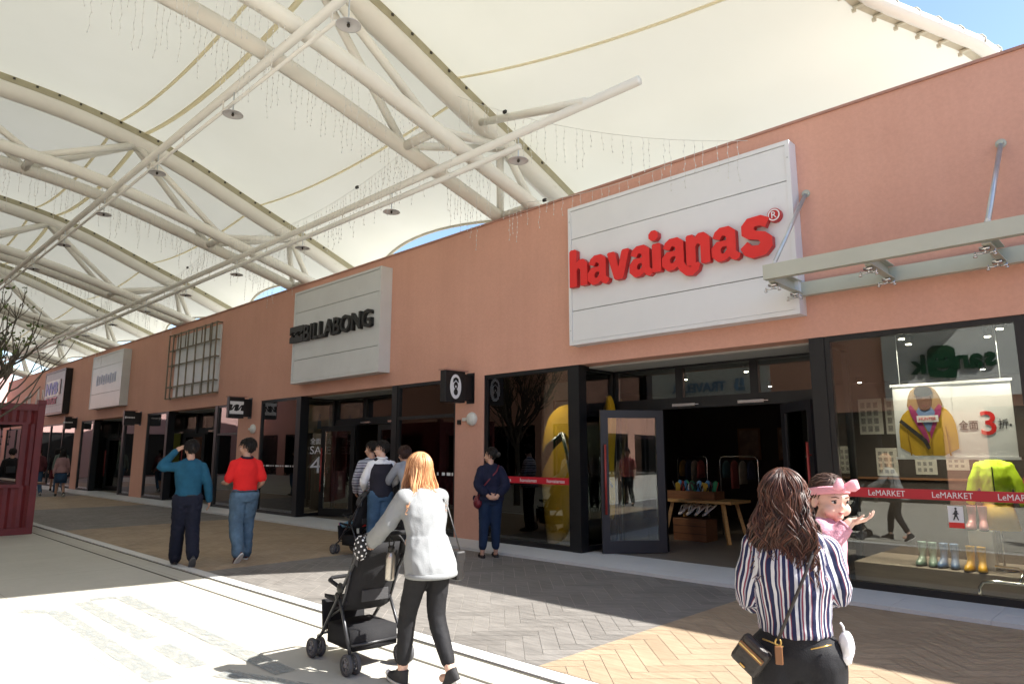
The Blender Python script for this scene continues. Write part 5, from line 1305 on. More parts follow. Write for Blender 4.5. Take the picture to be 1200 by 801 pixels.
    def long_hair(s, m, length=.34, n=330, curl=0., freq=9., flip=.0, width=.115, depth=.1, seed=3, rad=.009, base_m=None, backoff=.06, front=.035):
        """long hair: locks rooted on the skull that fall over neck and shoulders"""
        H = s.H; rr = random.Random(seed); mb = MB(); mb.smooth = True; H3 = H.to_3x3()
        cx = H @ V(0,-.015,.04)
        # inner mass so no scalp or neck shows through
        ms = MB(); ms.smooth = True
        ms.ell(H @ V(0,-.022,.042),(.083,.098,.092),H3.to_4x4(),20,14)
        bt = H @ V(0,-.04,.02); ms.tube([bt, bt+V(0,-.012,-.12), bt+V(0,-.03,-length*.62)],[(.088,.078),(width*.82,.06),(width*.74,.032)],16,upv=(1,0,0))
        link('hair_mass', remeshed('hair_mass', ms, .012, 3, .008, 14, (1,1,.3), seed), base_m or m, s.t)
        for i in range(n):
            a = rr.uniform(-1.,1.)*PI*.80; e = rr.uniform(.05,1.)**.6*PI*.5       # azimuth from the back, elevation
            u = V(math.sin(a)*math.cos(e), -math.cos(a)*math.cos(e), math.sin(e))
            if u.y > .62 and u.z < .55: continue
            r0 = V(u.x*.086, -.018+u.y*.102, .042+u.z*.096)
            ck = random.Random(int((a+4)*4.2)*131+int(e*3.2)*17+seed) if curl > .01 else rr
            ph = ck.uniform(0,6.28)+rr.uniform(-.5,.5); cu = curl*ck.uniform(.5,1.35)*rr.uniform(.8,1.2); L = length*rr.uniform(.72,1.08); fq = freq*(ck.uniform(.75,1.3) if curl > .01 else rr.uniform(.75,1.3)); ro = rr.uniform(.92,1.12)
            sx_ = max(-1,min(1,u.x*1.25+rr.uniform(-.25,.25))); pts = []; rs_ = []
            N = 16 if curl else 10
            # slide down the skull first
            top = u.z
            for j in range(N+1):
                q = j/N; arc = q*(L+.13)
                ang = min(PI*.5, e) - arc/.105                    # radians left on the skull
                if ang > 0:
                    p = V(math.sin(a)*math.cos(ang)*.087*ro, -.018-math.cos(a)*math.cos(ang)*.103*ro, .042+math.sin(ang)*.097*ro); pw = H @ p
                    last = pw; a0 = arc
                else:
                    if j == 0: last = H @ r0; a0 = 0
                    d = arc-a0; w_ = min(1,d/.16)
                    side_ = sx_*width*(.78+.22*w_); yb = -(.018+.103*max(.0,math.cos(a))*ro) 
                    p = H @ V(lerp(math.sin(a)*.087*ro, side_, w_), lerp(-.018-math.cos(a)*.103*ro, (-backoff-.03*abs(math.cos(a))*ro if math.cos(a) > -.2 else front), w_), .042)
                    pw = V(p.x, p.y, last.z-d)
                c = cu*min(1,q*1.6); pw = pw+V(math.sin(ph+arc*fq*2*PI/1.)*c, math.cos(ph*1.7+arc*fq*2*PI*.9)*c*.8, 0)
                if flip and q > .78: pw = pw+V(math.copysign(1,sx_)*flip*((q-.78)/.22)**2*abs(sx_)*1.2, -flip*.5*((q-.78)/.22)**2, flip*.25*((q-.78)/.22)**2)
                pts.append(pw); rs_.append((rad*(1.05-.55*q)*rr.uniform(.85,1.15), rad*.55*(1-.5*q)))
            rs_[-1] = (.0015,.0015); mb.tube(pts, rs_, 5, caps=False)
        return obj('hair', mb, m, s.t, fixn=False)
    def add(s, name, mb, m): return obj(name, mb, m, s.t)
def mk(label, loc, heading, height, pose, hp=None, **kw):
    Person.hp = hp or {}
    return Person(label, loc, heading, height, pose, **kw)
M_BLKSHOE = mat('black_shoe', (.014,.013,.013), .45); M_WSOLE = mat('white_sole', (.62,.61,.58), .6); M_DKSOLE = mat('dark_sole', (.10,.10,.10), .7)
M_NAVYTR = cloth('navy_trouser_cloth', (.012,.014,.026)); M_JEAN = cloth('blue_denim', (.085,.14,.20), .38, 5.); M_JEAN2 = cloth('mid_blue_denim', (.05,.10,.17), .3, 5.); M_BLKTR = cloth('black_stretch_cloth', (.016,.016,.018), .15, 8., .15, .7)

# man in the blue sweater, left hand scratching his head
WALK_A = dict(knl=(-.09,.10,.52),anl=(-.095,.16,.085),knr=(.09,.0,.50),anr=(.095,-.24,.15))
p = dict(WALK_A); p.update(ell=(-.40,-.0,1.37), wrl=(-.205,.05,1.60), elr=(.25,-.05,1.14), wrr=(.29,.03,.90))
m1 = mk('man in a teal blue sweater and dark trousers scratching his head', (-10.85,4.2,.012), (-1,.28), 1.83, p, dict(l=((.75,.0,.55),(.55,.5,-.3),(0,.2,1),dict(curl=18,spread=7)),r=((.12,.25,-1),(-1,.2,0),(0,1,.1),dict(curl=22))), build=1.0, head_yaw=10)
m1.top('sweater', cloth('teal_knit',(.016,.085,.145),.15,9,.4), .022, .03, .98, .014, wr=.010, wf=7, seed=3.)
m1.bottoms('trousers', M_NAVYTR, .014, (.03,.03,.032,.036), .06, wr=.011, wf=8, seed=4.)
m1.shoes(M_BLKSHOE, M_DKSOLE, pitch=(0,-42)); m1.cap_hair(M_HAIRBLK, -.07, seed=2)
k = MB(); k.smooth = True; k.tube([m1.J['wai']+V(.166*math.cos(a)*1.0,.120*math.sin(a)*1.0,-.10) for a in [2*PI*i/24 for i in range(24)]],[(.012,.018)]*24,6,close=True,upv=(0,0,1)); m1.add('belt', k, M_BLKSHOE)
# man in the red polo shirt
p = dict(knl=(-.09,.04,.51),anl=(-.11,-.23,.14),knr=(.09,.12,.52),anr=(.095,.10,.085), ell=(-.26,-.02,1.13), wrl=(-.25,.22,1.12), elr=(.24,-.07,1.13), wrr=(.20,.13,1.02))
m2 = mk('man in a bright red polo shirt and faded jeans looking left', (-10.72,5.02,.012), (-1,.15), 1.86, p, dict(l=((.2,1,.05),(.4,0,-1),(0,0,1),dict(curl=30)),r=((-.3,.9,.1),(-1,0,-.3),(0,0,1),dict(curl=35))), build=1.02, head_yaw=52)
m2.top('polo_shirt', cloth('red_pique',(.68,.022,.022),.06,6,.2), .020, .06, .46, .022, wr=.009, wf=7, seed=5.)
k = MB(); k.smooth = True; k.tube([m2.J['nb']+V(.078*math.cos(a),.078*math.sin(a)-.008,.018+.012*math.sin(a)) for a in [2*PI*i/20 for i in range(20)]],.017,8,close=True); m2.add('collar', k, M_NAVYTR)
m2.bottoms('jeans', M_JEAN, .016, (.036,.034,.036,.038), .08, wr=.013, wf=8, seed=6.)
k = MB(); k.smooth = True; k.tube([m2.J['pel']+V(.186*math.cos(a),.138*math.sin(a),.055) for a in [2*PI*i/24 for i in range(24)]],[(.008,.018)]*24,6,close=True,upv=(0,0,1)); m2.add('belt', k, M_BLKSHOE)
m2.shoes(mat('dark_red_sneaker',(.07,.018,.02),.5), M_WSOLE, pitch=(-48,0), yaw=(20,0)); m2.cap_hair(M_HAIRBLK, -.06, .016, vol=1.02, seed=4, L=.06)
# man in the waistcoat pushing the far stroller
p = dict(knl=(-.09,.06,.51),anl=(-.10,.08,.085),knr=(.09,.02,.5),anr=(.10,-.10,.085), ell=(-.27,.04,1.14), wrl=(-.17,.27,1.03), elr=(.25,-.0,1.14), wrr=(.17,.26,1.03))
m3 = mk('man in glasses, white shirt and dark waistcoat pushing the farther stroller', (-9.50,6.75,.012), (-1,.30), 1.84, p, dict(l=((.25,1,-.1),(.2,0,-1),(1,0,.2),dict(curl=48)),r=((-.25,1,-.1),(-.2,0,-1),(-1,0,.2),dict(curl=48))), skin=M_SKINL, build=1.02, head_yaw=62)
m3.top('white_shirt', cloth('white_shirting',(.72,.73,.76),.04,6,.2), .012, .03, .97, .016, wr=.009, wf=8, seed=7.)
mb = MB(); m3.torso(mb, .028, z0=.90, z1=1.43, top=False)
for q in (-1,1): mb.caps(V(q*.125,-.02,1.40),V(q*.085,-.02,1.47),.05,.035)
link('waistcoat', remeshed('waistcoat', mb, .0125, 2, .006, 8), cloth('charcoal_waistcoat',(.022,.021,.030),.1), m3.t)
k = MB(); k.smooth = True; k.tube([m3.J['nb']+V(.072*math.cos(a),.074*math.sin(a)-.008,.025+.012*math.sin(a)) for a in [2*PI*i/20 for i in range(20)]],.018,8,close=True); m3.add('collar', k, MATS['white_shirting'])
m3.bottoms('jeans', M_JEAN2, .014, (.03,.028,.028,.03), .09, wr=.01, seed=8.); m3.shoes(M_BLKSHOE, M_DKSOLE); m3.cap_hair(M_HAIRBLK, -.055, .010, seed=6)
k = MB(); k.smooth = True
for q in (-1,1):
    c = m3.H @ V(q*.032,.096,-.002); k.tube([c+m3.H.to_3x3() @ V(.024*math.cos(a),-.004*abs(math.cos(a)),.017*math.sin(a)) for a in [2*PI*i/14 for i in range(14)]],.0022,5,close=True); k.tube([m3.H @ V(q*.055,.09,.004), m3.H @ V(q*.074,.04,.004), m3.H @ V(q*.076,-.015,.0)],.0022,5)
k.tube([m3.H @ V(-.01,.1,.0), m3.H @ V(.01,.1,.0)],.0022,5); m3.add('glasses', k, M_BLACK)
# companion in the striped long sleeved shirt
def stripes_mat(name, cols, scale, axis=2, wob=.03):
    m, nt, b = new_mat(name); L = nt.links.new
    tc = nd(nt,'ShaderNodeTexCoord'); sp = nd(nt,'ShaderNodeSeparateXYZ'); L(tc.outputs['Object'], sp.inputs[0])
    n = nd(nt,'ShaderNodeTexNoise', Scale=5., Detail=2.); L(tc.outputs['Object'], n.inputs['Vector'])
    a = nd(nt,'ShaderNodeMath'); a.operation = 'MULTIPLY_ADD'; a.inputs[1].default_value = wob; L(n.outputs['Fac'], a.inputs[0]); L(sp.outputs[axis], a.inputs[2])
    s_ = nd(nt,'ShaderNodeMath'); s_.operation = 'MULTIPLY'; s_.inputs[1].default_value = scale; L(a.outputs[0], s_.inputs[0])
    f = nd(nt,'ShaderNodeMath'); f.operation = 'FRACT'; L(s_.outputs[0], f.inputs[0])
    r = nd(nt,'ShaderNodeValToRGB'); r.color_ramp.interpolation = 'CONSTANT'
    while len(r.color_ramp.elements) < len(cols): r.color_ramp.elements.new(.5)
    for e, (p_, c) in zip(r.color_ramp.elements, cols): e.position = p_; e.color = rgba(c)
    L(f.outputs[0], r.inputs['Fac']); L(r.outputs['Color'], b.inputs['Base Color']); b.inputs['Roughness'].default_value = .8; b.inputs['Specular IOR Level'].default_value = .2
    MATS[name] = m; return m
M_GSTR = stripes_mat('grey_lilac_stripe',[(0,(.34,.36,.42)),(.3,(.10,.10,.14)),(.45,(.40,.42,.48)),(.6,(.16,.13,.2)),(.72,(.42,.44,.5)),(.9,(.08,.08,.12))],7.,2)
p = dict(ell=(-.25,.02,1.13), wrl=(-.2,.18,.94), elr=(.24,.03,1.14), wrr=(.17,.24,1.0))
m4 = mk('person in a grey and lilac striped long sleeved top beside the farther stroller', (-10.3,7.1,.012), (-1,.35), 1.84, p, head_yaw=52)
m4.top('striped_top', M_GSTR, .02, -.06, .98, .018, seed=9.); m4.bottoms('trousers', M_NAVYTR, seed=10.); m4.shoes(M_BLKSHOE, M_DKSOLE); m4.cap_hair(M_HAIRBLK, -.08, .012, seed=8)
# woman with the grey sleeve, mostly hidden behind the redhead
p = dict(pel=(0,0,.94), wai=(0,.03,1.07), che=(0,.09,1.22), up=(0,.14,1.34), nb=(0,.17,1.40), head=(0,.24,1.52), shl=(-.16,.14,1.345), shr=(.16,.14,1.345), ell=(-.22,.30,1.16), wrl=(-.18,.48,1.02), elr=(.22,.28,1.15), wrr=(.17,.46,1.02))
m5 = mk('woman in a pale grey top bending forward beyond the redhead', (-8.98,6.98,.012), (-1,.12), 1.86, p, female=True)
m5.top('grey_top', cloth('pale_grey_jersey',(.27,.29,.33),.08), .02, -.08, .97, .016, seed=11.); m5.bottoms('trousers', M_BLKTR, seed=12.); m5.shoes(M_BLKSHOE, M_DKSOLE); m5.cap_hair(mat_island('reddish_black_hair',(.02,.009,.007),(.05,.02,.014),.45), -.1, .014, seed=9)
# woman in navy with the red bag
p = dict(ell=(-.24,-.13,1.15), wrl=(-.05,-.20,.97), elr=(.25,-.12,1.15), wrr=(.055,-.20,.955), knl=(-.10,.02,.5), anl=(-.13,.0,.085), knr=(.09,.03,.5), anr=(.10,.05,.085))
m6 = mk('woman in a navy outfit standing at the flip-flop window with hands clasped behind', (-8.13,7.93,.012), (-.82,.57), 1.73, p, dict(l=((1,-.1,-.2),(0,1,0),(0,0,1),dict(curl=30)),r=((-1,-.25,.1),(0,1,0),(0,0,1),dict(curl=40))), female=True, build=1.08, head_yaw=62)
M_NAVYTOP = cloth('navy_jersey',(.012,.014,.034),.15)
m6.top('navy_top', M_NAVYTOP, .028, -.03, .80, .026, wr=.010, seed=13.); m6.bottoms('navy_trousers', cloth('indigo_cloth',(.013,.026,.060),.15), .014, (.024,.016,.012,.01), t1=.93, wr=.007, seed=14.)
m6.cap_hair(M_HAIRBLK, -.075, .008, seed=10, n=420)
k = MB(); k.smooth = True; k.ell(m6.H @ V(0,-.135,.02),(.045,.04,.045)); m6.add('hair_bun', k, mat('bun_hair',(.012,.010,.009),.5))
for sd in 'lr':
    a = m6.J['an'+sd]; k = MB(); k.prism([(x*1.1,y*.92-.07) for x, y in SOL],-.0,.022,(),Matrix.Translation(a+V(0,-.0,-.085)) @ Matrix(((1,0,0,0),(0,0,1,0),(0,1,0,0),(0,0,0,1)))); m6.add('sandal_sole', k, M_BLKSHOE)
    k = MB(); k.smooth = True
    for y, z in ((.12,-.025),(.06,-.01)): k.tube([a+V(-.045,y,-.065),a+V(-.03,y,z-.012),a+V(.0,y,z),a+V(.03,y,z-.012),a+V(.045,y,-.065)],[(.014,.006)]*5,6)
    m6.add('sandal_strap', k, M_BLKSHOE)
def strap_world(pts, r, m, parent, name='strap'):
    k = MB(); k.smooth = True; k.tube(pts,[(r,r*.35)]*len(pts),6); return obj(name, k, m, parent)
M_BURG = mat('burgundy_leather',(.14,.008,.02),.45,var=.15,scale=10,bump=.15)
def P2(per, v):   # point on a person, in the scene
    bpy.context.view_layer.update(); return per.t.matrix_world @ Vector(v)
def carried(name, label, cat, per):
    """an object carried by a person, built in that person's frame but standing on its own"""
    t = thing(name, label, cat); t.location = per.t.location; t.rotation_euler = per.t.rotation_euler; t.scale = per.t.scale; return t
bg_ = carried('shoulder_bag', 'burgundy red bag hanging at the navy dressed woman\'s hip', 'bag', m6)
k = MB(); k.smooth = True; k.ell((-.20,.04,.87),(.07,.15,.10)); k.ell((-.20,.04,.90),(.06,.13,.09)); link('bag_body', remeshed('bag_body', k, .012, 2, .012, 12), M_BURG, bg_)
strap_world([(-.21,-.07,.93),(-.185,-.12,1.08),(-.05,-.155,1.24),(.08,-.14,1.38),(.13,-.06,1.475),(.10,.05,1.46)],.012,M_BURG,bg_)
k = MB(); k.smooth = True; k.ell((-.24,.19,.93),(.028,.028,.05)); obj('pom_pom', k, M_NAVYTOP, bg_)
# ------------------------------------------------------------------ woman with auburn hair pushing the near stroller
p = dict(pel=(0,0,.94), wai=(0,.05,1.07), che=(0,.10,1.25), up=(0,.13,1.38), nb=(0,.145,1.455), head=(0,.205,1.60),
         shl=(-.165,.13,1.385), shr=(.165,.13,1.385), ell=(-.245,.27,1.17), wrl=(-.225,.49,1.035), elr=(.245,.25,1.16), wrr=(.225,.48,1.03),
         knl=(-.085,.17,.52), anl=(-.085,.22,.085), knr=(.08,.03,.50), anr=(.09,-.17,.125))
w1 = mk('woman with auburn hair in a white sweatshirt and black leggings pushing a stroller', (-4.03,3.32,.0), (-1,.07), 1.67, p,
        dict(l=((.35,1,-.15),(.35,-.05,-1),(1,0,.25),dict(curl=46)),r=((-.35,1,-.15),(-.35,-.05,-1),(-1,0,.25),dict(curl=46))), female=True, skin=M_SKINL, head_yaw=6, head_pitch=-12, detail=.008)
sw = w1.top('sweatshirt', cloth('white_sweatshirt',(.25,.26,.265),.05,6,.3), .024, -.115, .97, .020, vox=.010, wr=.014, wf=6.5, seed=15.)
k = MB(); k.smooth = True; c = w1.J['pel']+V(0,-.012,-.10); k.tube([c+V(.197*math.cos(a),.174*math.sin(a),-.01) for a in [2*PI*i/28 for i in range(28)]],[(.022,.016)]*28,8,close=True,upv=(0,0,1)); w1.add('hem_band', k, MATS['white_sweatshirt'])
k = MB(); k.smooth = True
for sd in 'lr': d = (w1.J['wr'+sd]-w1.J['el'+sd]).normalized(); a = w1.J['wr'+sd]; k.tube([a-d*.045,a-d*.0,a+d*.012],[.052,.05,.046],12)
w1.add('cuffs', k, MATS['white_sweatshirt'])
w1.bottoms('leggings', M_BLKTR, .010, (.008,.006,.006,.002), .05, .95, wr=.004, wf=16, seed=16., r=(.09,.064,.056,.042))
M_CANVAS = mat('black_canvas', (.02,.02,.022), .8, bump=.2, bscale=200)
w1.shoes(M_CANVAS, M_WSOLE, pitch=(4,-34))
for i, sd in enumerate('lr'):
    M = Matrix.Translation(w1.J['an'+sd]) @ Matrix.Rotation(R((4,-34)[i]),4,'X'); k = MB(); k.smooth = True; k.ell(M @ V(0,.175,-.045),(.036,.026,.024),M.to_3x3().to_4x4()); w1.add('toe_cap', k, M_WSOLE)
w1.long_hair(M_HAIRRED, .27, 900, curl=.005, freq=3., flip=.06, width=.13, seed=5, rad=.0055, base_m=mat('auburn_base',(.28,.11,.04),.5,var=.3,scale=12), backoff=.085)
hb_ = carried('handbag', 'black handbag on a long strap at the right hip of the woman in white', 'bag', w1)
k = MB(); k.bbox(-.05,.05,-.15,.15,-.26,0,.03,Matrix.Translation((.225,.03,.98)) @ Matrix.Scale(.85,4)); obj('bag_body', k, mat('black_leather',(.016,.015,.015),.4,bump=.15), hb_)
k = MB(); k.bbox(-.054,.056,-.152,.152,-.10,.006,.02,Matrix.Translation((.225,.03,.98)) @ Matrix.Scale(.85,4)); obj('flap', k, MATS['black_leather'], hb_)
strap_world([(.225,-.08,.98),(.20,-.03,1.15),(.17,.03,1.34),(.135,.11,1.438),(.145,.21,1.39),(.20,.22,1.2),(.225,.12,.98)],.007,MATS['black_leather'],hb_)

# ------------------------------------------------------------------ strollers
M_FRAME = mat('dark_grey_tube', (.045,.046,.05), .35, .4, var=.1); M_FABRIC = cloth('black_stroller_fabric', (.018,.018,.020), .15, 6., .25, .8); M_GREYFAB = cloth('grey_black_shade_fabric', (.055,.055,.058), .12, 6., .25, .8)
M_TYRE = mat('grey_rubber_tyre', (.06,.06,.065), .7, var=.1); M_RIM = mat('wheel_hub_grey', (.16,.16,.17), .45)
def make_stroller(label, loc, heading, shade):
    t = thing('stroller', label, 'stroller', loc, math.atan2(-heading[0], heading[1]))
    W = .225
    k = MB(); k.smooth = True
    for q in (-1,1):
        k.tube([(q*W,-.37,1.0),(q*W,-.29,.93),(q*W,-.05,.62),(q*W,.16,.36),(q*(W-.01),.30,.20),(q*(W-.015),.36,.17)],.0145,10)
        k.tube([(q*W,.02,.54),(q*(W+.005),-.10,.34),(q*(W+.012),-.21,.14)],.013,10); k.tube([(q*W,-.16,.76),(q*(W-.01),-.02,.45),(q*(W-.012),.16,.36)],.010,8)
    for y, z in ((-.20,.20),(.30,.205),(.02,.54),(.1,.43)): k.tube([(-W,y,z),(W,y,z)],.010,8)
    obj('frame', k, M_FRAME, t)
    k = MB(); k.smooth = True; k.tube([(-W,-.37,1.0),(-W+.03,-.405,1.03),(-W+.08,-.42,1.04),(W-.08,-.42,1.04),(W-.03,-.405,1.03),(W,-.37,1.0)],.018,10); obj('handlebar', k, M_FABRIC, t)
    k = MB(); k.smooth = True
    for q in (-1,1): k.ell((q*(W+.012),-.02,.60),(.022,.045,.045)); k.ell((q*(W+.014),.02,.54),(.018,.03,.03))
    obj('joint', k, M_BLACKLET, t)
    # seat, backrest, footrest, basket, folding shade
    k = MB(); k.smooth = True; k.loft([[V(x,y,z+dz) for x, dz in ((-W+.02,.03),(-W*.5,.0),(0,-.008),(W*.5,.0),(W-.02,.03),(W-.02,.06),(W*.5,.035),(0,.03),(-W*.5,.035),(-W+.02,.06))] for y, z in ((.30,.455),(.18,.445),(.02,.43),(-.06,.45))]); obj('seat', k, M_FABRIC, t)
    k = MB(); k.smooth = True; k.loft([[V(x,y+dy,z) for x, dy in ((-W+.015,.05),(-W*.6,-.01),(0,-.03),(W*.6,-.01),(W-.015,.05),(W-.015,.075),(W*.6,.02),(0,.005),(-W*.6,.02),(-W+.015,.075))] for y, z in ((-.06,.43),(-.11,.55),(-.18,.72),(-.24,.88),(-.27,.955))]); obj('backrest', k, M_FABRIC, t)
    k = MB(); k.bbox(-W+.03,W-.03,-.012,.012,0,.24,.008,Matrix.Translation((0,.33,.22)) @ Matrix.Rotation(R(-8),4,'X')); obj('footrest', k, M_FABRIC, t)
    k = MB(); k.smooth = True; k.loft([[V(x,y,z) for x, y in ((-W+.03,-.18),(0,-.20),(W-.03,-.18),(W-.03,.24),(0,.26),(-W+.03,.24))] for z in (.15,.19,.30)]); k.loft([[V(x,y,z) for x, y in ((-W+.04,-.17),(0,-.19),(W-.04,-.17),(W-.04,.23),(0,.25),(-W+.04,.23))] for z in (.16,.20,.305)]); obj('basket', k, M_FABRIC, t)
    k = MB(); k.smooth = True; rings = []
    for a in range(9):
        th = R(-8+a*shade/8.); rings.append([V((W+.012)*math.cos(u)*(1.), -.20-.05+.30*math.sin(th)*max(.12,math.sin(u)) , .80+.29*math.sin(u)*math.cos(th)*.86+.012*(a % 2)) for u in [PI*j/14 for j in range(15)]])
    outer = rings; inner = [[V(p.x*.96,p.y,p.z-.012) for p in r] for r in rings]
    n = 15; vs = [p for r in outer for p in r]+[p for r in inner for p in r]; o = len(outer)*n; fs = []
    for i in range(len(outer)-1):
        for j in range(n-1): fs += [(i*n+j,i*n+j+1,(i+1)*n+j+1,(i+1)*n+j),(o+i*n+j,o+(i+1)*n+j,o+(i+1)*n+j+1,o+i*n+j+1)]
    for j in range(n-1): fs += [(j,o+j,o+j+1,j+1),((len(outer)-1)*n+j,(len(outer)-1)*n+j+1,o+(len(outer)-1)*n+j+1,o+(len(outer)-1)*n+j)]
    k.add(vs, fs); obj('canopy', k, M_GREYFAB, t)
    k = MB(); k.bbox(-.12,.12,-.012,.0,.0,.09,.005,Matrix.Translation((0,-.147,.50))); obj('back_pocket', k, M_GREYFAB, t)
    k = MB(); k.smooth = True; k.tube([(-W+.01,.03,.60),(-W+.02,.22,.63),(-W+.08,.29,.635),(W-.08,.29,.635),(W-.02,.22,.63),(W-.01,.03,.60)],.016,8); obj('bumper_bar', k, M_FABRIC, t)
    def wheel(x, y, r):
        wv = MB(); wv.smooth = True; Mx = Matrix.Translation((x,y,r)) @ Matrix.Rotation(PI/2,4,'Y')
        wv.lathe([(r*.74,-.013),(r*.93,-.017),(r,-.008),(r,.008),(r*.93,.017),(r*.74,.013),(r*.74,-.013)],26,Mx,caps=False); wo = obj('wheel', wv, M_TYRE, t)
        h = MB(); h.smooth = True; h.lathe([(.018,-.016),(.018,.016)],14,Mx); h.lathe([(r*.62,-.010),(r*.76,-.010),(r*.76,.010),(r*.62,.010),(r*.62,-.010)],22,Mx,caps=False)
        for s_ in range(5):
            a = 2*PI*s_/5; h.bar(Mx @ V(.014*math.cos(a),.014*math.sin(a),0), Mx @ V(r*.66*math.cos(a),r*.66*math.sin(a),0), .018, .014, up=(1,0,0))
        obj('rim', h, M_RIM, wo)
    for q in (-1,1):
        for d in (-.036,.036): wheel(q*(W-.015)+d,.40,.078); wheel(q*(W+.012)+d,-.225,.078)
        k = MB(); k.smooth = True; k.tube([(q*(W-.015),.36,.18),(q*(W-.015),.375,.12),(q*(W-.015),.40,.078)],.014,8); obj('wheel_fork', k, M_FRAME, t)
        for cx_, cy_ in ((W-.015,.40),(W+.012,-.225)):
            k = MB(); k.smooth = True; k.tube([(q*cx_-.04,cy_,.078),(q*cx_+.04,cy_,.078)],.008,8); obj('axle', k, M_FRAME, t)
        k = MB(); k.smooth = True; k.tube([(q*(W+.012),-.21,.145),(q*(W+.012),-.225,.078)],.016,8); obj('wheel_fork', k, M_FRAME, t)
    return t
S1 = (-4.90,3.36,.0); S1H = (-1,.07)
s1 = make_stroller('black folding stroller with a steel bottle hung behind it in the sunlight', S1, S1H, 55)
s2 = make_stroller('black stroller with a toddler\'s legs stuck out of it beside the surf shop', (-9.95,6.70,.012), (-1,-.12), 95)
def on_stroller(name, label, cat, st): t = thing(name, label, cat); t.location = st.location; t.rotation_euler = st.rotation_euler; return t
bt = on_stroller('water_bottle', 'brushed steel water bottle hanging from the stroller handle', 'bottle', s1)
Mb = Matrix.Translation((-.06,-.455,.70)) @ Matrix.Rotation(R(3),4,'X')
k = MB(); k.smooth = True; k.lathe([(.030,0),(.0355,.004),(.0365,.02),(.0365,.165),(.034,.182),(.024,.20),(.022,.21)],24,Mb); obj('flask', k, mat('brushed_steel',(.50,.47,.42),.32,.85,var=.05,scale=4,stretch=(1,1,12)), bt)
k = MB(); k.smooth = True; k.lathe([(.025,.211),(.025,.25),(.02,.255)],18,Mb); k.tube([Mb @ V(.022*math.cos(a),0,.275+.026*math.sin(a)) for a in [2*PI*i/14 for i in range(14)]],.006,6,close=True); k.tube([Mb @ V(0,0,.30), V(-.06,-.44,1.03), V(-.06,-.418,1.062)],.005,6); obj('cap', k, M_BLACKLET, bt)
pc = on_stroller('dotted_pouch', 'black pouch with white polka dots at the left end of the stroller handle', 'pouch', s1)
k = MB(); k.smooth = True; k.ell((-.265,-.36,.945),(.035,.065,.085)); link('pouch_body', remeshed('pouch_body', k, .009, 2, .008, 18), mat('black_cotton',(.015,.015,.016),.8), pc)
k = MB(); rr_ = random.Random(4)
for i in range(34):
    a = 2*PI*i*.382; z = -1+2*(i+.5)/34; r_ = math.sqrt(1-z*z); d = V(math.cos(a)*r_*.037,math.sin(a)*r_*.067,z*.087); nn = V(d.x/.037**2,d.y/.067**2,d.z/.087**2).normalized(); k.lathe([(.0001,.0),(.0085,.0),(.0085,.003),(.0001,.003)],8,Matrix.Translation(V(-.265,-.36,.945)+d*1.03) @ nn.to_track_quat('Z','Y').to_matrix().to_4x4())
obj('dots', k, M_WHITEFILM, pc); k = MB(); k.smooth = True; k.tube([(-.255,-.36,1.02),(-.235,-.37,1.05),(-.215,-.38,1.03)],.006,6); obj('loop', k, MATS['black_cotton'], pc)
pk = on_stroller('pink_shoe', 'pink and black toddler shoe peeking past the near stroller seat', 'shoe', s1)
k = MB(); k.smooth = True; k.ell((.245,.33,.47),(.03,.065,.035)); obj('upper', k, mat('pink_fabric',(.58,.16,.25),.7), pk); k = MB(); k.smooth = True; k.ell((.245,.335,.44),(.03,.068,.016)); obj('sole', k, M_BLACKLET, pk)
# toddler in the far stroller
p = dict(pel=(0,0,.94), wai=(0,-.06,1.08), che=(0,-.12,1.26), up=(0,-.16,1.40), nb=(0,-.17,1.48), head=(0,-.15,1.66), shl=(-.16,-.16,1.40), shr=(.16,-.16,1.40), ell=(-.24,.02,1.2), wrl=(-.18,.22,1.1), elr=(.24,.02,1.2), wrr=(.18,.22,1.1), hil=(-.09,.05,.93), hir=(.09,.05,.93), knl=(-.12,.46,1.0), anl=(-.14,.85,.86), knr=(.12,.46,1.0), anr=(.15,.82,.80))
td = mk('toddler in a red top and pale blue trousers sitting in the farther stroller', (-9.93,6.70,.06), (-1,-.2), .80, p, skin=M_SKINL, detail=.014)
td.top('red_top', cloth('toddler_red',(.45,.03,.03)), .03, -.05, .9, .02, seed=17.); td.bottoms('blue_trousers', cloth('toddler_pale_blue',(.16,.34,.50)), .02, (.03,.03,.03,.03), seed=18.); td.shoes(mat('toddler_blue_shoe',(.05,.10,.30),.5), mat('toddler_red_sole',(.5,.05,.04),.5), pitch=(50,50)); td.cap_hair(M_HAIRBLK, -.05, n=160, seed=12)

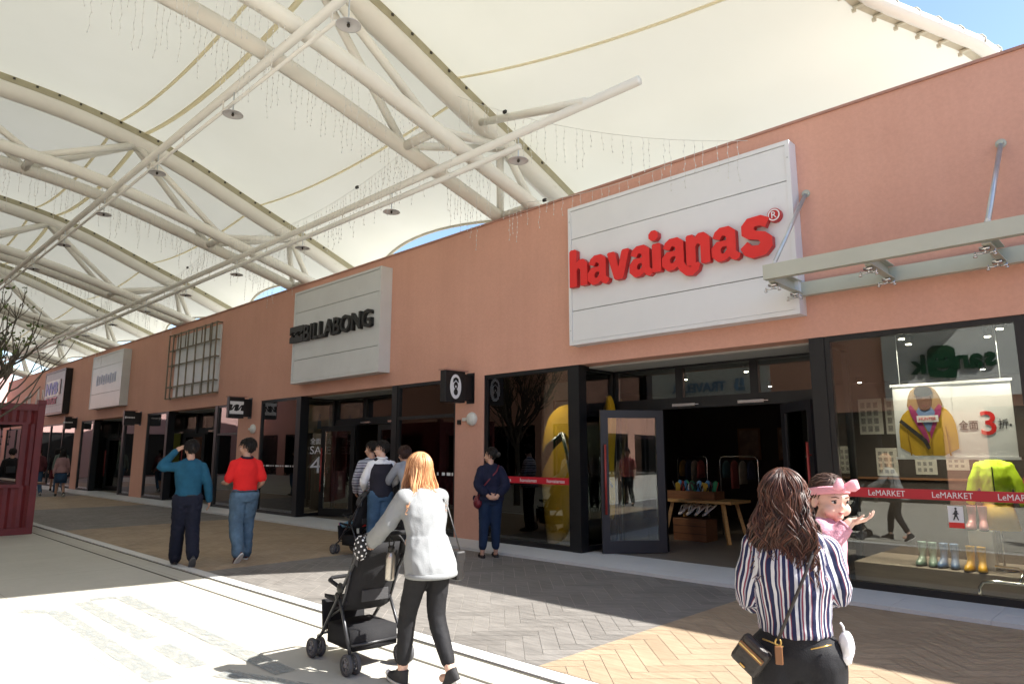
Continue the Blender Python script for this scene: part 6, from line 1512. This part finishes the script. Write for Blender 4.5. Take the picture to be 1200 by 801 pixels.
# ------------------------------------------------------------------ woman in the striped shirt with the baby
M_STRIPE = None
def stripe_shirt():
    m, nt, b = new_mat('navy_white_wine_stripe'); L = nt.links.new
    tc = nd(nt,'ShaderNodeTexCoord'); sp = nd(nt,'ShaderNodeSeparateXYZ'); L(tc.outputs['Object'], sp.inputs[0])
    a = nd(nt,'ShaderNodeAttribute', attribute_name='around')
    n = nd(nt,'ShaderNodeTexNoise', Scale=4.5, Detail=3.); L(tc.outputs['Object'], n.inputs['Vector'])
    w_ = nd(nt,'ShaderNodeMath'); w_.operation = 'MULTIPLY_ADD'; w_.inputs[1].default_value = .03; L(n.outputs['Fac'], w_.inputs[0]); L(a.outputs['Fac'], w_.inputs[2])
    s_ = nd(nt,'ShaderNodeMath'); s_.operation = 'MULTIPLY'; s_.inputs[1].default_value = 9.5; L(w_.outputs[0], s_.inputs[0])
    f = nd(nt,'ShaderNodeMath'); f.operation = 'FRACT'; L(s_.outputs[0], f.inputs[0])
    r = nd(nt,'ShaderNodeValToRGB'); r.color_ramp.interpolation = 'CONSTANT'
    navy, wh, wine, gr = (.012,.016,.055), (.50,.50,.53), (.17,.035,.06), (.30,.31,.36)
    cols = [(0,navy),(.21,wh),(.36,navy),(.47,gr),(.53,wine),(.61,wh),(.70,navy),(.86,wh),(.95,wine)]
    while len(r.color_ramp.elements) < len(cols): r.color_ramp.elements.new(.5)
    for e, (p_, c) in zip(r.color_ramp.elements, cols): e.position = p_; e.color = rgba(c)
    L(f.outputs[0], r.inputs['Fac']); L(r.outputs['Color'], b.inputs['Base Color']); b.inputs['Roughness'].default_value = .7; b.inputs['Specular IOR Level'].default_value = .25
    nb = nd(nt,'ShaderNodeTexNoise', Scale=26., Detail=4.); L(tc.outputs['Object'], nb.inputs['Vector']); bp = nd(nt,'ShaderNodeBump', Strength=.35, Distance=.012); L(nb.outputs['Fac'], bp.inputs['Height']); L(bp.outputs[0], b.inputs['Normal'])
    return m
M_STRIPE = stripe_shirt()
p = dict(pel=(0,0,.955), wai=(0,0,1.09), che=(0,-.01,1.27), up=(0,-.015,1.405), nb=(0,-.01,1.475), head=(-.01,.02,1.615), shl=(-.150,-.01,1.395), shr=(.148,.02,1.40), ell=(-.198,-.01,1.17), wrl=(-.09,.22,1.14), elr=(.195,.05,1.19), wrr=(.09,.26,1.22))
w2 = mk('woman with long dark wavy hair in a striped shirt carrying a baby', (-1.20,2.90,.012), (-.40,.92), 1.565, p,
        dict(l=((1,.25,.15),(0,-.2,1),(0,1,.3),dict(curl=15)),r=((-1,.3,.2),(0,-.2,1),(0,.6,1),dict(curl=15))), female=True, skin=M_SKINL, build=.98, head_yaw=-12, detail=.0075)
ss_ = w2.top('striped_shirt', M_STRIPE, .020, .075, .70, .017, vox=.010, wr=.014, wf=7.5, seed=19.)
def around(o, per):
    """cloth coordinate that runs round the body, or round the sleeve"""
    me = o.data; at = me.attributes.new('around','FLOAT','POINT'); J = per.J
    segs = [(q, J['sh'+q]*1.0, J['el'+q], J['wr'+q]) for q in 'lr']
    out = []
    for v in me.vertices:
        p = v.co; best = None
        for q, a, b_, c in segs:
            for u, w_ in ((a,b_),(b_,c)):
                d = w_-u; t = max(0,min(1,(p-u).dot(d)/d.length_squared)); f = u+d*t; dist = (p-f).length
                if best is None or dist < best[0]: best = (dist, q, u, d.normalized(), p-f)
        lim = .14 if p.z > 1.28 else .158
        if abs(p.x) > lim or (best[0] < .075 and p.y > .11):
            d = best[3]; r_ = V(0,-1,0); e1 = (r_-d*d.dot(r_)).normalized(); e2 = d.cross(e1); w_ = best[4]
            out.append(math.atan2(w_.dot(e2), w_.dot(e1))*.075+.02)
        else: out.append(math.atan2(p.x-J['che'].x, -(p.y-J['che'].y)+.05)*.215)
    at.data.foreach_set('value', out)
around(ss_, w2)
k = MB(); k.smooth = True
for q, sd in ((-1,'l'),(1,'r')):
    e_ = w2.J['el'+sd]; d = (w2.J['wr'+sd]-e_).normalized(); a = e_+d*.13; k.tube([a-d*.035,a,a+d*.03],[.054,.058,.052],14)
rc_ = w2.add('rolled_cuffs', k, M_STRIPE); around(rc_, w2)
w2.bottoms('trousers', M_BLKTR, .012, (.03,.026,.025,.025), .145, wr=.006, wf=9, seed=20., r=(.094,.066,.056,.045))
k = MB(); k.smooth = True
for q in (-1,1): k.tube([(q*.055,-.128,1.0),(q*.10,-.124,1.012),(q*.14,-.108,1.02)],.0035,6)
w2.add('pocket_zip', k, mat('brass',(.55,.36,.12),.3,.9)); w2.shoes(M_BLKSHOE, M_DKSOLE)
w2.long_hair(M_HAIRBRN, .31, 1500, curl=.026, freq=5.0, flip=.0, width=.12, seed=8, rad=.0052, base_m=mat('brown_hair_base',(.02,.009,.007),.5,var=.3,scale=14), backoff=.10)
cb = carried('crossbody_bag', 'black and brown zipped crossbody bag on the left hip of the striped woman', 'bag', w2)
Mc = Matrix.Translation((-.165,-.135,.99)) @ Matrix.Rotation(R(-24),4,'Z') @ Matrix.Rotation(R(36),4,'Y') @ Matrix.Scale(.70,4)
k = MB(); k.bbox(-.10,.10,-.035,.035,-.17,.03,.024,Mc); obj('bag_body', k, mat('dark_bag_leather',(.02,.015,.013),.45,bump=.15), cb)
k = MB(); k.bbox(-.09,.09,-.045,-.033,-.055,-.02,.005,Mc); obj('brown_trim', k, mat('tan_leather',(.20,.085,.03),.5), cb)
k = MB(); k.tube([Mc @ V(-.085,-.047,-.037), Mc @ V(.085,-.047,-.037)],.004,6); k.bbox(-.02,.02,-.044,-.037,-.15,-.138,.003,Mc); obj('zip', k, MATS['brass'], cb)
k = MB(); k.bbox(-.016,.016,-.012,.012,-.075,.0,.004,Matrix.Translation((-.075,-.165,1.01))); obj('strap_tab', k, MATS['tan_leather'], cb); k = MB(); k.smooth = True; k.tube([V(-.075,-.165,1.025)+V(.012*math.cos(a),0,.014*math.sin(a)) for a in [2*PI*i/12 for i in range(12)]],.004,6,close=True); obj('buckle', k, MATS['brass'], cb)
strap_world([(-.075,-.168,1.035),(-.03,-.178,1.14),(.03,-.178,1.27),(.085,-.15,1.39),(.115,-.06,1.478),(.12,.05,1.45)],.007,MATS['dark_bag_leather'],cb)
wp_ = carried('white_pouch', 'small white cloth pouch hanging at the right hip of the striped woman', 'pouch', w2)
k = MB(); k.smooth = True; k.ell((.205,-.03,1.0),(.028,.04,.065)); k.ell((.20,-.03,.96),(.026,.034,.04)); link('pouch_body', remeshed('pouch_body', k, .008, 2, .007, 20), mat('white_cotton',(.72,.72,.73),.8), wp_)
k = MB(); k.smooth = True; k.tube([(.20,-.03,1.055),(.195,-.04,1.085),(.185,-.04,1.10)],.005,6); obj('cord', k, MATS['white_cotton'], wp_)

# baby held over her shoulder
bo = (-1.185,3.175,1.158); bh = (1.,-.10)
ba = thing('person', 'baby in a pink hairband and pink top reaching out a hand over the striped shoulder', 'baby', bo, math.atan2(-bh[0], bh[1]))
HB = Matrix.Translation((-.045,.045,.292)) @ Matrix.Rotation(R(-30),4,'Z') @ Matrix.Rotation(R(-9),4,'X'); H3 = HB.to_3x3().to_4x4()
k = MB(); E = lambda c, r: k.ell(HB @ V(*c), r, H3)
E((0,-.012,.026),(.074,.084,.076)); E((0,.018,-.022),(.062,.060,.062)); E((.034,.044,-.034),(.030,.028,.028)); E((-.034,.044,-.034),(.030,.028,.028)); E((0,.056,-.062),(.022,.02,.017)); E((0,.055,.018),(.05,.025,.03))
E((0,.0765,-.013),(.0085,.008,.0075)); E((0,.071,-.002),(.007,.009,.013)); E((.007,.0755,-.0165),(.005,.006,.005)); E((-.007,.0755,-.0165),(.005,.006,.005)); E((0,.068,-.040),(.018,.009,.010))
for q in (-1,1): E((q*.073,-.010,-.014),(.009,.018,.024))
k.caps((-.03,.015,.20),(-.04,.03,.25),.038,.036); k.caps((-.02,.01,.03),(-.02,.015,.15),.085,.078)
k.caps((.06,.03,.175),(.055,.085,.13),.036,.032); k.caps((.055,.085,.13),(.010,.145,.202),.030,.021)
k.caps((-.10,.0,.17),(-.12,-.04,.08),.034,.028); k.caps((-.12,-.04,.08),(-.05,-.10,.06),.026,.022)
for q in (-1,1): k.caps((q*.04-.05,-.03,.0),(q*.07-.12,-.02,-.06),.045,.04); k.caps((q*.07-.12,-.02,-.06),(q*.06-.13,-.10,-.14),.036,.028); k.caps((q*.06-.13,-.10,-.15),(q*.06-.13,-.06,-.17),.024,.02)
Person.hand(w2, k, (.005,.155,.209), (-.30,.93,.18), (-.05,-.25,1), (.6,.3,.6), curl=26, size=.62, spread=9)
Person.hand(w2, k, (-.045,-.105,.06), (.8,-.5,0), (0,-1,0), (0,0,1), curl=30, size=.6)
link('body', remeshed('body', k, .0042, 3, fac=.4), mat('baby_skin',(.66,.43,.34),.5,var=.04,scale=16,spec=.35), ba)
for q in (-1,1):
    k = MB(); k.smooth = True; k.ell(HB @ V(q*.029,.0655,.004),(.0125,.008,.0075),H3 @ Matrix.Rotation(R(-q*12),4,'Y')); e_ = obj('eye', k, M_EYEW, ba)
    k = MB(); k.smooth = True; k.ell(HB @ V(q*.029,.0718,.004),(.0072,.0035,.0070),H3); obj('iris', k, M_IRIS, e_)
    k = MB(); k.smooth = True; k.tube([HB @ V(q*.0165,.0735,.0115), HB @ V(q*.029,.0745,.0135), HB @ V(q*.0425,.066,.009)],.0022,6); obj('eyelid', k, mat('lash_line',(.06,.03,.02),.6), e_)
    k = MB(); k.smooth = True; k.tube([HB @ V(q*.015,.0775,.024), HB @ V(q*.030,.076,.028), HB @ V(q*.045,.066,.024)],[.002,.0028,.0015],6); obj('eyebrow', k, mat('faint_brow',(.22,.12,.08),.8), ba)
k = MB(); k.smooth = True; k.tube([HB @ V(-.013,.0735,-.0405), HB @ V(0,.0770,-.0395), HB @ V(.013,.0735,-.0405)],[.0022,.0032,.0022],8); k.tube([HB @ V(-.010,.0735,-.0445), HB @ V(0,.0760,-.0460), HB @ V(.010,.0735,-.0445)],[.0022,.0034,.0022],8); obj('mouth', k, mat('baby_lip',(.52,.20,.18),.4), ba)
k = MB(); k.smooth = True; rb = random.Random(2)
k.ell(HB @ V(0,-.020,.034),(.0775,.085,.076),H3,24,16)
bm = bmesh.new(); me_ = k.mesh('tmp'); bm.from_mesh(me_); HBi = HB.inverted()
bmesh.ops.delete(bm, geom=[v for v in bm.verts if (HBi @ v.co).z < (-.045+((HBi @ v.co).y+.1)*.62)], context='VERTS')
hv = [(v.co.copy(), v.normal.copy()) for v in bm.verts]; k = MB(); k.smooth = True; k.bm(bm)
for i in range(260):
    q_, nn = hv[rb.randrange(len(hv))]; lp = HBi @ q_; d = HB.to_3x3() @ V(lp.x*3,lp.y+.1*rb.uniform(-1,.2)-.03,-.25*rb.random()); d = (d-nn*d.dot(nn)).normalized(); l = rb.uniform(.02,.035); k.tube([q_-nn*.001,q_+d*l*.5+nn*.003,q_+d*l],[.003,.0025,.0008],4,caps=False)
obj('hair', k, mat_island('baby_brown_hair',(.03,.014,.009),(.08,.04,.025),.5), ba, fixn=False)
k = MB(); k.smooth = True; k.loft([[V(-.02+rx*math.cos(a),.012+ry*math.sin(a),z) for a in [2*PI*j/18 for j in range(18)]] for z, rx, ry in ((-.06,.095,.085),(.05,.097,.088),(.14,.10,.088),(.19,.085,.07),(.215,.05,.045))])
k.caps((.06,.03,.175),(.06,.085,.13),.045,.042); k.caps((.06,.085,.13),(.030,.120,.172),.042,.034); k.ell((.06,.03,.17),(.05,.05,.05)); k.caps((-.10,.0,.17),(-.12,-.04,.08),.044,.04)
link('pink_top', remeshed('pink_top', k, .0065, 3, .007, 16), cloth('dusty_pink_knit',(.56,.28,.34),.08,10,.3), ba)
k = MB(); k.smooth = True; k.tube([(.024,.129,.184),(.019,.136,.192)],[.034,.032],12); ba_c = obj('cuff', k, MATS['dusty_pink_knit'], ba)
k = MB(); k.smooth = True
for q in (-1,1): k.caps((q*.04-.05,-.03,.0),(q*.07-.12,-.02,-.06),.055,.05); k.caps((q*.07-.12,-.02,-.06),(q*.06-.13,-.09,-.13),.046,.04)
link('leggings', remeshed('leggings', k, .008, 2, .005, 14), cloth('baby_grey_leggings',(.3,.28,.32)), ba)
M_BOW = cloth('pink_ribbon', (.74,.36,.42), .06, 8., .2, .6)
k = MB(); k.smooth = True; k.tube([HB @ V(.0795*math.cos(a),-.014+.0885*math.sin(a),.034+.026*math.sin(a)) for a in [2*PI*i/32 for i in range(32)]],[(.004,.017)]*32,8,close=True,upv=(1,0,0)); obj('hairband', k, M_BOW, ba)
k = MB(); k.smooth = True
c = HB @ V(-.0,.078,.066)
for q, tip in ((-1,(-.056,.026,.024)),(1,(.050,.020,.030))):
    d = HB.to_3x3() @ V(*tip); n_ = HB.to_3x3() @ V(0,1,0); u_ = d.normalized().cross(n_).normalized()
    rings = []
    for f_, wd_, th_ in ((0,.009,.008),(.3,.021,.012),(.65,.028,.010),(1.,.021,.003)):
        cc = c+d*f_; rings.append([cc+u_*wd_*math.cos(a)+n_*(th_*math.sin(a)+.006*math.sin(f_*3)) for a in [2*PI*j/12 for j in range(12)]])
    k.loft(rings)
k.ell(c+HB.to_3x3() @ V(0,.006,0),(.013,.012,.013)); obj('bow', k, M_BOW, ba)

# ------------------------------------------------------------------ people farther off
def passer(label, loc, heading, height, top_m, bot_m, female=False, skirt=None, sleeve=.98, hair='cap', stride=1, **kw):
    p = dict(knl=(-.09,.10*stride,.52),anl=(-.095,.17*stride,.085),knr=(.09,.02,.50),anr=(.095,-.22*stride,.13 if stride else .085), wrl=(-.25,-.06,.90), wrr=(.25,.16,.92))
    q = mk(label, loc, heading, height, p, female=female, detail=.015, **kw)
    q.top('top', top_m, .022, -.04, sleeve, .018, vox=.016, seed=len(label))
    if skirt:
        k = MB(); k.smooth = True; k.loft([[V(rx*math.cos(a),ry*math.sin(a),z) for a in [2*PI*j/18 for j in range(18)]] for z, rx, ry in ((.52,.20,.17),(.7,.205,.17),(.9,.195,.15),(1.05,.165,.125))]); q.add('skirt', k, skirt)
    else: q.bottoms('trousers', bot_m, vox=.016, seed=len(label)+1.)
    q.shoes(M_BLKSHOE, M_WSOLE, pitch=(0,-38 if stride else 0))
    if hair == 'cap': q.cap_hair(M_HAIRBLK, -.07, n=140, seed=len(label))
    else: q.long_hair(M_HAIRBLK, .22, 110, width=.11, seed=len(label), rad=.013)
    return q
C_DEN = cloth('denim_skirt_blue',(.035,.07,.13),.2); C_BUR = cloth('burgundy_skirt',(.10,.012,.02)); C_BLK = cloth('black_jacket',(.014,.013,.014)); C_DKR = cloth('dark_red_top',(.10,.03,.035)); C_GRN = cloth('grey_green_shirt',(.12,.14,.12))
passer('woman in a dusty pink top and denim skirt walking beyond the container', (-31.4,7.3,.012), (-1,.05), 1.78, cloth('dusty_pink_top',(.34,.20,.20)), None, True, C_DEN, hair='long')
passer('woman in a black jacket and burgundy skirt near the far shopfronts', (-36.3,8.2,.012), (-1,.1), 1.84, C_BLK, None, True, C_BUR, hair='long')
passer('person in a dark red top and jeans partly behind the container edge', (-33.0,6.85,.012), (-1,.0), 1.84, C_DKR, M_JEAN2)
passer('man in a grey green shirt ahead of the woman in the denim skirt', (-34.6,8.0,.012), (-1,.0), 1.92, C_GRN, M_JEAN2)
bk = passer('person in a black jacket with a backpack seen through the container window', (-25.2,4.55,.0), (-1,.2), 1.80, C_BLK, M_JEAN2)
bp_ = carried('backpack', 'black backpack on the person seen through the container window', 'backpack', bk); k = MB(); k.bbox(-.15,.15,-.30,-.13,1.02,1.46,.05); obj('pack', k, C_BLK, bp_); k = MB(); k.bbox(-.11,.11,-.35,-.301,1.06,1.25,.02); obj('front_pocket', k, M_BLACKLET, bp_)
passer('person in a pale grey top at the left inside the container window view', (-25.8,4.1,.0), (-.6,.8), 1.76, cloth('pale_grey_top',(.32,.33,.34)), M_NAVYTR)
passer('man in a white and red shirt walking behind the viewer, mirrored in the door glass', (3.1,5.0,.012), (-1,.2), 1.80, cloth('red_white_top',(.45,.12,.12)), M_NAVYTR, sleeve=.45)
passer('woman in a beige top walking behind the viewer, mirrored in the door glass', (3.9,4.45,.012), (-1,.3), 1.70, cloth('beige_top',(.42,.35,.27)), cloth('beige_trousers',(.3,.26,.22)), True, hair='long')
passer('man standing inside the dim doorway of the third shop', (-23.4,10.9,.045), (.3,-1), 1.78, C_BLK, M_NAVYTR, stride=0)
# ------------------------------------------------------------------ light, sky, camera
wd = bpy.data.worlds.new('World'); SC.world = wd; wd.use_nodes = True
nt = wd.node_tree; bg = nt.nodes['Background']
sk = nt.nodes.new('ShaderNodeTexSky'); sk.sky_type = 'NISHITA'; sk.sun_disc = False
SUN = V(.84,.494,1).normalized()
sk.sun_elevation = math.asin(SUN.z); sk.sun_rotation = math.atan2(SUN.x, SUN.y); sk.air_density = 1.; sk.dust_density = .6; sk.ozone_density = 1.2
nt.links.new(sk.outputs[0], bg.inputs['Color']); bg.inputs['Strength'].default_value = .1
ld = bpy.data.lights.new('sun','SUN'); ld.energy = 5.; ld.angle = R(.5); ld.color = (1.,.955,.88)
so = bpy.data.objects.new('sun', ld); COL.objects.link(so); so.rotation_euler = SUN.to_track_quat('Z','Y').to_euler()
cd = bpy.data.cameras.new('camera'); cd.lens = 24.; cd.sensor_width = 36.; cd.clip_end = 1000; cd.clip_start = .05
co = bpy.data.objects.new('camera', cd); COL.objects.link(co); co.location = (0,0,1.65)
co.rotation_euler = (R(99.3), 0, R(43.95)); SC.camera = co
vs = SC.view_settings; vs.view_transform = 'Standard'; vs.look = 'None'; vs.exposure = 1.6; vs.gamma = 1.; vs.use_curve_mapping = False
cy = SC.cycles; cy.use_denoising = True; cy.max_bounces = 8; cy.diffuse_bounces = 4; cy.glossy_bounces = 4; cy.transparent_max_bounces = 16; cy.transmission_bounces = 4
cy.sample_clamp_indirect = 8; cy.caustics_reflective = False; cy.caustics_refractive = False
